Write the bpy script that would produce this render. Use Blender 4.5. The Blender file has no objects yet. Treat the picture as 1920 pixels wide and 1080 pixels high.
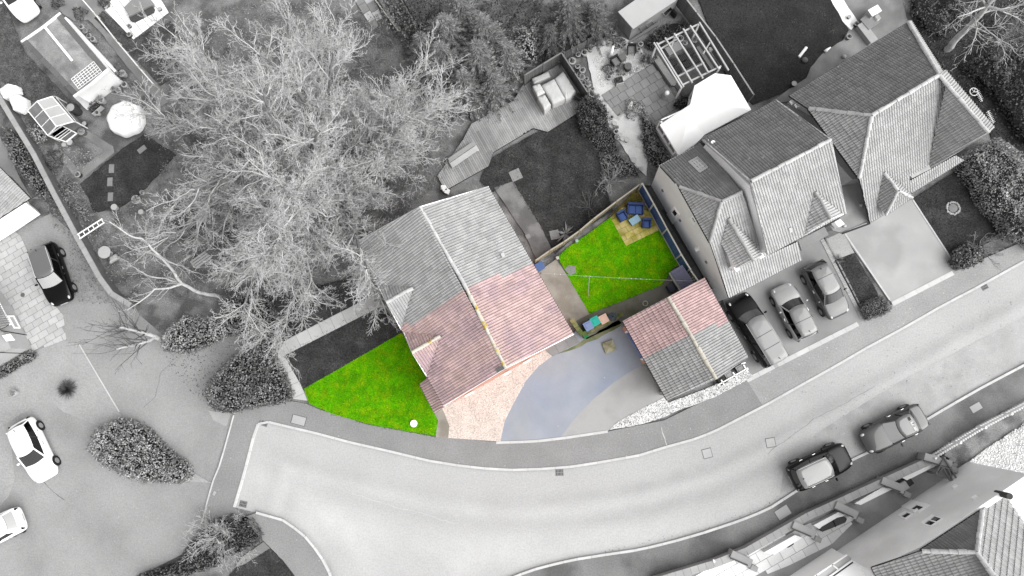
import bpy, math, random
import numpy as np
from mathutils import Vector, Matrix

# ------------------------------------------------------------------ camera, sky, sun, exposure
F, H = 1260.0, 45.0                      # focal length in photo pixels, drone height in metres
S = bpy.context.scene
COL = S.collection
_n = Vector((40 / F, -160 / F, -1)).normalized()
ROT = _n.rotation_difference(Vector((0, 0, -1))).to_matrix()
cd = bpy.data.cameras.new('drone_camera')
cd.sensor_width = 36.0
cd.angle = 2 * math.atan(960 / F)
cd.clip_end = 1000
cam = bpy.data.objects.new('drone_camera', cd)
COL.objects.link(cam)
cam.matrix_world = Matrix.Translation((0, 0, H)) @ ROT.to_4x4()
S.camera = cam

SUN_EL, SUN_AZ = math.radians(42), math.atan2(-0.35, 0.9)
w = bpy.data.worlds.new('World')
S.world = w
w.use_nodes = True
nt = w.node_tree
nt.nodes.clear()
sky = nt.nodes.new('ShaderNodeTexSky')
sky.sky_type = 'NISHITA'
sky.sun_disc = False
sky.sun_elevation = SUN_EL
sky.sun_rotation = math.pi / 2 - SUN_AZ
hs = nt.nodes.new('ShaderNodeHueSaturation')
hs.inputs['Saturation'].default_value = 0.0      # an overcast sky: grey, not blue
bg = nt.nodes.new('ShaderNodeBackground')
bg.inputs[1].default_value = 0.072
wo = nt.nodes.new('ShaderNodeOutputWorld')
nt.links.new(sky.outputs[0], hs.inputs['Color'])
nt.links.new(hs.outputs[0], bg.inputs[0])
nt.links.new(bg.outputs[0], wo.inputs[0])
sl = bpy.data.lights.new('sun', 'SUN')
sl.energy = 1.5
sl.angle = math.radians(70)
sl.color = (1.0, 0.995, 0.985)
so = bpy.data.objects.new('sun', sl)
COL.objects.link(so)
sd = Vector((math.cos(SUN_EL) * math.cos(SUN_AZ), math.cos(SUN_EL) * math.sin(SUN_AZ), math.sin(SUN_EL)))
so.rotation_euler = sd.to_track_quat('Z', 'Y').to_euler()
so.location = sd * 60
S.view_settings.view_transform = 'Standard'
S.view_settings.look = 'None'
S.view_settings.gamma = 1.0
S.view_settings.use_curve_mapping = False
S.view_settings.exposure = 1.82

rng = random.Random(7)
nr = np.random.default_rng(7)

# ------------------------------------------------------------------ measuring the photograph
def ray(px, py):
    return ROT @ Vector(((px - 960) / F, (540 - py) / F, -1))
def P(px, py, z=0.0):
    d = ray(px, py)
    t = (H - z) / -d.z
    return Vector((d.x * t, d.y * t, z))
def on_plane(px, py, o, n):
    d = ray(px, py)
    c = Vector((0, 0, H))
    t = (o - c).dot(n) / d.dot(n)
    return c + d * t
def PL(pts, z=0.0):
    return [P(x, y, z) for x, y in pts]
def ang(dx, dy):
    """heading of a direction given in photo pixels"""
    return math.atan2(-dy, dx)

# ------------------------------------------------------------------ materials
MATS = {}
def lin(v):
    v = v / 255.0
    return v / 12.92 if v <= 0.04045 else ((v + 0.055) / 1.055) ** 2.4
ALB = 0.5
def col(c):
    if isinstance(c, (int, float)):
        c = (c, c, c)
    return tuple(min(0.85, lin(x) * ALB) for x in c)
def mat(name, c, var=0.12, scale=0.8, grain=0.08, gscale=25.0, rough=0.9, bump=0.0, bscale=30.0, rv=0.0,
        spec=0.3, metal=0.0, c2=None, c2scale=1.0, c2lo=0.45, c2hi=0.6, specks=0.0, speckc=235, speckscale=2.2, albedo=False, coat=0.0):
    if name in MATS:
        return MATS[name]
    m = bpy.data.materials.new(name)
    MATS[name] = m
    m.use_nodes = True
    t = m.node_tree
    N, Lk = t.nodes, t.links
    b = N['Principled BSDF']
    b.inputs['Roughness'].default_value = rough
    b.inputs['Specular IOR Level'].default_value = spec
    b.inputs['Metallic'].default_value = metal
    if coat:
        b.inputs['Coat Weight'].default_value = coat
        b.inputs['Coat Roughness'].default_value = 0.05
    rgb = c if albedo else col(c)
    g = N.new('ShaderNodeNewGeometry')
    pos = g.outputs['Position']
    def noise(sc, det=4.0):
        n = N.new('ShaderNodeTexNoise')
        n.inputs['Scale'].default_value = sc
        n.inputs['Detail'].default_value = det
        Lk.new(pos, n.inputs['Vector'])
        return n.outputs[0]
    def rng_(src, lo, hi, a=0.3, bb=0.7):
        r = N.new('ShaderNodeMapRange')
        r.inputs[1].default_value, r.inputs[2].default_value = a, bb
        r.inputs[3].default_value, r.inputs[4].default_value = lo, hi
        Lk.new(src, r.inputs[0])
        return r.outputs[0]
    def mul(a, bb):
        x = N.new('ShaderNodeMath')
        x.operation = 'MULTIPLY'
        Lk.new(a, x.inputs[0])
        Lk.new(bb, x.inputs[1])
        return x.outputs[0]
    f = rng_(noise(scale), 1 - var, 1 + var)
    if grain:
        f = mul(f, rng_(noise(gscale, 2.0), 1 - grain, 1 + grain))
    if rv:
        at = N.new('ShaderNodeAttribute')
        at.attribute_name = 'var'
        oi = N.new('ShaderNodeObjectInfo')
        ad = N.new('ShaderNodeMath')
        ad.operation = 'ADD'
        Lk.new(at.outputs['Fac'], ad.inputs[0])
        Lk.new(oi.outputs['Random'], ad.inputs[1])
        fr = N.new('ShaderNodeMath')
        fr.operation = 'FRACT'
        Lk.new(ad.outputs[0], fr.inputs[0])
        f = mul(f, rng_(fr.outputs[0], 1 - rv, 1 + rv, 0.0, 1.0))
    src = None
    if c2 is not None:
        mx = N.new('ShaderNodeMix')
        mx.data_type = 'RGBA'
        mx.inputs['A'].default_value = (*rgb, 1)
        mx.inputs['B'].default_value = (*(c2 if albedo else col(c2)), 1)
        Lk.new(rng_(noise(c2scale, 6.0), 0, 1, c2lo, c2hi), mx.inputs['Factor'])
        src = mx.outputs['Result']
    else:
        rg = N.new('ShaderNodeRGB')
        rg.outputs[0].default_value = (*rgb, 1)
        src = rg.outputs[0]
    vm = N.new('ShaderNodeVectorMath')
    vm.operation = 'SCALE'
    Lk.new(src, vm.inputs[0])
    Lk.new(f, vm.inputs['Scale'])
    out = vm.outputs[0]
    if specks:
        vo = N.new('ShaderNodeTexVoronoi')
        vo.inputs['Scale'].default_value = speckscale
        Lk.new(pos, vo.inputs['Vector'])
        s = rng_(vo.outputs['Distance'], 1, 0, specks * 0.6, specks)
        mx = N.new('ShaderNodeMix')
        mx.data_type = 'RGBA'
        Lk.new(s, mx.inputs['Factor'])
        Lk.new(out, mx.inputs['A'])
        mx.inputs['B'].default_value = (*col(speckc), 1)
        out = mx.outputs['Result']
    Lk.new(out, b.inputs['Base Color'])
    if bump:
        bp = N.new('ShaderNodeBump')
        bp.inputs['Strength'].default_value = bump
        bp.inputs['Distance'].default_value = 0.05
        Lk.new(noise(bscale, 3.0), bp.inputs['Height'])
        Lk.new(bp.outputs[0], b.inputs['Normal'])
    return m
def glass(name, v=20, rough=0.06, spec=0.8):
    return mat(name, v, var=0.05, grain=0, rough=rough, spec=spec)

# ------------------------------------------------------------------ mesh building
BASE = {}
class MB:
    def __init__(s):
        s.v, s.f, s.var, s.mi = [], [], [], []
    def face(s, pts, mi=0):
        k = len(s.v)
        s.v.extend([tuple(p) for p in pts])
        s.f.append(tuple(range(k, k + len(pts))))
        s.mi.append(mi)
    def prism(s, pts, off, mi=0):
        """solid between the polygon pts and the same polygon moved by off"""
        off = Vector(off)
        a = [Vector(p) for p in pts]
        nrm = Vector((0, 0, 0))
        for i in range(len(a)):
            p, q = a[i], a[(i + 1) % len(a)]
            nrm += Vector(((p.y - q.y) * (p.z + q.z), (p.z - q.z) * (p.x + q.x), (p.x - q.x) * (p.y + q.y)))
        if nrm.dot(off) > 0:
            a.reverse()
        n, k = len(a), len(s.v)
        s.v.extend([tuple(p) for p in a])
        s.v.extend([tuple(p + off) for p in a])
        s.f.append(tuple(range(k, k + n)))
        s.f.append(tuple(range(k + 2 * n - 1, k + n - 1, -1)))
        s.mi += [mi, mi]
        for i in range(n):
            j = (i + 1) % n
            s.f.append((k + i, k + n + i, k + n + j, k + j))
            s.mi.append(mi)
    def box(s, c, size, rot=0.0, mi=0, tilt=None):
        c = Vector(c)
        m = Matrix.Rotation(rot, 3, 'Z')
        if tilt:
            m = m @ Matrix.Rotation(tilt, 3, 'Y')
        hx, hy, hz = size[0] / 2, size[1] / 2, size[2]
        pts = [c + m @ Vector((x, y, 0)) for x, y in ((-hx, -hy), (hx, -hy), (hx, hy), (-hx, hy))]
        s.prism(pts, m @ Vector((0, 0, hz)), mi)
    def bar(s, a, b, wd, ht, mi=0):
        """rectangular bar from a to b; a, b on the centre line"""
        a, b = Vector(a), Vector(b)
        d = (b - a).normalized()
        up = Vector((0, 0, 1)) if abs(d.z) < 0.95 else Vector((1, 0, 0))
        sd_ = d.cross(up).normalized()
        u = sd_.cross(d).normalized()
        q = [a + sd_ * (x * wd / 2) + u * (y * ht / 2) for x, y in ((-1, -1), (1, -1), (1, 1), (-1, 1))]
        s.prism(q, b - a, mi)
    def tube(s, pts, radii, n=6, cap=True, mi=0):
        k0 = len(s.v)
        pts = [Vector(p) for p in pts]
        for i, p in enumerate(pts):
            d = (pts[min(i + 1, len(pts) - 1)] - pts[max(i - 1, 0)]).normalized()
            up = Vector((0, 0, 1)) if abs(d.z) < 0.9 else Vector((1, 0, 0))
            a = d.cross(up).normalized()
            b = a.cross(d)
            r = radii[i] if isinstance(radii, (list, tuple)) else radii
            for j in range(n):
                t = 2 * math.pi * j / n
                s.v.append(tuple(p + a * (r * math.cos(t)) + b * (r * math.sin(t))))
        for i in range(len(pts) - 1):
            for j in range(n):
                q = (j + 1) % n
                s.f.append((k0 + i * n + j, k0 + i * n + q, k0 + (i + 1) * n + q, k0 + (i + 1) * n + j))
                s.mi.append(mi)
        if cap:
            s.f.append(tuple(k0 + j for j in reversed(range(n))))
            s.f.append(tuple(k0 + (len(pts) - 1) * n + j for j in range(n)))
            s.mi += [mi, mi]
    def lathe(s, prof, c=(0, 0, 0), n=14, mi=0, sx=1.0, sy=1.0):
        c = Vector(c)
        k0 = len(s.v)
        for r, z in prof:
            for j in range(n):
                t = 2 * math.pi * j / n
                s.v.append((c.x + r * sx * math.cos(t), c.y + r * sy * math.sin(t), c.z + z))
        for i in range(len(prof) - 1):
            for j in range(n):
                q = (j + 1) % n
                s.f.append((k0 + i * n + j, k0 + i * n + q, k0 + (i + 1) * n + q, k0 + (i + 1) * n + j))
                s.mi.append(mi)
        s.f.append(tuple(k0 + (len(prof) - 1) * n + j for j in range(n)))
        s.f.append(tuple(k0 + j for j in reversed(range(n))))
        s.mi += [mi, mi]
    def mesh(s, name, mats, origin=(0, 0, 0), smooth=False):
        o = Vector(origin)
        me = bpy.data.meshes.new(name)
        me.from_pydata([tuple(Vector(p) - o) for p in s.v], [], s.f)
        for m in mats if isinstance(mats, (list, tuple)) else [mats]:
            me.materials.append(m)
        if any(s.mi):
            me.polygons.foreach_set('material_index', s.mi[:len(me.polygons)])
        if smooth:
            me.shade_smooth()
        me.update()
        return me
def npmesh(name, V, Fc, m, var=None, origin=(0, 0, 0)):
    """V (n,3), Fc (k,3 or 4) numpy arrays; var: one float per face"""
    me = bpy.data.meshes.new(name)
    V = np.asarray(V, dtype=np.float32) - np.asarray(origin, dtype=np.float32)
    Fc = np.asarray(Fc, dtype=np.int32)
    k = Fc.shape[1]
    me.vertices.add(len(V))
    me.vertices.foreach_set('co', V.ravel())
    me.loops.add(Fc.size)
    me.loops.foreach_set('vertex_index', Fc.ravel())
    me.polygons.add(len(Fc))
    me.polygons.foreach_set('loop_start', np.arange(0, Fc.size, k, dtype=np.int32))
    me.update(calc_edges=True)
    if var is not None:
        a = me.attributes.new('var', 'FLOAT', 'FACE')
        a.data.foreach_set('value', np.asarray(var, dtype=np.float32))
    me.materials.append(m)
    return me
def link(name, me, parent=None):
    o = bpy.data.objects.new(name, me)
    COL.objects.link(o)
    if parent is not None:
        o.parent = parent
    return o
def root_loc(p):
    v = Vector((0, 0, 0))
    while p is not None:
        v = v + p.location
        p = p.parent
    return v
def part(name, mb, m, parent, smooth=False, stuff=False, label=None, sub=0, bev=0.0):
    o = link(name, mb.mesh(name, m, root_loc(parent), smooth), parent)
    if stuff:
        o['kind'] = 'stuff'
    if label:
        o['label'] = label
    if sub:
        md = o.modifiers.new('smooth', 'SUBSURF')
        md.levels = md.render_levels = sub
    if bev:
        md = o.modifiers.new('edge', 'BEVEL')
        md.width = bev
        md.segments = 2
        md.limit_method = 'ANGLE'
    return o
def thing(name, label, cat, loc=(0, 0, 0), group=None, rot=0.0):
    o = bpy.data.objects.new(name, None)
    COL.objects.link(o)
    o.location = loc
    o.rotation_euler = (0, 0, rot)
    o.empty_display_size = 0.2
    tag(o, label, cat, group)
    return o
def tag(o, label, cat, group=None):
    o['label'], o['category'] = label, cat
    if group:
        o['group'] = group
    return o
def solo(name, mb, m, label, cat, group=None, smooth=False, sub=0, bev=0.0):
    """a thing that is one mesh, origin under its middle"""
    a = np.array(mb.v)
    c = (a.min(0) + a.max(0)) / 2
    c[2] = a[:, 2].min()
    o = link(name, mb.mesh(name, m, c, smooth))
    o.location = c
    if sub:
        md = o.modifiers.new('smooth', 'SUBSURF')
        md.levels = md.render_levels = sub
    if bev:
        md = o.modifiers.new('edge', 'BEVEL')
        md.width = bev
        md.segments = 2
        md.limit_method = 'ANGLE'
    return tag(o, label, cat, group)
def dup(src, loc, rot=None, label=None, group=None, scale=None):
    r = src.copy()
    COL.objects.link(r)
    r.location = loc
    if rot is not None:
        r.rotation_euler = (0, 0, rot)
    if scale is not None:
        r.scale = (scale, scale, scale) if isinstance(scale, (int, float)) else scale
    if label:
        r['label'] = label
    if group:
        r['group'] = group
    for ch in list(src.children):
        c = ch.copy()
        COL.objects.link(c)
        c.parent = r
        for g in ch.children:
            d = g.copy()
            COL.objects.link(d)
            d.parent = c
    return r

# ------------------------------------------------------------------ 2D polygons
def inside(x, y, poly):
    c = False
    j = len(poly) - 1
    for i in range(len(poly)):
        xi, yi = poly[i][0], poly[i][1]
        xj, yj = poly[j][0], poly[j][1]
        if (yi > y) != (yj > y) and x < (xj - xi) * (y - yi) / (yj - yi) + xi:
            c = not c
        j = i
    return c
def inside_np(X, Y, poly):
    c = np.zeros(len(X), bool)
    j = len(poly) - 1
    for i in range(len(poly)):
        xi, yi = poly[i][0], poly[i][1]
        xj, yj = poly[j][0], poly[j][1]
        if yi != yj:
            t = ((yi > Y) != (yj > Y)) & (X < (xj - xi) * (Y - yi) / (yj - yi) + xi)
            c ^= t
        j = i
    return c
def edge_dist(X, Y, poly):
    d = np.full(len(X), 1e9)
    for i in range(len(poly)):
        ax, ay = poly[i][0], poly[i][1]
        bx, by = poly[(i + 1) % len(poly)][0], poly[(i + 1) % len(poly)][1]
        L2 = (bx - ax) ** 2 + (by - ay) ** 2 + 1e-9
        t = np.clip(((X - ax) * (bx - ax) + (Y - ay) * (by - ay)) / L2, 0, 1)
        d = np.minimum(d, np.hypot(X - ax - t * (bx - ax), Y - ay - t * (by - ay)))
    return d
def clip_rect(poly, u0, u1, v0, v1):
    for ax, val, keep in ((0, u0, 1), (0, u1, -1), (1, v0, 1), (1, v1, -1)):
        out = []
        n = len(poly)
        for i in range(n):
            a, b = poly[i], poly[(i + 1) % n]
            da, db = (a[ax] - val) * keep, (b[ax] - val) * keep
            if da >= 0:
                out.append(a)
            if (da > 0 > db) or (da < 0 < db):
                t = da / (da - db)
                out.append((a[0] + (b[0] - a[0]) * t, a[1] + (b[1] - a[1]) * t))
        poly = out
        if len(poly) < 3:
            return []
    return poly
def area2(p):
    return 0.5 * abs(sum(p[i][0] * p[(i + 1) % len(p)][1] - p[(i + 1) % len(p)][0] * p[i][1] for i in range(len(p))))
def rough_poly(pts, amp, step=0.35):
    out = []
    n = len(pts)
    for i in range(n):
        a, b = pts[i], pts[(i + 1) % n]
        L = (b - a).length
        k = max(1, int(L / step))
        nv = Vector((-(b - a).y, (b - a).x, 0)).normalized() if L > 1e-6 else Vector((0, 0, 0))
        for j in range(k):
            q = a + (b - a) * (j / k)
            if j:
                q = q + nv * rng.uniform(-amp, amp)
            out.append(q)
    return out
def sample_in(poly, n):
    xs, ys = [p[0] for p in poly], [p[1] for p in poly]
    X = nr.uniform(min(xs), max(xs), n * 4)
    Y = nr.uniform(min(ys), max(ys), n * 4)
    k = inside_np(X, Y, poly)
    return X[k][:n], Y[k][:n]
def parea(poly):
    return area2([(p[0], p[1]) for p in poly])

# ------------------------------------------------------------------ setting helpers
def sheet(name, pts, z, m, rough=0.0, skirt=True, zb=-0.05, parent=None):
    p = PL(pts, z)
    if rough:
        p = rough_poly(p, rough)
    mb = MB()
    mb.prism([Vector((q.x, q.y, z)) for q in p], (0, 0, zb - z))
    o = link(name, mb.mesh(name, m), parent)
    o['kind'] = 'structure'
    return o
def slabs(parent, name, pts, z, dirpx, sw, sl_, gap, mats, thick=0.04, stag=0.5, jit=0.006, off=(0, 0), minarea=0.25, bev=0.0, wonk=0.0):
    """rectangular pieces laid in rows along dirpx (photo direction) inside the polygon; each its own object"""
    poly = PL(pts, z)
    a = ang(*dirpx)
    ca, sa = math.cos(a), math.sin(a)
    q = [(p.x * ca + p.y * sa, -p.x * sa + p.y * ca) for p in poly]
    u0, u1 = min(p[0] for p in q), max(p[0] for p in q)
    v0, v1 = min(p[1] for p in q), max(p[1] for p in q)
    base = root_loc(parent)
    cache = {}
    j = 0
    v = v0 + off[1]
    while v < v1:
        u = u0 + off[0] - sl_ + (stag * sl_ if j % 2 else 0)
        while u < u1:
            c = clip_rect(q, u + gap / 2, u + sl_ - gap / 2, v + gap / 2, v + sw - gap / 2)
            if len(c) >= 3 and area2(c) > minarea * sl_ * sw:
                m = rng.choice(mats)
                cu, cv = u + sl_ / 2, v + sw / 2
                full = area2(c) > 0.995 * (sl_ - gap) * (sw - gap)
                key = m.name if full else None
                if key in cache:
                    me = cache[key]
                else:
                    mb = MB()
                    mb.prism([Vector((x - cu, y - cv, 0)) for x, y in c], (0, 0, -thick))
                    me = mb.mesh(name, m)
                    if key:
                        cache[key] = me
                o = link(name, me, parent)
                o.location = Vector((cu * ca - cv * sa, cu * sa + cv * ca, z + rng.uniform(0, jit))) - base
                o.rotation_euler = (0, 0, a + rng.uniform(-wonk, wonk))
            u += sl_
        v += sw
        j += 1

# ------------------------------------------------------------------ leaves, grass, gravel
def leaf_mesh(name, C, Nrm, size, m, origin=(0, 0, 0), aspect=0.6, tri=False, rs=0.4):
    """one leaf-sized face at each point C facing roughly Nrm"""
    n = len(C)
    R = nr.normal(size=(n, 3))
    Nn = Nrm + 0.001
    Nn = Nn / np.linalg.norm(Nn, axis=1, keepdims=True)
    A = np.cross(Nn, R)
    A /= np.linalg.norm(A, axis=1, keepdims=True) + 1e-9
    B = np.cross(Nn, A)
    s = (size * nr.uniform(1 - rs, 1 + rs, n))[:, None]
    if tri:
        V = np.concatenate([C - A * s * 0.5 * aspect, C + A * s * 0.5 * aspect, C + B * s], 1).reshape(-1, 3)
        Fc = np.arange(3 * n).reshape(n, 3)
    else:
        V = np.concatenate([C - B * s * 0.5, C + A * s * 0.5 * aspect, C + B * s * 0.5, C - A * s * 0.5 * aspect], 1).reshape(-1, 3)
        Fc = np.arange(4 * n).reshape(n, 4)
    return npmesh(name, V, Fc, m, nr.uniform(0, 1, n), origin)
def blades(name, pts, z, m, dens=150, size=0.07, parent=None, rough=True):
    """short grass: upright slivers leaning all ways; one object of stuff"""
    poly = PL(pts, z)
    n = int(parea(poly) * dens)
    X, Y = sample_in(poly, n)
    n = len(X)
    C = np.stack([X, Y, np.full(n, z)], 1)
    Nn = np.stack([nr.normal(0, 1, n), nr.normal(0, 1, n), nr.uniform(0.0, 1.6, n)], 1)
    Nn /= np.linalg.norm(Nn, axis=1, keepdims=True)
    T = np.cross(Nn, np.array([0, 0, 1.0]))
    T /= np.linalg.norm(T, axis=1, keepdims=True) + 1e-9
    s = (size * nr.uniform(0.5, 1.4, n))[:, None]
    V = np.concatenate([C - T * s * 0.22, C + T * s * 0.22, C + Nn * s], 1).reshape(-1, 3)
    o = link(name, npmesh(name, V, np.arange(3 * n).reshape(n, 3), m, nr.uniform(0, 1, n)), parent)
    o['kind'] = 'stuff'
    return o
OCT = np.array([[1, 0, 0], [-1, 0, 0], [0, 1, 0], [0, -1, 0], [0, 0, 1], [0, 0, -1]], float)
OCF = np.array([[0, 2, 4], [2, 1, 4], [1, 3, 4], [3, 0, 4], [2, 0, 5], [1, 2, 5], [3, 1, 5], [0, 3, 5]])
def pebbles(name, pts, z, m, dens=120, size=0.035, parent=None):
    poly = PL(pts, z)
    X, Y = sample_in(poly, int(parea(poly) * dens))
    n = len(X)
    s = size * nr.uniform(0.5, 1.5, (n, 1, 1)) * nr.uniform(0.6, 1.2, (n, 1, 3))
    V = OCT[None] * s
    a = nr.uniform(0, 6.28, n)
    ca, sa = np.cos(a)[:, None], np.sin(a)[:, None]
    x, y = V[:, :, 0] * ca - V[:, :, 1] * sa, V[:, :, 0] * sa + V[:, :, 1] * ca
    V = np.stack([x + X[:, None], y + Y[:, None], V[:, :, 2] * 0.6 + z + 0.005], 2).reshape(-1, 3)
    Fc = (OCF[None] + 6 * np.arange(n)[:, None, None]).reshape(-1, 3)
    o = link(name, npmesh(name, V, Fc, m, np.repeat(nr.uniform(0, 1, n), 8)), parent)
    o['kind'] = 'stuff'
    return o
def fnoise(X, Y, k=0):
    return (np.sin(X * 1.7 + k) * np.cos(Y * 1.3 - k * 2) + np.sin(X * 3.9 - Y * 2.7 + k * 3) * 0.6 + np.sin(X * 7.1 + Y * 8.3 + k) * 0.35) / 1.95
def hedge(label, pts, h, m, leaf=0.13, dens=260, zb=0.0, edge=0.5, bumpy=0.15, name='hedge', cat='hedge', group=None, core=None, mz=None):
    """clipped or loose mass of leaves standing on the polygon (traced at about half its height)"""
    mz = h * 0.5 if mz is None else mz
    poly = rough_poly(PL(pts, mz), 0.11, 0.45)
    bumpy = bumpy * 1.5
    c = sum(poly, Vector()) / len(poly)
    A = parea(poly)
    t = thing(name, label, cat, (c.x, c.y, zb), group)
    k = nr.integers(0, 50)
    def top(X, Y):
        d = edge_dist(X, Y, poly)
        f = np.sqrt(np.clip(1 - (1 - np.clip(d / edge, 0, 1)) ** 2, 0, 1))
        return zb + h * (0.35 + 0.65 * f) * (1 + bumpy * fnoise(X, Y, k)), f
    X, Y = sample_in(poly, int(A * dens))
    Z, f = top(X, Y)
    Z = Z - nr.exponential(0.07, len(X)) * (1 + h * 0.3) + 0.03
    C1 = np.stack([X + nr.normal(0, 0.05, len(X)), Y + nr.normal(0, 0.05, len(X)), Z], 1)
    N1 = np.stack([nr.normal(0, 0.7, len(X)), nr.normal(0, 0.7, len(X)), np.full(len(X), 0.8)], 1)
    Cs, Ns = [C1], [N1]
    for i in range(len(poly)):
        a, b = poly[i], poly[(i + 1) % len(poly)]
        L = (b - a).length
        n = int(L * h * dens * 0.6)
        if n < 1:
            continue
        tt = nr.uniform(0, 1, n)
        out = np.array([(b - a).y, -(b - a).x, 0.0]) / max(L, 1e-6)
        if inside((a.x + b.x) / 2 + out[0] * 0.05, (a.y + b.y) / 2 + out[1] * 0.05, poly):
            out = -out
        C = np.stack([a.x + (b.x - a.x) * tt, a.y + (b.y - a.y) * tt, zb + h * 0.75 * nr.uniform(0, 1, n)], 1)
        C += nr.normal(0, 0.06, (n, 1)) * out
        Cs.append(C)
        Ns.append(np.tile(out, (n, 1)) + nr.normal(0, 0.6, (n, 3)))
    link('foliage', leaf_mesh('foliage', np.concatenate(Cs), np.concatenate(Ns), leaf, m, (c.x, c.y, zb)), t)
    mb = MB()                                                     # the dense twiggy inside of the plant
    q = [Vector((p.x, p.y, zb)) + (Vector((c.x, c.y, zb)) - Vector((p.x, p.y, zb))) * 0.1 for p in poly]
    mb.prism(q, (0, 0, h * 0.42))
    part('stem', mb, core or mat('hedge_wood', 40, var=0.3, rough=1), t)
    return t
def bush(label, px, py, r, h, m, leaf=0.12, n=900, name='shrub', cat='shrub', group=None, zb=0.0, star=False, sq=1.0):
    """loose rounded shrub: leaves through the volume of an uneven dome, on a few stems"""
    c = P(px, py, zb + h * 0.4)
    t = thing(name, label, cat, (c.x, c.y, zb), group)
    th = nr.uniform(0, 2 * np.pi, n)
    cz = nr.uniform(-0.15, 1, n)
    sr = np.sqrt(1 - cz ** 2)
    k = nr.uniform(0, 9)
    lump = 1 + 0.16 * np.sin(3 * th + k) + 0.12 * np.sin(5 * th + 2 * k + 3 * cz) + 0.08 * np.sin(9 * th - k + 6 * cz)
    rad = lump * nr.uniform(0.55, 1.0, n) ** 0.4
    D = np.stack([np.cos(th) * sr, np.sin(th) * sr * sq, cz], 1)
    C = D * rad[:, None] * np.array([r, r, h * 0.62]) + np.array([c.x, c.y, zb + h * 0.36])
    C[:, 2] = np.maximum(C[:, 2], zb + 0.03)
    link('foliage', leaf_mesh('foliage', C, D + nr.normal(0, 0.5, (n, 3)), leaf, m, (c.x, c.y, zb)), t)
    mb = MB()
    for i in range(4):
        a = i * 1.57 + 0.4
        mb.tube([(c.x + 0.04 * math.cos(a), c.y + 0.04 * math.sin(a), zb - 0.03), (c.x + r * 0.5 * math.cos(a), c.y + r * 0.5 * math.sin(a), zb + h * 0.6)], [0.03, 0.012], 5)
    part('stem', mb, mat('hedge_wood', 40, var=0.3, rough=1), t)
    return t
def tubes(name, segs, m, sides=3, origin=(0, 0, 0)):
    """segs: rows x0 y0 z0 x1 y1 z1 r0 r1"""
    A = np.asarray(segs, float)
    p0, p1, r0, r1 = A[:, :3], A[:, 3:6], A[:, 6], A[:, 7]
    d = p1 - p0
    d /= np.linalg.norm(d, axis=1, keepdims=True) + 1e-9
    up = np.where(np.abs(d[:, 2:3]) < 0.9, np.array([[0, 0, 1.0]]), np.array([[1.0, 0, 0]]))
    a = np.cross(d, up)
    a /= np.linalg.norm(a, axis=1, keepdims=True) + 1e-9
    b = np.cross(a, d)
    ring0, ring1 = [], []
    for j in range(sides):
        t = 2 * np.pi * j / sides
        o = a * np.cos(t) + b * np.sin(t)
        ring0.append(p0 + o * r0[:, None])
        ring1.append(p1 + o * r1[:, None])
    V = np.stack(ring0 + ring1, 1).reshape(-1, 3)
    n = len(A)
    k = 2 * sides * np.arange(n)[:, None]
    Fc = np.concatenate([np.concatenate([k + j, k + (j + 1) % sides, k + sides + (j + 1) % sides, k + sides + j], 1) for j in range(sides)], 0)
    return npmesh(name, V, Fc, m, np.tile(nr.uniform(0, 1, n), sides), origin)
def rnd_perp(d):
    v = Vector((rng.gauss(0, 1), rng.gauss(0, 1), rng.gauss(0, 1)))
    v = v - d * v.dot(d)
    return v.normalized()
def grow(out, p, d, L, r, lvl, spec):
    """spec per level: (step, children per metre, angle lo, hi, length ratio lo, hi, upward pull, wander)"""
    st, cpm, alo, ahi, rlo, rhi, up, wan = spec[lvl]
    n = max(2, int(L / st))
    s = L / n
    start = 0.15 if lvl else 0.25
    for i in range(n):
        d = (d + Vector((rng.gauss(0, wan), rng.gauss(0, wan), rng.gauss(0, wan) + up))).normalized()
        q = p + d * s
        ra = r * (1 - 0.75 * i / n)
        rb = max(.0085, r * (1 - 0.75 * (i + 1) / n))
        out[lvl].append((p.x, p.y, p.z, q.x, q.y, q.z, ra, rb))
        if lvl + 1 < len(spec) and (i + 1) / n > start:
            k = cpm * s
            k = int(k) + (rng.random() < k % 1)
            for _ in range(k):
                a = rng.uniform(alo, ahi)
                cdv = (d * math.cos(a) + rnd_perp(d) * math.sin(a)).normalized()
                if cdv.z < -0.35:
                    cdv.z *= -0.3
                    cdv.normalize()
                f = 1 - 0.55 * (i / n)
                grow(out, p.lerp(q, rng.random()), cdv, L * rng.uniform(rlo, rhi) * f, max(0.012, rb * 0.58), lvl + 1, spec)
        p = q
    return p
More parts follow.
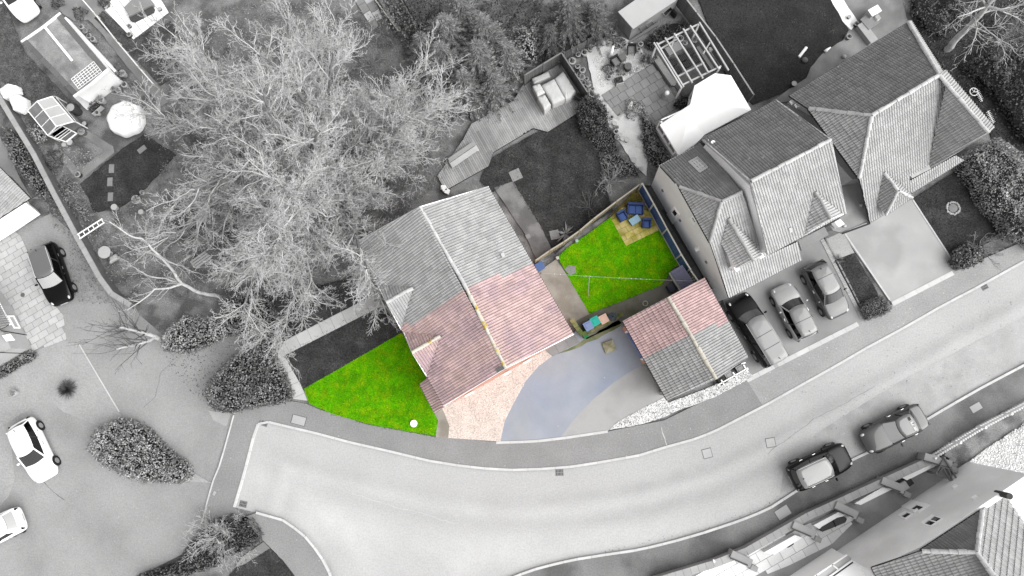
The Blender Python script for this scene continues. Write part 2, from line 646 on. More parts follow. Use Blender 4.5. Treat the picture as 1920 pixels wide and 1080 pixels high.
# ------------------------------------------------------------------ tiled roofs
TW, TL = 0.33, 0.33
PROF = [(0.0, 0.0), (0.065, 0.0), (0.105, 0.064), (0.142, 0.0), (0.23, 0.0), (0.27, 0.064), (0.33, 0.0)]
LIFT = 0.045
TILE_ME = {}
def tile_mesh(m):
    if m.name not in TILE_ME:
        mb = MB()
        w_ = TW * 0.985
        for i in range(6):
            (a, ha), (b, hb) = PROF[i], PROF[i + 1]
            a, b = a * w_ / TW, b * w_ / TW
            mb.face([(a, 0, ha + LIFT), (b, 0, hb + LIFT), (b, TL * 1.02, hb), (a, TL * 1.02, ha)])
            mb.face([(a, 0, ha), (b, 0, hb), (b, 0, hb + LIFT), (a, 0, ha + LIFT)])
        TILE_ME[m.name] = mb.mesh('roof_tile', m)
    return TILE_ME[m.name]
class House:
    def __init__(s, root, deckm):
        s.root, s.deckm, s.full = root, deckm, []
    def slope(s, pts, edir, pick, tiles=True, thick=0.12, label=None):
        """pts: planar polygon in space; edir: direction of the tile rows; pick(centre) -> material"""
        nrm = Vector((0, 0, 0))
        for i in range(len(pts)):
            p, q = pts[i], pts[(i + 1) % len(pts)]
            nrm += Vector(((p.y - q.y) * (p.z + q.z), (p.z - q.z) * (p.x + q.x), (p.x - q.x) * (p.y + q.y)))
        n = nrm.normalized()
        if n.z < 0:
            n = -n
        e = (edir - n * edir.dot(n)).normalized()
        v = n.cross(e)
        if v.z < 0:
            e, v = -e, -v
        o = pts[0]
        mb = MB()
        mb.prism([p - n * 0.012 for p in pts], -n * thick)
        dk = part('roof_slope', mb, s.deckm, s.root, label=label)
        if not tiles:
            return dk
        q = [((p - o).dot(e), (p - o).dot(v)) for p in pts]
        u0, u1 = min(a[0] for a in q), max(a[0] for a in q)
        v0, v1 = min(a[1] for a in q), max(a[1] for a in q)
        clips = {}
        for j in range(int((v1 - v0) / TL) + 1):
            for i in range(int((u1 - u0) / TW) + 1):
                a, b = u0 + i * TW, v0 + j * TL
                c3 = o + e * (a + TW / 2) + v * (b + TL / 2)
                cor = [(a + .01, b + .01), (a + TW - .01, b + .01), (a + TW - .01, b + TL - .01), (a + .01, b + TL - .01)]
                ins = [inside(x, y, q) for x, y in cor]
                if all(ins):
                    s.full.append((o + e * a + v * b, e, v, n, pick(c3), dk))
                else:
                    mb = clips.setdefault(pick(c3).name, MB())
                    for k in range(6):
                        (pa, ha), (pb, hb) = PROF[k], PROF[k + 1]
                        c = clip_rect(q, a + pa, a + pb, b, b + TL)
                        if len(c) < 3 or area2(c) < 1e-4:
                            continue
                        w3 = []
                        for x, y in c:
                            hh = ha + (hb - ha) * (x - a - pa) / (pb - pa) + LIFT * (1 - (y - b) / TL)
                            w3.append(o + e * x + v * y + n * hh)
                        mb.face(w3)
        for nm, mb in clips.items():
            if mb.v:
                part('roof_tile', mb, MATS[nm], dk, stuff=True)
        return dk
    def finish(s, limit=300):
        base = root_loc(s.root)
        def size(t):
            return (t[0] - Vector((0, 0, H))).length
        order = sorted(s.full, key=size)
        bulk = {}
        for k, (p, e, v, n, m, dk) in enumerate(order):
            if k < limit:
                o = link('roof_tile', tile_mesh(m), dk)
                M = Matrix((e, v, n)).transposed().to_4x4()
                M = M @ Matrix.Rotation(rng.uniform(-0.008, 0.008), 4, 'Z') @ Matrix.Rotation(rng.uniform(-0.01, 0.012), 4, 'X')
                M.translation = p - base + n * rng.uniform(0, 0.006)
                o.matrix_basis = M
            else:
                bulk.setdefault((dk.name, m.name), []).append((p, e, v, n))
        for (dn, mn), L in bulk.items():
            tm = tile_mesh(MATS[mn])
            T = np.array([tuple(x.co) for x in tm.vertices])
            Fq = np.array([tuple(f.vertices) for f in tm.polygons])
            Vs, Fs = [], []
            for k, (p, e, v, n) in enumerate(L):
                R = np.array([tuple(e), tuple(v), tuple(n)])
                t2 = T.copy()
                t2[:, 2] += rng.uniform(0, 0.008) + T[:, 1] * rng.uniform(-0.012, 0.012)
                Vs.append(t2 @ R + np.array(tuple(p)))
                Fs.append(Fq + len(T) * k)
            me = npmesh('roof_tile', np.concatenate(Vs), np.concatenate(Fs), MATS[mn], np.repeat(nr.uniform(0, 1, len(L)), len(Fq)), tuple(base))
            o = link('roof_tile', me, bpy.data.objects[dn])
            o['kind'] = 'stuff'
    def ridge(s, a, b, m, r=0.105, seg=0.42):
        d = b - a
        L = d.length
        n = max(1, round(L / seg))
        dn = d / L
        side = dn.cross(Vector((0, 0, 1))).normalized()
        up = side.cross(dn)
        base = root_loc(s.root)
        mb = MB()
        ln = L / n
        k = 7
        for t0 in (0, 1):
            for j in range(k):
                t = math.pi * (j / (k - 1)) * 1.1 - 0.05 * math.pi
                rr = r * (1.06 if t0 == 0 else 0.97)
                mb.v.append((t0 * ln * 0.985, rr * math.cos(t), rr * math.sin(t)))
        for j in range(k - 1):
            mb.f.append((j, j + 1, k + j + 1, k + j))
            mb.mi.append(0)
        mb.f.append(tuple(range(k - 1, -1, -1)))
        mb.mi.append(0)
        me = mb.mesh('ridge_tile', m)
        for i in range(n):
            o = link('ridge_tile', me, s.root)
            M = Matrix((dn, side, up)).transposed().to_4x4()
            M = M @ Matrix.Rotation(rng.uniform(-0.06, 0.06), 4, 'Z') @ Matrix.Scale(rng.uniform(0.85, 1.2), 4, (0, 1, 0))
            M.translation = a + d * (i / n) - base + up * rng.uniform(-0.02, 0.012)
            o.matrix_basis = M
def plane_of(a, b, c):
    n = (b - a).cross(c - a).normalized()
    return (a, n if n.z > 0 else -n)
def OP(pl, pts):
    return [on_plane(x, y, *pl) for x, y in pts]
def wall(parent, pts3, th, m, name='wall', label=None):
    """upright panel: polygon pts3 given th thickness away from the viewer side"""
    mb = MB()
    n = (pts3[1] - pts3[0]).cross(pts3[2] - pts3[0]).normalized()
    mb.prism(pts3, n * th)
    return part(name, mb, m, parent, label=label)
def block(parent, foot, z0, z1, m, name='wall'):
    """walls of a building: solid up to the eaves over the foot polygon (list of ground Vectors)"""
    mb = MB()
    mb.prism([Vector((p.x, p.y, z0)) for p in foot], (0, 0, z1 - z0))
    return part(name, mb, m, parent)
# ------------------------------------------------------------------ palette (targets are tones of the photo's selective black-and-white)
m_soil = mat('soil', 158, var=0.2, scale=0.9, grain=0.35, gscale=14, bump=0.5, bscale=20, c2=112, c2scale=0.7)
m_tarmac = mat('tarmac', 184, var=0.08, scale=0.35, grain=0.13, gscale=11, specks=0.045, speckc=222, speckscale=1.3, bump=0.15, bscale=90, c2=164, c2scale=0.22, c2lo=0.5, c2hi=0.75)
m_drive_pale = mat('pale_tarmac', 194, var=0.07, scale=0.5, grain=0.14, gscale=11, bump=0.15, bscale=90)
m_road = mat('road_surface', 214, var=0.05, scale=0.25, grain=0.09, gscale=10, bump=0.12, bscale=80, c2=205, c2scale=0.12, c2lo=0.5, c2hi=0.7)
m_pave = mat('footway_tarmac', 168, var=0.09, scale=0.5, grain=0.14, gscale=11, bump=0.2, bscale=80, specks=0.06, speckc=225, speckscale=1.6)
m_pave2 = mat('worn_footway', 188, var=0.08, scale=0.6, grain=0.15, gscale=11, bump=0.2, bscale=80, specks=0.1, speckc=232, speckscale=2.0)
m_pave3 = mat('dark_footway', 150, var=0.13, scale=0.4, grain=0.15, gscale=11, bump=0.2, bscale=80, c2=120, c2scale=0.3)
m_kerb = mat('kerb_concrete', 240, var=0.06, scale=2, grain=0.06, rv=0.06)
m_lawn = mat('grey_lawn', 70, var=0.4, scale=1.1, grain=0.5, gscale=9, bump=0.6, bscale=45, c2=92, c2scale=0.6, c2lo=0.5, c2hi=0.75)
m_lawn2 = mat('dark_lawn', 56, var=0.35, scale=0.5, grain=0.45, gscale=9, bump=0.5, bscale=45)
m_blade_grey = mat('grey_grass', 78, var=0.45, scale=1.3, grain=0.2, gscale=8, rv=0.5, spec=0.1, c2=118, c2scale=0.9, c2lo=0.52, c2hi=0.75)
m_green = mat('green_lawn', (104, 188, 2), spec=0.08, var=0.25, scale=1.3, grain=0.3, gscale=14, bump=0.6, bscale=45, c2=(150, 196, 6), c2scale=1.8, c2lo=0.45, c2hi=0.75)
m_blade = mat('green_grass', (116, 210, 2), var=0.28, scale=1.2, grain=0.2, gscale=9, rv=0.45, spec=0.06, c2=(162, 212, 10), c2scale=1.8, c2lo=0.45, c2hi=0.75)
m_pinkg = mat('pink_gravel', (.60, .525, .48), albedo=True, var=0.08, scale=1.2, grain=0.25, gscale=26, bump=0.6, bscale=35, rv=0.28)
m_whiteg = mat('white_gravel', (.58, .58, .58), var=0.08, scale=1.2, grain=0.2, gscale=22, bump=0.3, bscale=35, rv=0.4, c2=(.3, .3, .3), c2scale=0.8, c2lo=0.58, c2hi=0.75, albedo=True)
m_bluedrive = mat('driveway_tarmac', (190, 194, 201), var=0.08, scale=0.5, grain=0.07, gscale=40, bump=0.12, bscale=90, c2=(170, 179, 197), c2scale=0.3, c2lo=0.34, c2hi=0.7, specks=0.06, speckc=228, speckscale=1.5)
m_greydrive = mat('worn_driveway', 198, var=0.07, scale=0.5, grain=0.07, gscale=40, bump=0.12, bscale=90, c2=178, c2scale=0.5, c2lo=0.5, c2hi=0.7)
m_slab = mat('paving_slab', 226, var=0.07, scale=1.5, grain=0.08, gscale=25, rv=0.09)
m_slab_w = mat('white_slab', (.7, .7, .7), var=0.05, scale=1.5, grain=0.08, rv=0.08, albedo=True)
m_slab_g = mat('grey_slab', 168, var=0.12, scale=1.2, grain=0.1, rv=0.1)
m_slab_y = mat('yellow_slab', (244, 226, 150), var=0.12, scale=1.5, grain=0.12, rv=0.14, c2=(200, 190, 90), c2scale=1.2)
m_conc = mat('concrete', 182, var=0.12, scale=0.8, grain=0.1, gscale=25, c2=150, c2scale=0.6)
m_concw = mat('warm_concrete', (190, 184, 174), var=0.12, scale=0.8, grain=0.1, gscale=25, c2=(165, 158, 146), c2scale=0.7)
m_concd = mat('damp_concrete', (142, 140, 130), var=0.15, scale=0.9, grain=0.12, gscale=25, c2=(118, 120, 96), c2scale=0.7)
m_mortar = mat('bedding_sand', 176, var=0.12, grain=0.15)
m_wood_d = mat('deck_board', 168, var=0.15, scale=1.0, grain=0.14, gscale=30, rv=0.14, c2=205, c2scale=0.22, c2lo=0.45, c2hi=0.6)
m_fence_d = mat('dark_fence_board', 112, var=0.15, scale=1.0, grain=0.14, rv=0.16)
m_fence_g = mat('grey_fence_board', 150, var=0.15, grain=0.14, rv=0.14)
m_white = mat('white_paint', (.8,.8,.8), var=0.03, grain=0.02, rough=0.5, albedo=True)
m_brick_g = mat('grey_brick', 186, var=0.1, scale=2.0, grain=0.14, gscale=16)
m_wall_r = mat('rendered_wall', (.72, .72, .72), var=0.05, scale=0.7, grain=0.1, gscale=30, albedo=True)
m_near_black = mat('dark_void', 26, var=0.2, grain=0.1)  # plain near-black for drain slots, trough strap and crescent planter
m_black = mat('black_plastic', 30, var=0.1, grain=0.05, rough=0.5)
m_leaf_d = mat('dark_leaf', 100, var=0.3, scale=1.5, grain=0, rv=0.6, spec=0.35, rough=0.55)
m_leaf_m = mat('mid_leaf', 152, var=0.25, scale=1.2, grain=0, rv=0.55, spec=0.35, rough=0.55)
m_leaf_l = mat('pale_leaf', 190, var=0.25, scale=1.2, grain=0, rv=0.4, spec=0.3, rough=0.6)
m_leaf_ev = mat('needle_leaf', 150, var=0.25, scale=1.0, grain=0, rv=0.5, spec=0.3, rough=0.6)
m_twig = mat('bare_twig', 238, var=0.12, scale=0.6, grain=0, rv=0.24)
m_bark = mat('bark', 150, var=0.25, scale=3, grain=0.2)
m_birch = mat('birch_bark', 226, var=0.15, scale=4, grain=0.2)
m_straw = mat('straw_leaf', (186, 160, 96), var=0.25, scale=2, grain=0, rv=0.45, c2=(120, 140, 40), c2scale=0.9)

# ------------------------------------------------------------------ ground, road, footways
mb = MB()
mb.face([(-220, -220, 0), (220, -220, 0), (220, 220, 0), (-220, 220, 0)])
g = link('ground', mb.mesh('ground', m_soil))
g['kind'] = 'structure'
KU = [(439, 951), (457, 890), (477, 812), (487, 787), (540, 800), (592, 812), (655, 829), (730, 846), (805, 864), (855, 872), (905, 878), (960, 881), (1010, 879.5), (1072, 875), (1135, 865), (1197, 854), (1252, 837), (1297, 825), (1337, 810), (1440, 757), (1502, 722), (1565, 687), (1625, 652), (1690, 617), (1765, 574), (1830, 540), (1925, 487), (2080, 402)]
KL = [(439, 951), (480, 961), (530, 975), (567, 1000), (592, 1030), (610, 1057), (621, 1082), (640, 1160)]
KR = [(905, 1112), (940, 1092), (970, 1079), (1010, 1065), (1072, 1050), (1135, 1040), (1197, 1031), (1260, 1016), (1322, 998), (1385, 977), (1440, 955), (1500, 916), (1590, 866), (1630, 847), (1727, 793), (1777, 763), (1840, 727), (1925, 682), (2080, 598)]
def resample(line, n):
    pts = PL(line, 0.015)
    D = [0.0]
    for i in range(1, len(pts)):
        D.append(D[-1] + (pts[i] - pts[i - 1]).length)
    out, i = [], 0
    for k in range(n):
        t = D[-1] * k / (n - 1)
        while i < len(D) - 2 and D[i + 1] < t:
            i += 1
        out.append(pts[i].lerp(pts[i + 1], (t - D[i]) / max(1e-9, D[i + 1] - D[i])))
    return out
def build_road():
    n, m = 260, 60
    A, B = resample(KU, n), resample(KL + [(880, 1180)] + KR, n)
    V = np.array([[tuple(a.lerp(b, j / (m - 1))) for j in range(m)] for a, b in zip(A, B)]).reshape(-1, 3)
    i, j = np.meshgrid(np.arange(n - 1), np.arange(m - 1), indexing='ij')
    k = (i * m + j).ravel()
    Fc = np.stack([k, k + m, k + m + 1, k + 1], 1)
    me = npmesh('road', V, Fc, m_road)
    up = PL(KU, 0)
    lo = PL(KL[1:], 0)
    lr = PL(KR, 0)
    def dist(line):
        d = np.full(len(V), 1e9)
        for a, b in zip(line[:-1], line[1:]):
            L2 = (b - a).length_squared
            t = np.clip(((V[:, 0] - a.x) * (b.x - a.x) + (V[:, 1] - a.y) * (b.y - a.y)) / L2, 0, 1)
            d = np.minimum(d, np.hypot(V[:, 0] - a.x - t * (b.x - a.x), V[:, 1] - a.y - t * (b.y - a.y)))
        return d
    du, dl = dist(up), np.minimum(dist(lr), dist(lo))
    g_ = lambda d, c, s_: np.exp(-((d - c) / s_) ** 2)
    right = np.clip((V[:, 0] + 2) / 8, 0, 1)
    wear = .5 * (g_(du, 2.0, .42) + g_(du, 3.55, .5)) * (.35 + .65 * right) - .25 * g_(du, 2.75, .4) + .8 * g_(du, 0, .16) + 1.0 * g_(dl, 0, .3) - .3 * g_(dl, 2.2, 1.0) * (1 - right) - .35 * g_(du, 5.2, 1.2)
    at = me.attributes.new('wear', 'FLOAT', 'POINT')
    at.data.foreach_set('value', wear.astype(np.float32))
    o = link('road', me)
    o['kind'] = 'structure'
    # tyre wear and gutter dirt: worn bands of the surface itself
    t = m_road.node_tree
    N, Lk = t.nodes, t.links
    bs = N['Principled BSDF']
    src = bs.inputs['Base Color'].links[0].from_socket
    an = N.new('ShaderNodeAttribute')
    an.attribute_name = 'wear'
    no = N.new('ShaderNodeTexNoise')
    no.inputs['Scale'].default_value = 0.9
    no.inputs['Detail'].default_value = 6
    Lk.new(N['Geometry'].outputs['Position'], no.inputs['Vector'])
    m1 = N.new('ShaderNodeMath')
    m1.operation = 'MULTIPLY'
    Lk.new(an.outputs['Fac'], m1.inputs[0])
    Lk.new(no.outputs[0], m1.inputs[1])
    m2 = N.new('ShaderNodeMath')
    m2.operation = 'MULTIPLY_ADD'
    m2.inputs[1].default_value = -0.5
    m2.inputs[2].default_value = 1.0
    Lk.new(m1.outputs[0], m2.inputs[0])
    vs = N.new('ShaderNodeVectorMath')
    vs.operation = 'SCALE'
    Lk.new(src, vs.inputs[0])
    Lk.new(m2.outputs[0], vs.inputs['Scale'])
    Lk.new(vs.outputs[0], bs.inputs['Base Color'])
build_road()
sheet('road_parking_strip', [(2080, 510), (1925, 592), (1800, 656), (1700, 708), (1620, 756), (1550, 800), (1500, 838), (1470, 880), (1462, 930), (1500, 913), (1590, 863), (1630, 844), (1727, 790), (1777, 760), (1840, 724), (1925, 679), (2080, 595)], 0.0195, mat('parking_strip', 206, var=0.1, scale=0.7, grain=0.12, gscale=22, bump=0.15, bscale=80, c2=178, c2scale=0.5, c2lo=0.5, c2hi=0.72, specks=0.07, speckc=232, speckscale=1.5), rough=0.04)
sheet('shared_drive', [(-90, 430), (30, 430), (95, 400), (140, 440), (205, 545), (250, 580), (330, 650), (430, 625), (470, 640), (440, 690), (400, 760), (440, 775), (410, 870), (397, 908), (376, 985), (340, 1040), (270, 1075), (200, 1160), (-90, 1160)], 0.02, m_tarmac)
sheet('pale_drive', [(-90, 715), (0, 692), (62, 656), (123, 638), (147, 645), (228, 782), (190, 800), (118, 772), (90, 746), (8, 795), (-90, 850)], 0.03, m_drive_pale, rough=0.02)
sheet('corner_drive', [(-90, 800), (9, 798), (22, 840), (27, 897), (16, 930), (0, 949), (-90, 970)], 0.034, m_drive_pale)
OU = [(440, 770), (486, 756), (545, 752), (574, 757), (600, 768), (690, 796), (816, 819), (936, 829), (1032, 825), (1140, 809), (1246, 788), (1400, 712)]
OU2 = [(1400, 712), (1621, 600), (1673, 569), (1798, 505), (1925, 450), (2080, 372)]
def kidx(x):
    return [p for p in KU if p[0] >= x]
sheet('footway', OU + [(1430, 760)] + [p for p in reversed(KU) if 487 <= p[0] < 1430] + [(477, 812), (457, 890), (439, 951), (470, 975), (376, 990), (397, 905), (410, 870)], 0.1, m_pave)
sheet('worn_footway', OU2 + [p for p in reversed(KU) if p[0] > 1430] + [(1430, 760)], 0.102, m_pave2)
sheet('south_footway', KR + [(2080, 680), (1925, 745), (1810, 810), (1735, 855), (1652, 901), (1515, 961), (1440, 1008), (1397, 1028), (1335, 1051), (1230, 1083), (1100, 1110), (900, 1160)], 0.1, m_pave3)
sheet('west_footway', [(480, 962), (530, 976), (567, 1001), (592, 1031), (610, 1058), (621, 1083), (640, 1160), (575, 1160), (545, 1085), (520, 1040), (495, 1015), (470, 990), (440, 975)], 0.1, m_pave)

def kerb(line, w_=0.15, name='kerb', h=0.13, seg=0.92, m=m_kerb):
    root = bpy.data.objects.new(name, None)
    COL.objects.link(root)
    root['kind'] = 'structure'
    pts = PL(line, 0.1)
    root.location = (pts[0].x, pts[0].y, 0)
    D = [0]
    for i in range(1, len(pts)):
        D.append(D[-1] + (pts[i] - pts[i - 1]).length)
    def at(s):
        for i in range(1, len(pts)):
            if s <= D[i] + 1e-6:
                return pts[i - 1].lerp(pts[i], (s - D[i - 1]) / max(1e-9, D[i] - D[i - 1]))
        return pts[-1]
    mb = MB()
    mb.box((0, 0, 0), (seg - 0.012, w_, h))
    me = mb.mesh('kerb_stone', m)
    n = int(D[-1] / seg)
    for i in range(n):
        a, b = at(i * seg), at((i + 1) * seg)
        o = link('kerb_stone', me, root)
        c = (a + b) / 2
        o.location = Vector((c.x, c.y, rng.uniform(0, 0.006))) - root.location
        o.rotation_euler = (0, 0, math.atan2(b.y - a.y, b.x - a.x))
        o.scale.x = (b - a).length / seg
    return root
kerb(KU)
kerb(KL[1:])
kerb(KR)
kerb([(930, 830), (1000, 828), (1060, 821), (1140, 809)], 0.16, 'drive_edging', 0.115)
kerb([(1400, 713), (1621, 601)], 0.3, 'drive_edging', 0.108)
kerb([(1673, 570), (1798, 506)], 0.3, 'drive_edging', 0.108)
kerb([(440, 772), (413, 870), (398, 905), (377, 985)], 0.1, 'footway_edging', 0.108)
kerb([(147, 645), (228, 782)], 0.07, 'drive_edging', 0.05)
kerb([(1580, 432), (1672, 568)], 0.1, 'drive_edging', 0.12)
kerb([(1711, 374), (1797, 506)], 0.1, 'drive_edging', 0.12)
# covers and gullies in the road
def cover(px, py, w_, l_, dirpx, label, m, z, name='manhole_cover', cat='manhole cover', bars=0, group=None):
    c = P(px, py, z)
    t = thing(name, label, cat, (c.x, c.y, z), group)
    a = ang(*dirpx)
    mb = MB()
    mb.box((c.x, c.y, z - 0.05), (l_, w_, 0.055), a)
    part('frame', mb, mat('cover_frame', 120, grain=0.1), t)
    mb = MB()
    mb.box((c.x, c.y, z - 0.02), (l_ * 0.9, w_ * 0.88, 0.032), a)
    part('lid', mb, m, t)
    if bars:
        R = Matrix.Rotation(a, 3, 'Z')
        for i in range(bars):
            mb = MB()
            for s in (-1, 1):
                q = c + R @ Vector(((i + 0.5) / bars * l_ * 0.86 - l_ * 0.43, s * w_ * 0.21, 0.012))
                mb.box(q, (l_ * 0.4 / bars, w_ * 0.34, 0.008), a)
            part('slot', mb, m_near_black, t, stuff=True)
    return t
m_iron = mat('cast_iron', 176, var=0.1, grain=0.15, gscale=30, rough=0.6)
cover(1049, 886, 0.42, 0.52, (20, -1), 'slotted drain grate in the road against the long footway kerb', m_iron, 0.02, 'drain_grate', 'drain', 5)
cover(496, 794, 0.36, 0.42, (10, 3), 'small drain grate in the top corner of the road end', m_iron, 0.02, 'drain_grate', 'drain', 5)
cover(456, 945, 0.4, 0.5, (10, 2), 'drain grate in the lower corner of the road end by the courtyard', m_iron, 0.02, 'drain_grate', 'drain', 5)
cover(1846, 538, 0.36, 0.45, (20, -10), 'drain grate at the far end of the road beside the kerb', m_iron, 0.02, 'drain_grate', 'drain', 5)
m_roadcov = mat('road_cover', 214, var=0.06, grain=0.1)
cover(1326, 850, 0.62, 0.62, (16, -4), 'square cover in the middle of the road, nearer the road bend', m_roadcov, 0.02)
cover(1445, 830, 0.62, 0.62, (18, -3), 'square cover in the road nearer the parked cars', m_roadcov, 0.02)
cover(560, 788, 0.62, 1.0, (28, 7), 'pale oblong cover in the footway below the garden path', mat('pale_cover', 206, var=0.08, grain=0.1), 0.105)
cover(1468, 961, 0.7, 1.0, (20, -12), 'pale oblong cover in the dark south footway by the brick wall', mat('pale_cover', 206), 0.105)
cover(1830, 764, 0.5, 0.8, (20, -11), 'pale oblong cover in the south footway near the picket fence', mat('pale_cover', 206), 0.105)
cover(1455, 686, 0.3, 0.3, (20, -11), 'small square water cover in the footway by the garages', mat('pale_cover', 206), 0.106)
cover(402, 925, 0.22, 0.32, (5, -10), 'tiny water cover with two lids in the courtyard footway', mat('pale_cover', 206), 0.105)
mb = MB()
c = P(43, 553, 0.05)
mb.lathe([(0.0, 0), (0.15, 0), (0.15, 0.03), (0, 0.03)], (c.x, c.y, 0.055))
solo('drain_cover', mb, mat('round_cover', 120), 'round dark drain cover set in the paved drive slabs', 'drain cover')

def crack(pts, z, w_=.035, m=None):
    mb = MB()
    L = []
    q = PL(pts, z)
    for i in range(len(q) - 1):
        n = max(2, int((q[i + 1] - q[i]).length / .3))
        for j in range(n):
            L.append(q[i].lerp(q[i + 1], j / n) + Vector((rng.uniform(-.05, .05), rng.uniform(-.05, .05), 0)))
    for a, b in zip(L[:-1], L[1:]):
        d = (b - a).normalized()
        s_ = Vector((-d.y, d.x, 0)) * w_ * rng.uniform(.3, .7)
        mb.face([a - s_, b - s_, b + s_, a + s_])
    o = link('surface_crack', mb.mesh('surface_crack', m or mat('crack_dark', 120, grain=.1)))
    o['kind'] = 'stuff'
crack([(80, 902), (98, 922), (112, 930), (132, 942)], .026)
crack([(330, 670), (300, 700), (292, 742), (262, 770)], .026, .02)
crack([(660, 925), (720, 945), (790, 962), (860, 985)], .021, .03, mat('seam_pale', 236))
crack([(1252, 838), (1242, 812), (1236, 790)], .106, .05, mat('seam_pale', 236))
crack([(1440, 850), (1520, 790), (1650, 720)], .0215, .03, mat('seam_dark', 176))
# ------------------------------------------------------------------ plots
PAVED = [(-90, 470), (0, 450), (28, 434), (38, 442), (52, 472), (78, 530), (97, 565), (118, 590), (124, 636), (60, 660), (30, 590), (8, 557), (-90, 560)]
pd = sheet('paved_drive', PAVED, 0.035, m_mortar)
slabs(pd, 'paving_slab', PAVED, 0.065, (18, -11), 0.46, 0.68, 0.03, [m_slab], stag=0.45, minarea=0.3, wonk=0.01)
ALAWN = [(533, 661), (702, 569), (722, 582), (752, 617), (753, 624), (570, 729)]
sheet('grey_front_lawn', ALAWN, 0.11, m_lawn, rough=0.02)
blades('grass', ALAWN, 0.11, m_blade_grey, 200, 0.085)
BL = [(480, 560), (690, 515), (702, 553), (545, 632), (512, 652), (500, 640)]
sheet('shaded_front_lawn', BL, 0.108, m_lawn, rough=0.03)
blades('grass', BL, 0.108, m_blade_grey, 160, 0.055)
GLAWN = [(570, 729), (753, 624), (800, 706), (789, 720), (792, 732), (820, 786), (818, 818), (760, 808), (690, 795), (620, 775), (579, 756)]
sheet('green_front_lawn', GLAWN, 0.112, m_green, rough=0.015)
blades('grass', GLAWN, 0.112, m_blade, 380, 0.075)
sheet('wall_edging', [(786, 722), (800, 712), (832, 772), (843, 800), (840, 822), (817, 819), (821, 788)], 0.115, m_concw)
fp = sheet('front_path', [(510, 655), (530, 640), (708, 548), (722, 572), (545, 664), (532, 672), (582, 752), (550, 748)], 0.09, m_mortar)
slabs(fp, 'path_slab', [(511, 650), (706, 549), (717, 573), (524, 671)], 0.13, (195, -101), 0.92, 0.86, 0.02, [m_slab], stag=0, minarea=0.25)
slabs(fp, 'path_slab', [(512, 659), (535, 672), (582, 752), (550, 748)], 0.135, (37, 82), 0.9, 0.86, 0.02, [m_slab], stag=0, minarea=0.25)
PG = [(826, 760), (954, 690), (1026, 640), (1040, 664), (1010, 686), (986, 714), (961, 760), (946, 790), (938, 828), (838, 821), (842, 800)]
sheet('pink_gravel_bed', PG, 0.095, m_pinkg)
pebbles('gravel', PG, 0.095, m_pinkg, 260, 0.028)
fs = sheet('flag_strip', [(1026, 656), (1076, 626), (1088, 640), (1040, 667)], 0.1, m_mortar)
slabs(fs, 'flag_slab', [(1020, 655), (1073, 624), (1087, 641), (1036, 668)], 0.13, (50, -30), 0.75, 0.75, 0.02, [m_slab_g], stag=0)
DR = [(938, 828), (946, 790), (961, 760), (986, 714), (1010, 686), (1040, 664), (1078, 622), (1092, 606), (1160, 580), (1180, 605), (1250, 742), (1200, 770), (1160, 792), (1140, 808), (1030, 824)]
sheet('driveway', DR, 0.088, m_bluedrive)
sheet('driveway_half', [(1050, 821), (1066, 800), (1092, 768), (1120, 742), (1155, 714), (1190, 692), (1214, 682), (1248, 746), (1200, 770), (1160, 792), (1140, 808), (1090, 815)], 0.092, m_greydrive, rough=0.02)
sheet('mossy_strip', [(1036, 668), (1090, 640), (1160, 600), (1168, 608), (1120, 636), (1060, 660)], 0.096, mat('mossy_tarmac', (150, 152, 118), var=0.15, grain=0.12, c2=(120, 128, 84), c2scale=0.9), rough=0.05)
WG = [(1143, 806), (1160, 790), (1200, 768), (1246, 745), (1254, 756), (1275, 768), (1240, 784), (1195, 797)]
sheet('white_gravel_bed', WG, 0.11, m_whiteg, rough=0.03)
pebbles('gravel', WG, 0.11, m_whiteg, 260, 0.035)
WG2 = [(1252, 756), (1340, 722), (1402, 694), (1412, 706), (1390, 718), (1340, 745), (1275, 768)]
sheet('garage_gravel_bed', WG2, 0.108, m_whiteg, rough=0.03)
pebbles('gravel', WG2, 0.108, m_whiteg, 200, 0.035)
# back garden of the coloured half
sheet('garden_path', [(1006, 512), (1042, 486), (1052, 500), (1066, 520), (1106, 588), (1080, 602), (1072, 612), (1062, 604)], 0.098, m_concw, rough=0.015)
sheet('rear_path', [(1066, 606), (1106, 588), (1180, 560), (1238, 536), (1262, 500), (1300, 520), (1310, 545), (1165, 606), (1100, 636)], 0.096, m_concd, rough=0.02)
BG = [(1046, 482), (1062, 466), (1100, 440), (1144, 408), (1160, 430), (1176, 460), (1236, 428), (1258, 460), (1282, 492), (1262, 502), (1240, 535), (1180, 559), (1105, 588), (1066, 520)]
sheet('green_back_lawn', BG, 0.112, m_green, rough=0.02)
blades('grass', BG, 0.112, m_blade, 380, 0.075)
YP = [(1144, 408), (1166, 388), (1222, 396), (1250, 424), (1174, 461)]
yp = sheet('sunny_patio', YP, 0.1, mat('yellow_bedding', (196, 186, 96), var=0.2, grain=0.2))
slabs(yp, 'patio_slab', YP, 0.135, (62, -32), 0.42, 0.62, 0.025, [m_slab_y], stag=0.5, minarea=0.3)
STB = [(1140, 408), (1196, 352), (1216, 388), (1250, 424), (1222, 398), (1166, 388)]
sheet('corner_bed', STB, 0.09, mat('straw_bed', (170, 150, 92), var=0.3, grain=0.3, c2=(120, 136, 40), c2scale=0.8))
mb = MB()
mb.prism(PL([(1058, 505), (1066, 497), (1079, 499), (1080, 511), (1069, 516)], 0.14), (0, 0, -0.05))
solo('stepping_stone', mb, m_slab_g, 'grey paving stone on the edge of the green back lawn', 'stepping stone')
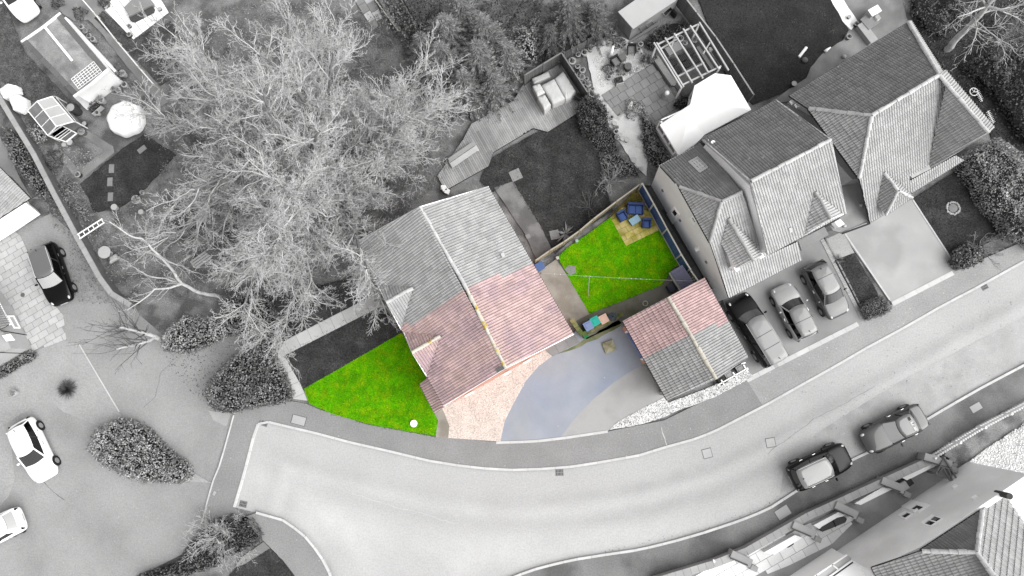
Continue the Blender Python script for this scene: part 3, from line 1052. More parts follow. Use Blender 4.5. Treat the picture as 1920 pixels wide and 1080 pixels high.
# neighbour's back garden
NL = [(915, 300), (980, 262), (1078, 212), (1120, 235), (1128, 330), (1150, 395), (1100, 425), (1042, 476), (1020, 440), (960, 340), (925, 360), (900, 340)]
sheet('neighbour_lawn', NL, 0.1, m_lawn, rough=0.04)
blades('grass', NL, 0.1, m_blade_grey, 170, 0.09)
sheet('neighbour_path', [(926, 352), (962, 340), (1018, 432), (1036, 470), (1008, 492), (985, 440)], 0.102, mat('dusty_path', 128, var=0.15, grain=0.15, gscale=18, c2=150, c2scale=0.8), rough=0.03)
for px, py, s, lb in ((967, 328, 0.75, 'pale square stepping stone on the dark lawn by the house path'), (1040, 440, 0.62, 'grey square stepping stone at the end of the dusty path by the spiky plant'), (990, 443, 0.3, 'small square block lying on the dusty garden path')):
    c = P(px, py, 0.13)
    mb = MB()
    mb.box((c.x, c.y, 0.09), (s, s, 0.045), rng.uniform(0.2, 0.5))
    solo('stepping_stone', mb, m_slab_g, lb, 'stepping stone')
# gravel garden and patio behind house 2
GG = [(1098, 100), (1150, 60), (1200, 88), (1245, 160), (1262, 200), (1220, 245), (1212, 330), (1190, 310), (1150, 250), (1120, 195)]
sheet('gravel_garden', GG, 0.085, mat('garden_gravel', 246, var=0.12, scale=0.9, grain=0.25, gscale=25, bump=0.5, rv=0.2, c2=150, c2scale=0.7, c2lo=0.55, c2hi=0.68), rough=0.05)
pebbles('gravel', [(1110, 110), (1150, 90), (1205, 110), (1205, 130), (1130, 165), (1125, 160)], 0.085, m_whiteg, 200, 0.03)
PT = [(1128, 178), (1225, 118), (1285, 212), (1230, 240), (1195, 200), (1158, 218)]
pt = sheet('slab_patio', PT, 0.09, mat('patio_joint', 120, grain=0.2))
slabs(pt, 'patio_slab', PT, 0.125, (97, -60), 0.6, 0.6, 0.025, [m_slab_g], stag=0.5, minarea=0.2)
pt2 = sheet('pergola_floor', [(1228, 100), (1300, 60), (1365, 150), (1290, 200)], 0.088, mat('damp_floor', 128, var=0.2, grain=0.2, c2=95, c2scale=0.8))
# big dark lawn and patio behind house 3
DL = [(1296, -40), (1552, -40), (1562, 12), (1590, 55), (1580, 75), (1545, 95), (1520, 125), (1512, 145), (1470, 172), (1412, 196), (1365, 150)]
sheet('large_dark_lawn', DL, 0.1, m_lawn2, rough=0.02)
blades('grass', DL, 0.1, m_blade_grey, 110, 0.08)
sheet('house_patio', [(1555, -40), (1680, -40), (1705, 50), (1600, 120), (1480, 190), (1440, 195), (1470, 174), (1512, 146), (1520, 126), (1546, 96), (1580, 76), (1592, 56), (1564, 12)], 0.09, mat('patio_concrete', 150, var=0.12, grain=0.12, c2=175, c2scale=0.5), rough=0.03)
sheet('gravel_edge', [(1553, -10), (1576, -10), (1608, 40), (1596, 56), (1580, 40), (1566, 14)], 0.104, m_whiteg, rough=0.05)
# fronts of houses 2 and 3
sheet('car_apron', [(1355, 560), (1380, 530), (1540, 440), (1548, 452), (1622, 600), (1402, 714)], 0.094, mat('apron_tarmac', 166, var=0.06, scale=0.4, grain=0.06, gscale=40, bump=0.12, c2=184, c2scale=0.2))
def edging(line, w_, l_, z, m, name='block_edging'):
    root = bpy.data.objects.new(name, None)
    COL.objects.link(root)
    root['kind'] = 'structure'
    a, b = P(*line[0], z), P(*line[1], z)
    root.location = a
    n = int((b - a).length / l_)
    d = (b - a) / n
    mb = MB()
    mb.box((0, 0, -0.05), (l_ - 0.015, w_, 0.055))
    me = mb.mesh('edging_block', m)
    for i in range(n):
        o = link('edging_block', me, root)
        o.location = d * (i + 0.5) + Vector((0, 0, rng.uniform(0, 0.005)))
        o.rotation_euler = (0, 0, math.atan2(d.y, d.x))
edging([(1541, 449), (1616, 596)], 0.22, 0.11, 0.12, mat('edging_block', 206, var=0.1, rv=0.14))
edging([(1548, 446), (1624, 594)], 0.1, 0.45, 0.125, m_slab_g)
sheet('gravel_patch', [(1545, 442), (1580, 436), (1602, 474), (1563, 490)], 0.098, mat('patch_gravel', 194, var=0.1, grain=0.22, gscale=26), rough=0.02)
SL = [(1562, 490), (1602, 474), (1645, 548), (1650, 570), (1616, 574)]
sheet('lawn_strip', SL, 0.108, m_lawn, rough=0.02)
blades('grass', SL, 0.108, m_blade_grey, 200, 0.08)
sheet('house_drive', [(1578, 436), (1634, 414), (1711, 372), (1798, 506), (1672, 568)], 0.096, mat('house_drive', 208, var=0.07, scale=0.5, grain=0.06, gscale=40, c2=190, c2scale=0.3))
HL = [(1712, 373), (1800, 316), (1830, 340), (1880, 430), (1798, 505)]
sheet('grey_house_lawn', HL, 0.108, m_lawn, rough=0.02)
blades('grass', HL, 0.108, m_blade_grey, 200, 0.08)
c = P(1787, 390, 0.12)
st = thing('stone_ring', 'round ring of pale stones on the dark front lawn beside the hedge', 'stone ring', (c.x, c.y, 0.11))
for k in range(22):
    a = k / 22 * 2 * math.pi
    r_ = 0.42 + rng.uniform(-0.03, 0.03)
    mb = MB()
    mb.lathe([(0.03, 0), (0.085, 0.03), (0.05, 0.07)], (c.x + r_ * math.cos(a), c.y + r_ * math.sin(a), 0.1), 6, sx=rng.uniform(.7, 1.2))
    part('stone', mb, mat('pale_stone', 222, var=0.15, rv=0.15), st)
mb = MB()
mb.lathe([(0.0, 0), (0.3, 0), (0.3, 0.02), (0.0, 0.04)], (c.x, c.y, 0.112), 14)
part('gravel_middle', mb, m_slab_g, st)
# far right garden
RL = [(1705, -40), (2050, -40), (2050, 480), (1925, 440), (1860, 262), (1855, 245), (1715, 50)]
sheet('right_garden', RL, 0.07, mat('rough_grass', 80, var=0.35, scale=0.8, grain=0.3, gscale=15, bump=0.6, c2=48, c2scale=0.5), rough=0.04)
blades('grass', RL, 0.07, m_blade_grey, 90, 0.09)
sheet('right_path', [(1862, 262), (1876, 256), (1960, 350), (1945, 362)], 0.095, mat('dusty_path', 128))
# top left gardens
GP = mat('garden_path_concrete', 170, var=0.1, grain=0.12, c2=150, c2scale=0.5)
sheet('long_garden_path', [(128, -30), (170, -30), (214, 40), (262, 110), (318, 190), (302, 200), (236, 122), (190, 62), (150, 20)], 0.09, GP, rough=0.03)
sheet('yard', [(75, -30), (205, -30), (200, 22), (178, 35), (140, 40), (118, 26)], 0.085, mat('yard_concrete', 158, var=0.14, grain=0.12, c2=185, c2scale=0.5))
sheet('bed_path', [(152, 252), (164, 244), (212, 274), (214, 286), (154, 334), (140, 330), (98, 282), (104, 268), (122, 288), (148, 318), (196, 282)], 0.092, GP, rough=0.03)
sheet('west_path', [(-90, 100), (0, 258), (24, 285), (22, 300), (40, 340), (60, 372), (96, 374), (90, 360), (60, 372), (20, 330), (-90, 330)], 0.05, mat('side_path', 196, var=0.08, grain=0.1), rough=0.02)
TL_ = [(150, 345), (160, 336), (215, 290), (270, 250), (330, 290), (260, 365), (218, 392), (175, 398), (165, 370)]
sheet('shady_lawn', TL_, 0.1, m_lawn, rough=0.06)
blades('grass', TL_, 0.1, m_blade_grey, 160, 0.06)
TL2 = [(176, 34), (194, 20), (250, 72), (320, 40), (360, 100), (358, 118), (300, 160)]
sheet('upper_lawn', TL2, 0.095, mat('tufted_lawn', 104, var=0.4, scale=1.6, grain=0.3, gscale=16, bump=0.7), rough=0.04)
blades('grass', TL2, 0.095, m_blade_grey, 220, 0.09)
WL = [(-90, -30), (10, 10), (45, 95), (118, 176), (150, 200), (115, 215), (60, 190), (0, 150), (-90, 60)]
sheet('weedy_ground', WL, 0.06, mat('weedy_grass', 122, var=0.45, scale=1.8, grain=0.35, gscale=16, bump=0.7, c2=140, c2scale=0.6, c2lo=0.55, c2hi=0.7), rough=0.05)
blades('grass', WL, 0.06, mat('pale_weeds', 110, var=0.4, scale=1.5, rv=0.5), 260, 0.1)
WP = [(194, 16), (228, -20), (290, -20), (316, 23), (250, 74)]
wp = sheet('white_patio', WP, 0.1, mat('patio_joint', 120))
slabs(wp, 'patio_slab', WP, 0.14, (66, -51), 0.62, 0.62, 0.03, [m_slab_w], stag=0, minarea=0.2)
TP = [(652, -20), (700, -20), (752, 66), (735, 70), (700, 56)]
tp = sheet('strip_patio', TP, 0.09, mat('patio_joint', 120))
slabs(tp, 'patio_slab', [(652, -20), (694, -20), (720, 40), (700, 56)], 0.125, (50, 86), 0.62, 0.75, 0.03, [m_slab, m_slab_g], stag=0.3, minarea=0.3)
for px, py, a_, lb in ((209, 316, 88, 'upper stepping slab of three in the shady lawn'), (206, 341, 88, 'middle stepping slab of three in the shady lawn'), (207, 369, 88, 'lowest stepping slab of three in the shady lawn, nearest the pots'), (266, 280, -40, 'pale slab lying in the grass under the bare tree')):
    c = P(px, py, 0.13)
    mb = MB()
    mb.box((c.x, c.y, 0.08), (0.62, 0.36, 0.06), ang(math.cos(math.radians(a_)), math.sin(math.radians(a_))))
    solo('stepping_slab', mb, m_slab_g, lb, 'stepping stone')
# south-west corner garden and the forecourt of the house at the bottom
SW = [(430, 1080), (455, 1052), (505, 1028), (530, 1050), (560, 1090), (560, 1170), (400, 1170)]
sheet('corner_lawn', SW, 0.11, m_lawn, rough=0.02)
blades('grass', SW, 0.11, m_blade_grey, 200, 0.08)
sheet('corner_path', [(440, 1064), (452, 1046), (494, 1016), (506, 1028), (458, 1058)], 0.115, GP)
FC = [(1230, 1084), (1335, 1052), (1397, 1030), (1515, 964), (1652, 904), (1740, 862), (1770, 880), (1800, 880), (1568, 1034), (1440, 1120), (1200, 1180), (1150, 1120)]
sheet('forecourt', FC, 0.11, mat('forecourt_base', 205, var=0.1, grain=0.12, c2=170, c2scale=0.4))
fo = sheet('forecourt_paving', [(1300, 1075), (1440, 1012), (1560, 965), (1620, 960), (1560, 1020), (1480, 1060), (1380, 1100), (1280, 1120)], 0.114, m_mortar)
slabs(fo, 'paving_slab', [(1300, 1075), (1440, 1012), (1560, 965), (1620, 960), (1560, 1020), (1480, 1060), (1380, 1100), (1280, 1120)], 0.14, (20, -11), 0.6, 0.9, 0.025, [m_slab_w], stag=0.5, minarea=0.3)
GB = [(1800, 880), (1850, 840), (1950, 780), (2060, 760), (2060, 1010), (1925, 950), (1880, 905)]
sheet('shingle_yard', GB, 0.1, mat('shingle', 228, var=0.08, grain=0.35, gscale=14, bump=0.7, bscale=20), rough=0.05)
pebbles('gravel', [(1800, 880), (1850, 840), (1925, 790), (1925, 945), (1880, 905)], 0.1, m_whiteg, 170, 0.05)
# wedge walls at the courtyard entrance
sheet('gravel_wedge', [(386, 762), (392, 770), (432, 774), (424, 800), (400, 788)], 0.04, mat('patch_gravel', 194), rough=0.03)
sheet('kerb_wedge', [(352, 902), (358, 884), (398, 906)], 0.06, m_drive_pale)
# ------------------------------------------------------------------ buildings
m_under = mat('roof_underlay', 70, grain=0.1)
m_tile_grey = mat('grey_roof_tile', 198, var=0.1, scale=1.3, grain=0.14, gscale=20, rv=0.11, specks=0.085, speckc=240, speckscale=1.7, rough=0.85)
m_tile_pale_lit = mat('lit_pale_roof_tile', 216, var=0.08, scale=1.3, grain=0.12, gscale=20, rv=0.09, specks=0.07, speckc=240, speckscale=1.7, rough=0.85)  # paler tile copy, mostly for sunward slopes; light put into the colour
m_tile_dark_shade = mat('shaded_dark_roof_tile', 160, var=0.1, scale=1.3, grain=0.14, gscale=20, rv=0.11, specks=0.09, speckc=236, speckscale=1.6, rough=0.85)  # darker tile copy for slopes away from the sun, shade in the colour; bungalow too
m_tile_red = mat('red_roof_tile', (231, 202, 199), var=0.1, scale=1.1, grain=0.14, gscale=20, rv=0.12, specks=0.085, speckc=240, speckscale=1.7, rough=0.85, c2=(216, 189, 193), c2scale=0.6)
m_tile_gar = mat('rose_roof_tile', (224, 194, 193), var=0.1, scale=1.1, grain=0.14, gscale=20, rv=0.12, specks=0.08, speckc=240, speckscale=1.7, rough=0.85)
m_ridge = mat('ridge_mortar', 226, var=0.12, scale=3, grain=0.14, gscale=18, rv=0.08)
m_ridge_g = mat('grey_ridge', 196, var=0.12, scale=2, grain=0.12, rv=0.08)
m_ridge_y = mat('lichen_ridge', (236, 230, 218), var=0.1, scale=3, grain=0.14, gscale=18, rv=0.06, c2=(222, 188, 40), c2scale=1.6, c2lo=0.56, c2hi=0.64)
m_brick_r = mat('orange_brick', (236, 176, 154), var=0.12, scale=2, grain=0.18, gscale=16)
m_pipe = mat('black_gutter', 36, grain=0.05, rough=0.5)
m_frame = m_white
m_pane = glass('window_glass', 46)

def gutter(parent, a, b, m=m_pipe, r=0.055):
    mb = MB()
    mb.bar(a, b, r * 2, r * 1.6)
    part('gutter', mb, m, parent)
def window_on(parent, pl, quad, panes=((0.12, 0.12, 0.88, 0.88),), name='window', mf=None, mp=None, off=0.03, label=None):
    """window traced on the wall plane pl: quad in photo pixels, frame with recessed panes"""
    q = OP(pl, quad)
    n = pl[1] if pl[1].dot(Vector((0, 0, H)) - pl[0]) > 0 else -pl[1]
    mb = MB()
    def bil(u, v):
        return q[0].lerp(q[1], u).lerp(q[3].lerp(q[2], u), v)
    us = sorted({0.0, 1.0} | {p[0] for p in panes} | {p[2] for p in panes})
    vs = sorted({0.0, 1.0} | {p[1] for p in panes} | {p[3] for p in panes})
    for i in range(len(us) - 1):
        for j in range(len(vs) - 1):
            cu, cv = (us[i] + us[i + 1]) / 2, (vs[j] + vs[j + 1]) / 2
            if any(p[0] < cu < p[2] and p[1] < cv < p[3] for p in panes):
                continue
            mb.prism([bil(a, b) + n * (off + 0.03) for a, b in ((us[i], vs[j]), (us[i + 1], vs[j]), (us[i + 1], vs[j + 1]), (us[i], vs[j + 1]))], -n * (off + 0.06))
    f = part(name, mb, mf or m_frame, parent, label=label)
    for p in panes:
        mb = MB()
        mb.prism([bil(a, b) + n * off * 0.5 for a, b in ((p[0], p[1]), (p[2], p[1]), (p[2], p[3]), (p[0], p[3]))], -n * 0.03)
        part('pane', mb, mp or m_pane, f)
    return f
def inset(pts, d):
    c = sum(pts, Vector()) / len(pts)
    return [p + (c - p).normalized() * d for p in pts]
def vplane(a, b):
    """upright plane through ground points a, b"""
    d = (b - a).normalized()
    return (a, Vector((d.y, -d.x, 0)))

# ---- the pair of houses, grey half and coloured half
ZE, ZR = 4.7, 6.9
NW, SWc, NE, SE = P(665, 455, ZE), P(832, 761, ZE), P(915, 350, ZE), P(1075, 627, ZE)
RN, RS = P(787, 388, ZR), P(948, 690, ZR)
c = (NW + SE) / 2
hm = thing('semi_detached_house', 'semi-detached pair under one ridge, one half tiled red, the other grey', 'house', (c.x, c.y, 0))
Hm = House(hm, m_under)
bd = [(752, 616), (876, 543), (1000, 489)]
B0, B1, B2 = P(752, 616, ZE), P(876, 543, ZR), P(1000, 489, ZE)
def pick_main(p):
    # the party line between the halves runs across the roof
    a, b = ((B0, B1) if (p - B1).dot(B0 - B2) > 0 else (B1, B2))
    s = (b.x - a.x) * (p.y - a.y) - (b.y - a.y) * (p.x - a.x)
    return m_tile_red if s < 0 else m_tile_grey
rd = RS - RN
pE = plane_of(NE, SE, RS)
pW = plane_of(NW, SWc, RS)
Hm.slope([NE, SE, RS, on_plane(787, 388, *pE)], SE - NE, pick_main)
Hm.slope([NW, SWc, RS, on_plane(787, 388, *pW)], SWc - NW, pick_main)
Hm.ridge(RN + Vector((0, 0, 0.04)), B1 + Vector((0, 0, 0.04)), m_ridge)
Hm.ridge(B1 + Vector((0, 0, 0.04)), RS + Vector((0, 0, 0.04)), m_ridge_y)
foot = [P(p.x, p.y, 0) if False else Vector((p.x, p.y, 0)) for p in (NW, SWc, SE, NE)]
foot = inset(foot, 0.32)
g0, g1 = P(834.5, 763, 0), P(1073, 628, 0)                         # foot of the brick gable
gd = (g1 - g0).normalized()
foot[1], foot[2] = g0 + gd * (foot[1] - g0).dot(gd), g0 + gd * (foot[2] - g0).dot(gd)
block(hm, foot, -0.05, ZE - 0.12, m_brick_r)
for a, b, t in ((foot[1], foot[2], RS), (foot[3], foot[0], RN)):
    top = Vector((t.x, t.y, ZR - 0.2))
    mid = (a + b) / 2
    tp_ = Vector((mid.x * 0.9 + top.x * 0.1, mid.y * 0.9 + top.y * 0.1, ZR - 0.25))
    mb = MB()
    inn = ((foot[0] + foot[2]) / 2 - mid).normalized() * 0.2
    mb.prism([Vector((a.x, a.y, ZE - 0.12)), Vector((b.x, b.y, ZE - 0.12)), tp_], inn)
    part('gable_wall', mb, m_brick_r, hm)
# white barge boards, gutters
for a, b in ((SWc, RS), (RS, SE), (NE, RN), (RN, NW)):
    mb = MB()
    mb.bar(a - Vector((0, 0, 0.1)), b - Vector((0, 0, 0.1)), 0.06, 0.2)
    part('barge_board', mb, m_white, hm)
gutter(hm, NE - Vector((0, 0, .08)), SE - Vector((0, 0, .08)))
gutter(hm, NW - Vector((0, 0, .08)), SWc - Vector((0, 0, .08)))
# gablets over the two doors
def gablet(Hs, root, pl, back, apex, c0, c1, ze, pick, ridge_m, front_m):
    Bk = on_plane(*back, *pl)
    A = P(*apex, Bk.z)
    C0, C1 = P(*c0, ze), P(*c1, ze)
    Hs.slope([C0, Bk + Vector((0, 0, .05)), A + Vector((0, 0, .05))], Bk - A, pick, thick=0.05)
    Hs.slope([C1, A + Vector((0, 0, .05)), Bk + Vector((0, 0, .05))], Bk - A, pick, thick=0.05)
    Hs.ridge(A + Vector((0, 0, .08)), Bk + Vector((0, 0, .08)), ridge_m, r=0.1)
    mb = MB()
    inn = (Bk - A).normalized() * 0.12
    mb.prism([C0 + inn, C1 + inn, A + inn * 1.5 - Vector((0, 0, 0.08))], inn)
    part('gable_wall', mb, front_m, root)
    mb = MB()
    for a, b in ((C0, A), (A, C1)):
        mb.bar(a - Vector((0, 0, .04)), b - Vector((0, 0, .04)), 0.06, 0.14)
    part('barge_board', mb, m_white, root)
gablet(Hm, hm, pW, (775, 540), (725, 567), (708, 534), (752, 617), ZE, lambda p: m_tile_grey, m_ridge, m_brick_g)
gablet(Hm, hm, pW, (826, 630), (773, 661), (757, 622), (800, 705), ZE, lambda p: m_tile_red, m_ridge_y, m_brick_r)
# lean-to porch roof
pp = [P(788, 720, 2.5), P(816, 775, 2.5), P(832, 763, 3.0), P(802, 707, 3.0)]
pl = plane_of(pp[0], pp[1], pp[2])
pp[3] = on_plane(802, 707, *pl)
Hm.slope(pp, pp[1] - pp[0], lambda p: m_tile_red)
block(hm, inset([Vector((p.x, p.y, 0)) for p in pp], 0.15), 0, 2.35, m_brick_r, 'porch_wall')
gutter(hm, pp[0] - Vector((0, 0, .06)), pp[1] - Vector((0, 0, .06)))
# grey flat porch on the grey half
mb = MB()
mb.prism(PL([(668, 503), (684, 497), (718, 556), (702, 566)], 2.3), (0, 0, -0.2))
part('porch_roof', mb, mat('felt_roof', 160, var=0.1, grain=0.12), hm)
mb = MB()
mb.prism([Vector((p.x, p.y, 0)) for p in inset(PL([(672, 505), (684, 500), (714, 553), (704, 560)], 2.3), 0.1)], (0, 0, 2.08))
part('porch_wall', mb, m_brick_g, hm)
mb = MB()
for a, b in (((699, 555), (712, 547)), ((706, 560), (716, 551))):
    mb.bar(P(*a, 2.4), P(*b, 2.4), 0.06, 0.06)
part('porch_bracket', mb, m_white, hm)
# gable windows of the coloured half seen along the eaves
for a, b in (((872, 742), (886, 734)), ((944, 702), (957, 695)), ((980, 681), (996, 672))):
    mb = MB()
    A, B = P(*a, 3.4), P(*b, 3.4)
    d = (B - A).normalized()
    nn = Vector((d.y, -d.x, 0)) * 0.07
    mb.prism([A, B, B - Vector((0, 0, 1.1)), A - Vector((0, 0, 1.1))], nn)
    part('window', mb, m_white, hm)
# meter box flashing at the ridge end
mb = MB()
q = [on_plane(x, y, *pW) + pW[1] * 0.1 for x, y in ((931, 691), (943, 686), (946, 692), (934, 698))]
mb.prism(q, -pW[1] * 0.08)
part('roof_vent', mb, mat('lead_flash', 132, grain=0.1), hm)
mb = MB()
q = [on_plane(x, y, *pE) + pE[1] * 0.14 for x, y in ((937, 477), (943, 475), (946, 482), (940, 484))]
mb.prism(q, -pE[1] * 0.12)
part('roof_vent', mb, mat('pale_vent', 220, grain=0.1), hm)
Hm.finish()

# ---- double garage, red half and grey half
GE, GR = 2.5, 3.9
L0, L1 = P(1168, 602, GE), P(1251, 750, GE)
R0, R1 = P(1253, 557, GR), P(1343, 711, GR)
E0, E1 = P(1320, 521, GE), P(1402, 670, GE)
c = (L0 + E1) / 2
hg = thing('double_garage', 'double garage whose roof is half red tiles and half grey, facing the driveway', 'garage', (c.x, c.y, 0))
Hg = House(hg, m_under)
D0, D1, D2 = P(1211, 672, GE), P(1298, 630, GR), P(1362, 600, GE)
def pick_gar(p):
    a, b = ((D0, D1) if (p - D1).dot(D0 - D2) > 0 else (D1, D2))
    s = (b.x - a.x) * (p.y - a.y) - (b.y - a.y) * (p.x - a.x)
    return m_tile_gar if s > 0 else m_tile_grey
pl = plane_of(L0, L1, R1)
Hg.slope([L0, L1, R1, on_plane(1253, 557, *pl)], L1 - L0, pick_gar)
pl = plane_of(E0, E1, R1)
Hg.slope([E0, E1, R1, on_plane(1253, 557, *pl)], E1 - E0, pick_gar)
Hg.ridge(R0 + Vector((0, 0, .04)), R1 + Vector((0, 0, .04)), mat('sandy_ridge', (218, 213, 200), var=0.1, grain=0.14, rv=0.06), r=0.12)
gf = [P(1164, 613), P(1242, 747), None, None]
w0 = Vector((E1.x, E1.y, 0)) + (Vector((L1.x, L1.y, 0)) - Vector((E1.x, E1.y, 0))).normalized() * 0.3
w1 = Vector((E0.x, E0.y, 0)) + (Vector((L0.x, L0.y, 0)) - Vector((E0.x, E0.y, 0))).normalized() * 0.3
ax = (gf[1] - gf[0]).normalized()
foot = [gf[0] + ax * 0.1, gf[1] - ax * 0.25, w0 - ax * 0.25, w1 + ax * 0.25]
inw = Vector((-ax.y, ax.x, 0))
if inw.dot(w0 - gf[0]) < 0:
    inw = -inw
fi = [foot[0] + inw * 0.24, foot[1] + inw * 0.24, foot[2], foot[3]]
block(hg, fi, -0.05, GE - 0.1, m_brick_g)
for a, b in ((fi[1], fi[2]), (fi[3], fi[0])):
    mid = (a + b) / 2
    mb = MB()
    mb.prism([Vector((a.x, a.y, GE - .1)), Vector((b.x, b.y, GE - .1)), Vector((mid.x, mid.y, GR - 0.2))], ((fi[0] + fi[2]) / 2 - mid).normalized() * 0.2)
    part('gable_wall', mb, m_brick_g, hg)
# door front: brick piers, white frame, blue door; grey door on the grey half
Lw = (foot[1] - foot[0]).length
def frontpiece(t0, t1, zb, zt, m, name, off=0.0, lab=None):
    mb = MB()
    a, b = foot[0] + ax * (t0 * Lw), foot[0] + ax * (t1 * Lw)
    a, b = a + inw * off, b + inw * off
    mb.prism([Vector((a.x, a.y, zb)), Vector((b.x, b.y, zb)), Vector((b.x, b.y, zt)), Vector((a.x, a.y, zt))], inw * (0.235 - off))
    return part(name, mb, m, hg, label=lab)
frontpiece(0.0, 0.06, 0, GE - .1, m_brick_r, 'brick_pier')
frontpiece(0.49, 0.535, 0, GE - .1, m_brick_r, 'brick_pier')
frontpiece(0.06, 0.085, 0, 2.2, m_white, 'door_frame', 0.03)
frontpiece(0.465, 0.49, 0, 2.2, m_white, 'door_frame', 0.03)
frontpiece(0.06, 0.49, 2.2, GE - .1, m_white, 'door_lintel', 0.03)
dg = frontpiece(0.085, 0.465, 0, 2.2, mat('blue_door', (150, 172, 232), grain=0.05, rough=0.5), 'garage_door', 0.1, 'blue garage door')
dg2 = frontpiece(0.56, 0.95, 0, 2.2, mat('grey_door', 150, grain=0.05, rough=0.5), 'garage_door', 0.1, 'grey garage door')
frontpiece(0.535, 0.56, 0, GE - .1, mat('grey_door', 150), 'door_frame', 0.03)
frontpiece(0.95, 1.0, 0, GE - .1, m_brick_g, 'brick_pier')
frontpiece(0.56, 0.95, 2.2, GE - .1, mat('grey_door', 150), 'door_lintel', 0.03)
for dd, t0, t1 in ((dg, 0.085, 0.465), (dg2, 0.56, 0.95)):
    for k in range(5):
        mb = MB()
        a, b = foot[0] + ax * (t0 * Lw + .05) + inw * .085, foot[0] + ax * (t1 * Lw - .05) + inw * .085
        z_ = 0.35 + k * 0.4
        mb.bar(Vector((a.x, a.y, z_)), Vector((b.x, b.y, z_)), 0.03, 0.03)
        part('door_rib', mb, dd.data.materials[0], dd)
gutter(hg, L0 - Vector((0, 0, .06)), L1 - Vector((0, 0, .06)))
gutter(hg, E0 - Vector((0, 0, .06)), E1 - Vector((0, 0, .06)))
for a, b in ((L1, R1), (R1, E1), (L0, R0), (R0, E0)):
    mb = MB()
    mb.bar(a - Vector((0, 0, .08)), b - Vector((0, 0, .08)), 0.05, 0.16)
    part('barge_board', mb, mat('grey_board', 150), hg)
Hg.finish()

# ---- house 2: main block with a half-hipped wing
c = P(1400, 420)
h2 = thing('gabled_house', 'pale rendered house with half-hipped wing, white conservatory behind and three cars in front', 'house', (c.x, c.y, 0))
H2 = House(h2, m_under)
Z2E, Z2R = 5.0, 7.4
a0, a1 = P(1318, 262, Z2E), P(1455, 188, Z2E)
r0, r1 = P(1408, 340, Z2R), P(1558, 262, Z2R)
pRear = plane_of(a0, a1, r1)
H2.slope([a0, a1, on_plane(1558, 262, *pRear), on_plane(1408, 340, *pRear)], a1 - a0, lambda p: m_tile_dark_shade)
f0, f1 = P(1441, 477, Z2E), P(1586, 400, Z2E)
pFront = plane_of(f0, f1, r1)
H2.slope([f0, f1, on_plane(1558, 262, *pFront), on_plane(1408, 340, *pFront)], f1 - f0, lambda p: m_tile_pale_lit)
H2.ridge(r0 + Vector((0, 0, .04)), r1 + Vector((0, 0, .04)), m_ridge)
bf = inset([Vector((p.x, p.y, 0)) for p in (a0, a1, f1, f0)], 0.3)
block(h2, bf, -0.05, Z2E - 0.12, m_wall_r)
for a, b, t in ((bf[3], bf[0], r0), (bf[1], bf[2], r1)):
    mid = (a + b) / 2
    mb = MB()
    mb.prism([Vector((a.x, a.y, Z2E - .12)), Vector((b.x, b.y, Z2E - .12)), Vector((t.x, t.y, 0)) * 0.0 + Vector((mid.x, mid.y, Z2R - .3))], ((bf[0] + bf[2]) / 2 - mid).normalized() * 0.2)
    part('gable_wall', mb, m_wall_r, h2)
for a, b in ((a0, r0), (r0, f0), (a1, r1), (r1, f1)):
    mb = MB()
    mb.bar(a - Vector((0, 0, .06)), b - Vector((0, 0, .06)), 0.08, 0.16)
    part('barge_board', mb, m_ridge, h2)
gutter(h2, a0 - Vector((0, 0, .08)), a1 - Vector((0, 0, .08)))
gutter(h2, f0 - Vector((0, 0, .08)), f1 - Vector((0, 0, .08)))
# front gable dormer of the main block
gablet(H2, h2, pFront, (1528, 361), (1557, 411), (1508, 441), (1581, 402), Z2E, lambda p: m_tile_pale_lit, m_ridge_g, m_wall_r)
mb = MB()
mb.prism(PL([(1565, 416), (1576, 411), (1584, 420), (1573, 426)], 3.0), (0, 0, -0.5))
part('dormer_window', mb, m_white, h2)
# wing
ZWr, ZWe, ZWf, ZWh = 6.3, 3.7, 2.5, 4.9
v0 = P(1353, 378, ZWr)
v1 = P(1391, 360, ZWr)
b0, b1 = P(1237, 311, ZWe), P(1304, 275, ZWe)
pWr = plane_of(b0, b1, v1)
H2.slope(OP(pWr, [(1237, 311), (1304, 275), (1312, 268), (1391, 360), (1353, 378), (1274, 351)]), b1 - b0, lambda p: m_tile_dark_shade)
c0, c1 = P(1366, 558, ZWf), P(1503, 487, ZWf)
pWf = plane_of(c0, c1, v1)
wf = OP(pWf, [(1366, 558), (1503, 487), (1494, 453), (1440, 478), (1428, 470), (1391, 360), (1353, 378), (1331, 454)])
H2.slope(wf, c1 - c0, lambda p: m_tile_pale_lit)
hh0, hh1 = on_plane(1274, 351, *pWr), on_plane(1331, 454, *pWf)
pWh = plane_of(hh0, hh1, v0)
H2.slope([hh0, hh1, v0], hh1 - hh0, lambda p: m_tile_grey)
H2.ridge(v0 + Vector((0, 0, .04)), v1 + Vector((0, 0, .04)), m_ridge_g)
H2.ridge(hh0 + Vector((0, 0, .05)), v0 + Vector((0, 0, .05)), m_ridge_g)
H2.ridge(hh1 + Vector((0, 0, .05)), v0 + Vector((0, 0, .05)), m_ridge_g)
gutter(h2, hh0 - Vector((0, 0, .1)), hh1 - Vector((0, 0, .1)))
gutter(h2, b0 - Vector((0, 0, .08)), b1 - Vector((0, 0, .08)), m_white)
gutter(h2, c0 - Vector((0, 0, .08)), c1 - Vector((0, 0, .08)))
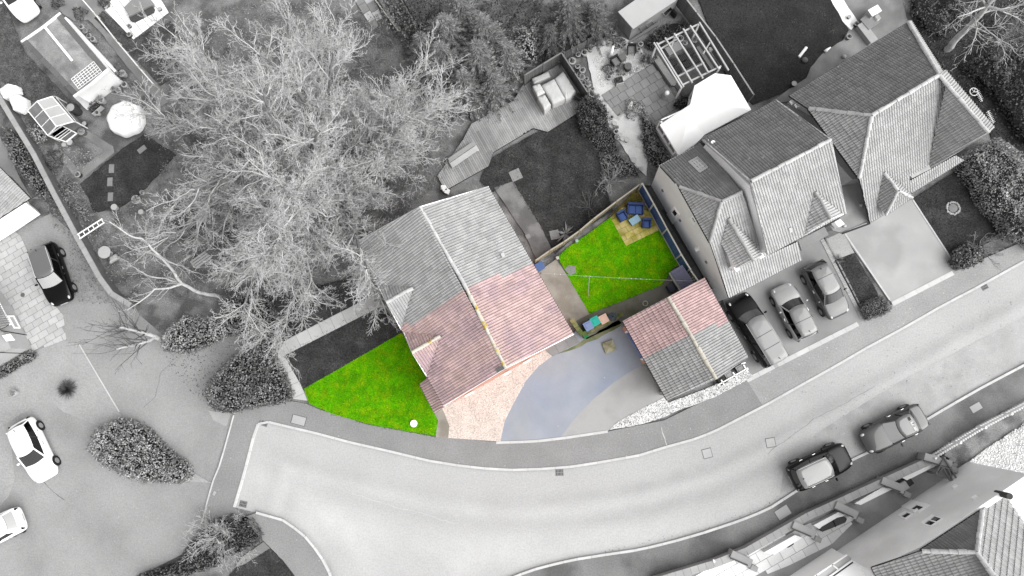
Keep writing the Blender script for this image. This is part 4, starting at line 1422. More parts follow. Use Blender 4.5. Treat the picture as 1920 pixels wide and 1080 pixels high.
# gable end wall of the wing, its foot traced along the alley
k0, k1 = P(1221, 349), P(1334, 545)
wd = (k1 - k0).normalized()
win = Vector((-wd.y, wd.x, 0))
if win.dot(v1 - k0) < 0:
    win = -win
def on_foot(p, z):
    t = (Vector((p.x, p.y, 0)) - k0).dot(wd)
    q = k0 + wd * t
    return Vector((q.x, q.y, z))
fpt = on_foot(c0, 0)
mb = MB()
mb.prism([Vector((k0.x, k0.y, -.05)), Vector((fpt.x, fpt.y, -.05)), on_foot(c0, ZWf - .15), on_foot(hh1, hh1.z - .18), on_foot(hh0, hh0.z - .18), on_foot(b0, ZWe - .15)], win * 0.28)
part('gable_wall', mb, m_wall_r, h2)
q2 = [k0 + win * 0.29, fpt + win * 0.29, Vector((f0.x, f0.y, 0)), Vector((b1.x, b1.y, 0)) - wd * -0.3]
block(h2, q2, -0.05, ZWf - 0.1, m_wall_r)
plw = vplane(k0, k1)
window_on(h2, plw, [(1251, 401), (1264, 387), (1275, 402), (1262, 420)], panes=((0.52, 0.25, 0.92, 0.75),), name='side_door', label='white side door with a dark pane')
window_on(h2, plw, [(1294, 409), (1299, 404), (1307, 417), (1302, 422)], panes=((0.55, 0.2, 0.9, 0.8),))
for px, py in ((1243, 357), (1276, 413), (1325, 491)):
    mb = MB()
    q = on_plane(px, py, *plw)
    mb.tube([q, q - win * 0.08], 0.1, 8)
    part('wall_vent', mb, mat('vent_grey', 150), h2)
mb = MB()
q = on_plane(1307, 463, *plw)
mb.prism([q, q + wd * 0.25, q + wd * 0.12 + Vector((0, 0, 0.28))], -win * 0.22)
part('wall_lamp', mb, m_white, h2)
mb = MB()
q = P(1272, 347, 4.6)
mb.box(q - Vector((0, 0, .3)), (0.3, 0.3, 0.42), 0.5)
part('finial', mb, m_white, h2)
# roof light
window_on(h2, (pWr[0] + pWr[1] * 0.06, pWr[1]), [(1290, 304), (1308, 294), (1328, 314), (1311, 324)], panes=((0.1, 0.1, 0.9, 0.9),), name='roof_window', mp=glass('pale_glass', 216), mf=mat('pale_frame', 214))
# dormer on the wing's front slope
dB = on_plane(1366, 411, *pWf)
dA = P(1412, 490, dB.z)
e0 = on_plane(1352, 457, *pWf)
e1 = on_plane(1410, 453, *pWf)
pd0 = plane_of(dB, dA, e0)
pd1 = plane_of(dB, dA, e1)
dl = OP(pd0, [(1352, 457), (1381, 504)])
dr_ = OP(pd1, [(1410, 453), (1427, 480)])
u_ = Vector((0, 0, .06))
H2.slope([dB + u_, dA + u_, dl[1] + u_, dl[0] + u_], dA - dB, lambda p: m_tile_pale_lit, thick=0.06)
H2.slope([dB + u_, dA + u_, dr_[1] + u_, dr_[0] + u_], dA - dB, lambda p: m_tile_pale_lit, thick=0.06)
H2.ridge(dB + u_ * 2, dA + u_ * 2, m_ridge_g, r=0.1)
mb = MB()
fw = (dB - dA).normalized() * 0.15
lo = Vector((0, 0, 1.25))
mb.prism([dl[1] + fw, dr_[1] + fw, dA + fw - u_], fw)
mb.prism([dl[1] + fw, dr_[1] + fw, dr_[1] + fw - lo, dl[1] + fw - lo], fw)
part('dormer_front', mb, m_white, h2)
mb = MB()
sdv = (dr_[1] - dl[1]).normalized() * 0.12
mb.prism([dl[1] + sdv, dl[0] + sdv, dl[1] + sdv - lo], sdv)
part('dormer_cheek', mb, m_white, h2)
mb = MB()
mb.prism([dr_[1] - sdv, dr_[0] - sdv, dr_[1] - sdv - lo], -sdv)
part('dormer_cheek', mb, m_white, h2)
for p in (dl[1], dr_[1]):
    mb = MB()
    mb.box(p - Vector((0, 0, .25)), (0.28, 0.28, 0.34), 0.5)
    part('eaves_box', mb, m_white, h2)
# porch floor between wing and block, porch canopy
mb = MB()
mb.prism(PL([(1497, 452), (1546, 425), (1554, 440), (1503, 470)], 2.5), (0, 0, -0.15))
part('porch_roof', mb, mat('felt_roof', 160), h2)
mb = MB()
q = P(1341, 258 + 4, 5.0)
mb.tube([P(1328, 262, 5.2), P(1330, 272, 5.2), P(1337, 269, 5.3)], 0.03, 5)
part('aerial', mb, m_white, h2)
mb = MB()
mb.lathe([(0.0, 0), (0.16, 0.02), (0.14, .08), (0, .1)], P(1337, 268, 5.3), 10)
part('satellite_dish', mb, m_white, h2)
mb = MB()
q = [on_plane(x, y, *pFront) + pFront[1] * 0.12 for x, y in ((1477, 427), (1482, 426), (1484, 434), (1479, 436))]
mb.prism(q, -pFront[1] * 0.1)
part('roof_vent', mb, mat('pale_vent', 220), h2)
H2.finish()

# ---- conservatory of house 2
c = P(1320, 215)
hc = thing('conservatory', 'conservatory with bright white roof and glazed side behind the half-hipped house', 'conservatory', (c.x, c.y, 0))
ZC, ZCr = 2.1, 2.75
mb = MB()
ro = PL([(1237, 234), (1294, 196), (1302, 161), (1340, 138), (1370, 142), (1408, 206), (1322, 252), (1306, 268), (1272, 292)], ZC)
mb.prism(ro, (0, 0, -0.12))
part('roof_edge', mb, m_white, hc)
r_a, r_b, r_c = P(1290, 224, ZCr), P(1345, 197, ZCr), P(1352, 172, ZCr)
def panel(pts):
    mb = MB()
    mb.prism(pts, (0, 0, 0.05))
    part('roof_panel', mb, mat('white_polycarbonate', (.86, .86, .86), var=0.02, grain=0.02, rough=0.4, albedo=True), hc)
panel([ro[0], ro[1], r_b, r_a])
panel([ro[1], ro[2], r_c, r_b])
panel([ro[2], ro[3], r_c])
panel([ro[3], ro[4], r_c])
panel([ro[4], ro[5], r_b, r_c])
panel([ro[5], ro[6], r_a, r_b])
panel([ro[6], ro[7], ro[8], r_a])
panel([ro[8], ro[0], r_a])
fc = [Vector((p.x, p.y, 0)) for p in inset(ro, 0.15)]
fc[0], fc[8] = P(1229, 246), P(1259, 296)
mb = MB()
mb.prism(fc, (0, 0, 0.6))
part('base_wall', mb, m_white, hc)
mb = MB()
mb.prism(inset([p + Vector((0, 0, 0.6)) for p in fc], 0.06), (0, 0, 1.38))
part('glazing', mb, glass('conservatory_glass', 120), hc)
def mullions(a, b, n):
    a, b = Vector((a.x, a.y, 0)), Vector((b.x, b.y, 0))
    for i in range(n + 1):
        q = a.lerp(b, i / n)
        mb = MB()
        mb.box(Vector((q.x, q.y, 0.55)), (0.1, 0.1, 1.45), math.atan2(b.y - a.y, b.x - a.x))
        part('mullion', mb, m_white, hc)
    for z_ in (.62, 1.93):
        mb = MB()
        mb.bar(a + Vector((0, 0, z_)), b + Vector((0, 0, z_)), 0.13, 0.09)
        part('rail', mb, m_white, hc)
mullions(fc[0], fc[8], 3)
mullions(fc[0], fc[1], 4)
mullions(fc[1], fc[2], 2)
mullions(fc[2], fc[3], 2)
gutter(hc, P(1241, 238, ZC - .05) - win * 0.0, P(1275, 291, ZC - .05), r=0.03)

# ---- house 3
c = P(1660, 240)
h3 = thing('hipped_house', 'grey tiled house with half-hip, dark lawn and pale drive in front, by the far hedge', 'house', (c.x, c.y, 0))
H3 = House(h3, m_under)
Z3E, Z3R = 5.0, 7.4
a0, a1 = P(1480, 180, Z3E), P(1702, 43, Z3E)
r0, r1 = P(1634, 217, Z3R), P(1760, 141, Z3R)
pR = plane_of(a0, a1, r1)
H3.slope(OP(pR, [(1480, 180), (1702, 43), (1760, 141), (1634, 217), (1516, 204)]), a1 - a0, lambda p: m_tile_dark_shade)
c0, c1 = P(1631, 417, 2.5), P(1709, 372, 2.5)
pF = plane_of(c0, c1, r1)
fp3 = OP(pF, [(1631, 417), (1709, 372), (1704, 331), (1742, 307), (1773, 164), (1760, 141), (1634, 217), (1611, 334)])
H3.slope(fp3, c1 - c0, lambda p: m_tile_pale_lit)
hh0, hh1 = on_plane(1516, 204, *pR), on_plane(1611, 334, *pF)
H3.slope([hh0, hh1, r0], hh1 - hh0, lambda p: m_tile_grey)
H3.ridge(r0 + Vector((0, 0, .04)), r1 + Vector((0, 0, .04)), m_ridge)
H3.ridge(hh0 + Vector((0, 0, .05)), r0 + Vector((0, 0, .05)), m_ridge_g)
H3.ridge(hh1 + Vector((0, 0, .05)), r0 + Vector((0, 0, .05)), m_ridge)
gutter(h3, a0 - Vector((0, 0, .05)), a1 - Vector((0, 0, .05)))
gutter(h3, hh0 - Vector((0, 0, .1)), hh1 - Vector((0, 0, .1)))
gutter(h3, c0 - Vector((0, 0, .06)), c1 - Vector((0, 0, .06)))
# cross wing on the right
q1 = P(1853, 250, Z3R - 0.3)
r1b = Vector((r1.x, r1.y, r1.z))
xl = on_plane(1742, 307, *pF)
pX = plane_of(r1b, q1, xl)
xs = OP(pX, [(1761, 142), (1853, 250), (1746, 317), (1742, 307), (1773, 164)])
H3.slope(xs, q1 - r1b, lambda p: m_tile_grey)
rs = [P(1702, 43, Z3E + .1), r1b, q1]
off = (q1 - r1b).normalized().cross(Vector((0, 0, 1))).normalized()
if off.x < 0:
    off = -off
strip = [r1b, q1, q1 + off * 0.75 - Vector((0, 0, .35)), r1b + off * 0.75 - Vector((0, 0, .35))]
H3.slope(strip, q1 - r1b, lambda p: m_tile_pale_lit)
s2 = [rs[0], r1b, r1b + off * 0.5 - Vector((0, 0, .3)), rs[0] + off * 0.4 - Vector((0, 0, .3))]
pl = plane_of(s2[0], s2[1], s2[2])
s2[3] = s2[3] - pl[1] * (s2[3] - pl[0]).dot(pl[1])
H3.slope(s2, r1b - rs[0], lambda p: m_tile_pale_lit)
H3.ridge(r1b + Vector((0, 0, .05)), q1 + Vector((0, 0, .05)), m_ridge)
H3.ridge(rs[0] + Vector((0, 0, .08)), r1b + Vector((0, 0, .05)), m_ridge, r=0.11)
# hipped porch in front
pk0 = on_plane(1657, 325, *pF)
pk1 = P(1683, 358, pk0.z)
w_a, w_b = on_plane(1644, 381, *pF), None
zl = w_a.z
w_b, w_c = P(1660, 403, zl), P(1709, 371, zl)
pl0 = plane_of(pk0, pk1, w_a)
H3.slope([pk0 + u_, pk1 + u_, on_plane(1660, 403, *pl0) + u_, w_a + u_], pk1 - pk0, lambda p: m_tile_grey, thick=.06)
wb = on_plane(1660, 403, *pl0)
plf = plane_of(pk1, wb, w_c)
H3.slope([pk1 + u_, wb + u_, w_c + u_], w_c - wb, lambda p: m_tile_pale_lit, thick=.06)
plr = plane_of(pk0, pk1, w_c)
H3.slope([pk0 + u_, pk1 + u_, w_c + u_, on_plane(1692, 350, *plr) + u_], pk1 - pk0, lambda p: m_tile_pale_lit, thick=.06)
H3.ridge(pk0 + u_ * 1.6, pk1 + u_ * 1.6, m_ridge, r=.09)
H3.ridge(wb + u_ * 1.4, pk1 + u_ * 1.4, m_ridge, r=.09)
H3.ridge(w_c + u_ * 1.4, pk1 + u_ * 1.4, m_ridge, r=.09)
gutter(h3, wb, w_c)
mb = MB()
mb.prism([w_a - Vector((0, 0, .1)) + off * .2, wb - Vector((0, 0, .1)) + off * .2, wb - Vector((0, 0, 1.2)) + off * .2], off * 0.1)
part('porch_cheek', mb, m_white, h3)
fb = inset([Vector((p.x, p.y, 0)) for p in (a0, a1, strip[3], P(1842, 258, Z3E), P(1746, 314, Z3E), P(1611, 334, Z3E))], 0.35)
block(h3, fb, -0.05, 3.7, m_brick_g)
block(h3, inset([Vector((p.x, p.y, 3.7)) for p in (a0, a1, r1, r0)], 0.35), 3.71, Z3E - 0.15, m_brick_g)
fb2 = inset([Vector((p.x, p.y, 0)) for p in (P(1611, 334, 3), c0, c1, P(1704, 331, 3))], 0.3)
block(h3, fb2, -0.05, 2.3, m_brick_g)
# canopy strip at the right-hand front
cc = [P(1709, 362, 2.5), P(1807, 300, 2.5), P(1791, 291, 3.0), P(1702, 341, 3.0)]
plc = plane_of(cc[0], cc[1], cc[2])
cc[3] = on_plane(1702, 341, *plc)
H3.slope(cc, cc[1] - cc[0], lambda p: m_tile_pale_lit)
gutter(h3, cc[0], cc[1])
mb = MB()
mb.bar(P(1707, 331, 3.2), P(1744, 312, 3.2), 0.3, 0.12)
part('flashing', mb, m_ridge, h3)
mb = MB()
mb.bar(P(1712, 336, 2.95), P(1745, 317, 2.95), 0.2, 0.1)
part('window_sill', mb, m_white, h3)
for px, py in ((1494, 198), (1485, 192)):
    mb = MB()
    mb.box(P(px, py, 4.6), (0.25, 0.25, 0.2), 0.5)
    part('eaves_box', mb, m_white, h3)
H3.finish()

# ---- flat roofed link between houses 2 and 3
lk = [(1566, 300), (1576, 276), (1612, 338), (1632, 417), (1629, 418), (1625, 414), (1580, 437), (1562, 432), (1556, 424), (1588, 398)]
c = P(1600, 370)
fl = thing('link_garage', 'flat grey felted garage roof joining the two tiled houses', 'garage', (c.x, c.y, 0))
mb = MB()
lp = PL(lk, 2.35)
mb.prism(lp, (0, 0, -0.2))
part('flat_roof', mb, mat('felt_roof2', 172, var=0.1, scale=0.8, grain=0.1, c2=190, c2scale=0.5), fl)
mb = MB()
mb.prism([Vector((p.x, p.y, -.05)) for p in inset(lp, 0.12)], (0, 0, 2.18))
part('wall', mb, m_brick_g, fl)
gutter(fl, P(1579, 438, 2.38), P(1631, 419, 2.38))
for px, py in ((1570, 415), (1583, 424), (1614, 385)):
    mb = MB()
    mb.lathe([(0.1, 0), (0.1, 0.12), (0.02, .16)], P(px, py, 2.36), 8)
    part('roof_outlet', mb, mat('dark_outlet', 60 if px == 1583 else 215), fl)

# ---- house at the bottom right
c = P(1800, 1000)
hb = thing('corner_house', 'house with long rendered wall and three white windows beside the shingle yard', 'house', (c.x, c.y, 0))
HB = House(hb, m_under)
ZB = 5.4
k0, k1 = P(1567, 1032), P(1762, 901)
bd_ = (k1 - k0).normalized()
k1 = k1 + bd_ * 2.2
bn = Vector((-bd_.y, bd_.x, 0))
if bn.dot(P(1900, 1060) - k0) < 0:
    bn = -bn
e0, e1 = P(1727, 1032, ZB), P(1841, 957, ZB)
nd = P(1830, 1035, 7.0)
pl = plane_of(e0, e1, nd)
HB.slope([e0, e1, nd], e1 - e0, lambda p: m_tile_dark_shade)
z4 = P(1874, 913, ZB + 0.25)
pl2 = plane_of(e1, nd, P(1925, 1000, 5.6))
HB.slope(OP(pl2, [(1841, 957), (1874, 913), (1960, 1040), (1960, 1180), (1885, 1110), (1830, 1035)]), e1 - nd, lambda p: m_tile_pale_lit)
le0, le1 = P(1634, 1064, 4.8), P(1680, 1150, 4.8)
pl3 = plane_of(le0, le1, nd)
HB.slope(OP(pl3, [(1634, 1064), (1727, 1033), (1830, 1036), (1885, 1110), (1910, 1150), (1680, 1150)]), le1 - le0, lambda p: m_tile_grey)
HB.ridge(on_plane(1728, 1033, *pl3) + Vector((0, 0, .05)), nd + Vector((0, 0, .05)), m_ridge, r=0.125)
HB.ridge(e1 + Vector((0, 0, .05)), nd + Vector((0, 0, .05)), m_ridge, r=0.125)
HB.ridge(nd + Vector((0, 0, .05)), on_plane(1885, 1110, *pl2) + Vector((0, 0, .05)), m_ridge, r=0.125)
gutter(hb, e0 - Vector((0, 0, .06)), e1 - Vector((0, 0, .06)))
gutter(hb, le0, le1)
m_wall_b = mat('grey_render', (.62, .62, .62), albedo=True, var=0.08, scale=0.5, grain=0.08, gscale=30, c2=(.7, .7, .7), c2scale=0.3)
mb = MB()
q = k0 + bd_ * (e0 - k0).dot(bd_)
mb.prism([k0 - Vector((0, 0, .05)), k1 - Vector((0, 0, .05)), Vector((k1.x, k1.y, ZB - .12)), Vector((q.x, q.y, ZB - .12)), Vector((k0.x, k0.y, ZB - 1.0))], bn * 0.3)
part('wall', mb, m_wall_b, hb)
qe = [k0 + bn * 0.31, k1 + bn * 0.31, k1 + bn * 9, k0 + bn * 9]
block(hb, [p + bd_ * (0.2 if i in (0, 3) else 0) for i, p in enumerate(qe)], -0.05, 4.4, m_wall_b)
plb = vplane(k0, k1)
window_on(hb, plb, [(1690, 950), (1710, 938), (1744, 947), (1723, 961)], panes=((0.5, 0.08, 0.9, 0.92),) if False else ((0.08, 0.52, 0.6, 0.92),), name='door', label='white door with a dark glazed part')
window_on(hb, plb, [(1684, 967), (1698, 959), (1713, 964), (1698, 974)], panes=((0.1, 0.35, 0.85, 0.9),))
window_on(hb, plb, [(1726, 982), (1748, 966), (1769, 973), (1747, 988)], panes=((0.06, 0.3, 0.46, 0.92), (0.54, 0.3, 0.94, 0.92)))
for px, py in ((1786, 915), (1823, 936), (1713, 961)):
    mb = MB()
    q = on_plane(px, py, *plb)
    mb.prism([q, q + bd_ * 0.3, q + bd_ * 0.3 + Vector((0, 0, .15)), q + Vector((0, 0, .15))], -bn * 0.12)
    part('wall_lamp', mb, m_white, hb)
mb = MB()
q = P(1868, 924, 4.8)
mb.tube([q, q + Vector((0, 0, 1.1))], [0.16, 0.18], 10)
part('flue', mb, mat('dark_flue', 84), hb)
HB.finish()
# glazed lean-to beside it
c = P(1570, 1060)
hl = thing('lean_to', 'white glazed lean-to against the rendered house by the forecourt', 'lean-to', (c.x, c.y, 0))
lq = PL([(1588, 1040), (1600, 1049), (1560, 1078), (1500, 1120), (1480, 1112)], 2.0)
mb = MB()
mb.prism(lq, (0, 0, -0.1))
part('roof', mb, mat('glazed_roof', 228, var=0.05, rough=0.3), hl)
mb = MB()
lw = PL([(1604, 1052), (1625, 1080), (1640, 1180), (1480, 1180), (1560, 1083)], 2.0)
mb.prism(lw, (0, 0, -0.12))
part('flat_roof', mb, m_white, hl)
for pts in (lq, lw):
    mb = MB()
    mb.prism([Vector((p.x, p.y, 0)) for p in inset(pts, 0.12)], (0, 0, 1.88))
    part('wall', mb, m_white, hl)
for a, b in (((1588, 1040), (1480, 1112)), ((1600, 1049), (1500, 1120)), ((1560, 1058), (1572, 1068)), ((1530, 1078), (1545, 1089))):
    mb = MB()
    mb.bar(P(*a, 2.05), P(*b, 2.05), 0.09, 0.08)
    part('glazing_bar', mb, m_white, hl)
mb = MB()
mb.bar(P(1601, 1052, 2.03), P(1560, 1081, 2.03), 0.1, 0.06)
part('gutter', mb, m_pipe, hl)

# ---- buildings cut by the left edge
c = P(0, 380)
hq = thing('left_garage', 'tiled garage with white boarded gable at the edge of the picture above the black car', 'garage', (c.x, c.y, 0))
HQ = House(hq, m_under)
q0, q1 = P(57, 372, 2.2), P(0, 409, 2.2)
pl = plane_of(P(0, 314, 2.6), q0, q1)
HQ.slope(OP(pl, [(0, 314), (57, 372), (0, 409), (-70, 455), (-70, 243)]), P(57, 372, 2) - P(0, 314, 2), lambda p: m_tile_grey)
mb = MB()
mb.prism([P(-40, 436, 2.1), P(47, 379, 2.1), P(76, 402, 0.4), P(33, 431, 0.4), P(-10, 458, 0.4)], (-0.3, 0.3, -0.1))
part('gable_wall', mb, m_white, hq)
mb = MB()
mb.prism([Vector((p.x, p.y, -.05)) for p in PL([(-70, 455), (-70, 270), (0, 334), (45, 376), (40, 390), (-10, 430)], 0.5)], (0, 0, 1.9))
part('wall', mb, m_white, hq)
HQ.finish()
c = P(-10, 610)
hw = thing('bungalow', 'rendered bungalow corner at the edge of the picture beside the paved drive', 'house', (c.x, c.y, 0))
HW = House(hw, m_under)
mb = MB()
fw_ = [P(24, 575), P(62, 655), P(30, 674), P(-90, 745), P(-90, 560), P(-5, 535)]
mb.prism([Vector((p.x, p.y, -.05)) for p in fw_], (0, 0, 2.0))
part('wall', mb, mat('stone_render', 205, var=.06, grain=.1), hw)
p0, p1 = P(0, 572, 2.3), P(19, 608, 2.3)
pl = plane_of(p0, p1, P(-60, 560, 3.6))
HW.slope(OP(pl, [(-18, 538), (19, 608), (0, 618), (-80, 660), (-80, 540)]), p1 - p0, lambda p: m_tile_dark_shade)
gutter(hw, P(-10, 553, 2.3), P(19, 609, 2.3), m_white)
plv = vplane(P(24, 575), P(62, 655))
window_on(hw, plv, [(13, 592), (25, 592), (38, 616), (26, 616)], panes=((0.15, 0.1, 0.85, 0.9),), mp=glass('pale_glass', 216))
plv2 = vplane(P(62, 655), P(30, 674))
mb = MB()
q = [P(5, 629, 2.06), P(20, 626, 2.06), P(29, 638, 2.06), P(13, 640, 2.06)]
mb.prism(q, (0, 0, 0.06))
part('roof_light', mb, m_white, hw)
mb = MB()
mb.bar(P(2, 620, 2.08), P(50, 628, 2.08), 0.06, 0.06)
mb.bar(P(0, 661, 2.02), P(58, 663, 2.02), 0.05, 0.05)
part('pipe', mb, m_pipe, hw)
HW.finish()
# ------------------------------------------------------------------ cars
CARP = {}
def paint(name, v, metal=0.0, rough=0.32, **k):
    return mat(name, v, var=0.03, grain=0, rough=rough, spec=0.5, metal=metal, coat=0.6, **k)
m_tyre = mat('tyre_rubber', 34, grain=0.1, rough=0.9)
m_rim = mat('alloy_rim', 170, grain=0, rough=0.4)
m_carglass = glass('car_glass', 14, rough=0.04, spec=0.7)
m_trim = mat('black_trim', 28, grain=0, rough=0.5)
m_lamp = mat('lamp_glass', 244, grain=0, rough=0.15)
m_tail = mat('tail_lamp', 96, grain=0, rough=0.2)
m_chrome = mat('chrome', 235, grain=0, rough=0.2, metal=0.8)
HATCH = [(-.5, .70, .42, .66, .74), (-.485, .86, .34, .84, .92), (-.44, .96, .26, .92, .99), (-.33, 1., .2, .93, 1.0), (0, 1., .19, .92, .98), (.2, 1., .19, .9, .97), (.29, .985, .2, .86, .94), (.38, .95, .22, .79, .87), (.455, .86, .25, .69, .76), (.488, .74, .3, .6, .65), (.5, .6, .36, .52, .56)]
SALOON = [(-.5, .72, .42, .7, .76), (-.48, .86, .34, .83, .88), (-.42, .95, .26, .88, .93), (-.3, 1., .2, .9, .95), (0, 1., .19, .88, .94), (.16, 1., .19, .86, .93), (.26, .985, .2, .82, .9), (.38, .94, .22, .75, .82), (.455, .84, .25, .66, .71), (.488, .7, .3, .57, .61), (.5, .56, .36, .5, .53)]
BOXY = [(-.5, .84, .4, .9, 1.0), (-.49, .94, .32, 1.02, 1.08), (-.44, .99, .28, 1.06, 1.1), (-.3, 1., .26, 1.06, 1.1), (0, 1., .26, 1.05, 1.1), (.2, 1., .26, 1.02, 1.09), (.27, .99, .26, 1.0, 1.07), (.4, .97, .28, .95, 1.03), (.47, .9, .3, .85, .92), (.492, .8, .34, .72, .78), (.5, .7, .4, .6, .65)]
def car(name, label, px, py, hx, hy, L, W, Ht, st, body, roofm, cab, screen=None, roofw=.68, rails=None, mirrors=True, seams=(), tail=m_tail, group=None, extra=None, cat='car', sidewin=True, domed=.05, shield=None):
    """st: body stations (x, width, sill, shoulder, deck); cab: rear/front base and roof stations along x"""
    c = P(px, py)
    t = thing(name, label, cat, (c.x, c.y, 0.03), group, ang(hx, hy))
    t0 = Vector((0, 0, 0))
    k = Ht / 1.48 if st is not BOXY else 1.0
    def add(nm, mb, m, parent=t, **kw):
        o = link(nm, mb.mesh(nm, m, (0, 0, 0), kw.get('smooth', False)), parent)
        if kw.get('sub'):
            md = o.modifiers.new('smooth', 'SUBSURF')
            md.levels = md.render_levels = kw['sub']
        if kw.get('bev'):
            md = o.modifiers.new('edge', 'BEVEL')
            md.width, md.segments, md.limit_method = kw['bev'], 2, 'ANGLE'
        if kw.get('label'):
            o['label'] = kw['label']
        return o
    w2 = W / 2
    mb = MB()
    for (x, f, zb, zs, zd) in st:
        h = [(0, zb), (.82, zb), (.985, zb + .12), (1., zs * .72), (.985, zs - .05), (.9, zs + (zd - zs) * .35), (.6, zs + (zd - zs) * .85), (0, zd)]
        ring = [(y * f * w2, z * k) for y, z in h] + [(-y * f * w2, z * k) for y, z in h[-2:0:-1]]
        mb.v.extend([(x * L, y, z) for y, z in ring])
    n = 14
    for i in range(len(st) - 1):
        for j in range(n):
            q = (j + 1) % n
            mb.f.append((i * n + j, i * n + q, (i + 1) * n + q, (i + 1) * n + j))
            mb.mi.append(0)
    mb.f.append(tuple(range(n - 1, -1, -1)))
    mb.f.append(tuple((len(st) - 1) * n + j for j in range(n)))
    mb.mi += [0, 0]
    bd_ = add('body', mb, body, smooth=True, sub=2)
    def deck(x):
        for i in range(len(st) - 1):
            a, b = st[i], st[i + 1]
            if a[0] <= x <= b[0]:
                u = (x - a[0]) / (b[0] - a[0])
                return (a[1] + (b[1] - a[1]) * u, (a[3] + (b[3] - a[3]) * u) * k, (a[4] + (b[4] - a[4]) * u) * k)
        return (st[-1][1], st[-1][3] * k, st[-1][4] * k)
    xr0, xr1, xf1, xf0 = [v * L for v in cab]
    bw, tw = .9 * w2, roofw * w2 * 1.02
    zb_r, zb_f = deck(cab[0])[2] - .09, deck(cab[3])[2] - .05
    zt = Ht - .07
    def ring(xr, xf, hw, zr, zf, nar=.9, bow=.06, m=14):
        pts = []
        for i in range(m):                                       # front edge, right side, rear edge, left side, all bowed
            u = i / m * 4
            s, v = int(u), u - int(u)
            if s == 0:
                y = -1 + 2 * v
                pts.append((xf - bow * abs(y) ** 2 * L * .5, y * hw * nar, zf))
            elif s == 1:
                pts.append((xf - bow * L * .5 + (xr + bow * L * .3 - xf + bow * L * .5) * v, hw * (nar + (1 - nar) * math.sin(v * math.pi)), zf + (zr - zf) * v))
            elif s == 2:
                y = 1 - 2 * v
                pts.append((xr + bow * abs(y) ** 2 * L * .3, y * hw * nar, zr))
            else:
                pts.append((xr + bow * L * .3 + (xf - bow * L * .5 - xr - bow * L * .3) * v, -hw * (nar + (1 - nar) * math.sin(v * math.pi)), zr + (zf - zr) * v))
        return pts
    m = 24
    lo, hi = ring(xr0, xf0, bw, zb_r, zb_f, m=m), ring(xr1, xf1, tw, zt - .01, zt - .01, m=m)
    mb = MB()
    mb.v.extend(lo + hi)
    for j in range(m):
        q = (j + 1) % m
        mb.f.append((j, q, m + q, m + j))
        mb.mi.append(0)
    mb.f.append(tuple(m + j for j in range(m)))
    mb.mi.append(0)
    add('windows', mb, m_carglass, smooth=False)
    # roof skin: domed slab over the glass
    mb = MB()
    r0_ = ring(xr1 - .03, xf1 + .03, tw * 1.03, zt - .03, zt - .03, m=m)
    r1_ = ring(xr1 - .01, xf1 + .01, tw * .99, zt + .02, zt + .02, m=m)
    r2_ = ring(xr1 + .12 * (xf1 - xr1), xf1 - .12 * (xf1 - xr1), tw * .75, zt + domed, zt + domed, m=m)
    mb.v.extend(r0_ + r1_ + r2_ + [((xr1 + xf1) / 2, 0, zt + domed + .006)])
    for a in (0, 1):
        for j in range(m):
            q = (j + 1) % m
            mb.f.append((a * m + j, a * m + q, (a + 1) * m + q, (a + 1) * m + j))
            mb.mi.append(0)
    for j in range(m):
        mb.f.append((2 * m + j, 2 * m + (j + 1) % m, 3 * m))
        mb.mi.append(0)
    rf = add('roof', mb, roofm, smooth=True)
    for sx in seams:
        mb = MB()
        x = xr1 + sx * (xf1 - xr1)
        mb.box((x, 0, zt + domed - .006), (.03, tw * 1.72, .016))
        add('roof_seam', mb, m_trim, rf)
    # pillars
    q4 = m // 4
    for j in (0, q4, 2 * q4, 3 * q4):
        mb = MB()
        a, b = Vector(lo[j]), Vector(hi[j])
        out = Vector((0, math.copysign(.02, a.y), .012))
        mb.bar(a + out, b + out, .075, .05)
        add('pillar', mb, body)
    for j in (q4 + q4 // 2, 3 * q4 + q4 // 2):
        mb = MB()
        a, b = Vector(lo[j]), Vector(hi[j])
        out = Vector((0, math.copysign(.015, a.y), .004))
        mb.bar(a + out, b + out, .06, .04)
        add('pillar', mb, m_trim)
    # windscreen and rear screen panes, just proud of the glasshouse
    def pane(idx, nm, mm):
        a, b = Vector(lo[idx[0]]), Vector(lo[idx[1]])
        c_, d_ = Vector(hi[idx[1]]), Vector(hi[idx[0]])
        nn = (b - a).cross(d_ - a).normalized()
        if nn.z < 0:
            nn = -nn
        mb = MB()
        js = [(idx[0] + i) % m for i in range((idx[1] - idx[0]) % m + 1)]
        for i in range(len(js) - 1):
            p0, p1, p2, p3 = Vector(lo[js[i]]), Vector(lo[js[i + 1]]), Vector(hi[js[i + 1]]), Vector(hi[js[i]])
            f0 = .08
            mb.face([p0.lerp(p3, f0) + nn * .012, p1.lerp(p2, f0) + nn * .012, p1.lerp(p2, 1 - f0) + nn * .012, p0.lerp(p3, 1 - f0) + nn * .012])
        add(nm, mb, mm, smooth=True)
    pane((0, q4), 'windscreen', screen or m_carglass)
    pane((2 * q4, 3 * q4), 'rear_window', shield or m_carglass)
    # wheels
    rad = .32 if Ht < 1.6 else .37
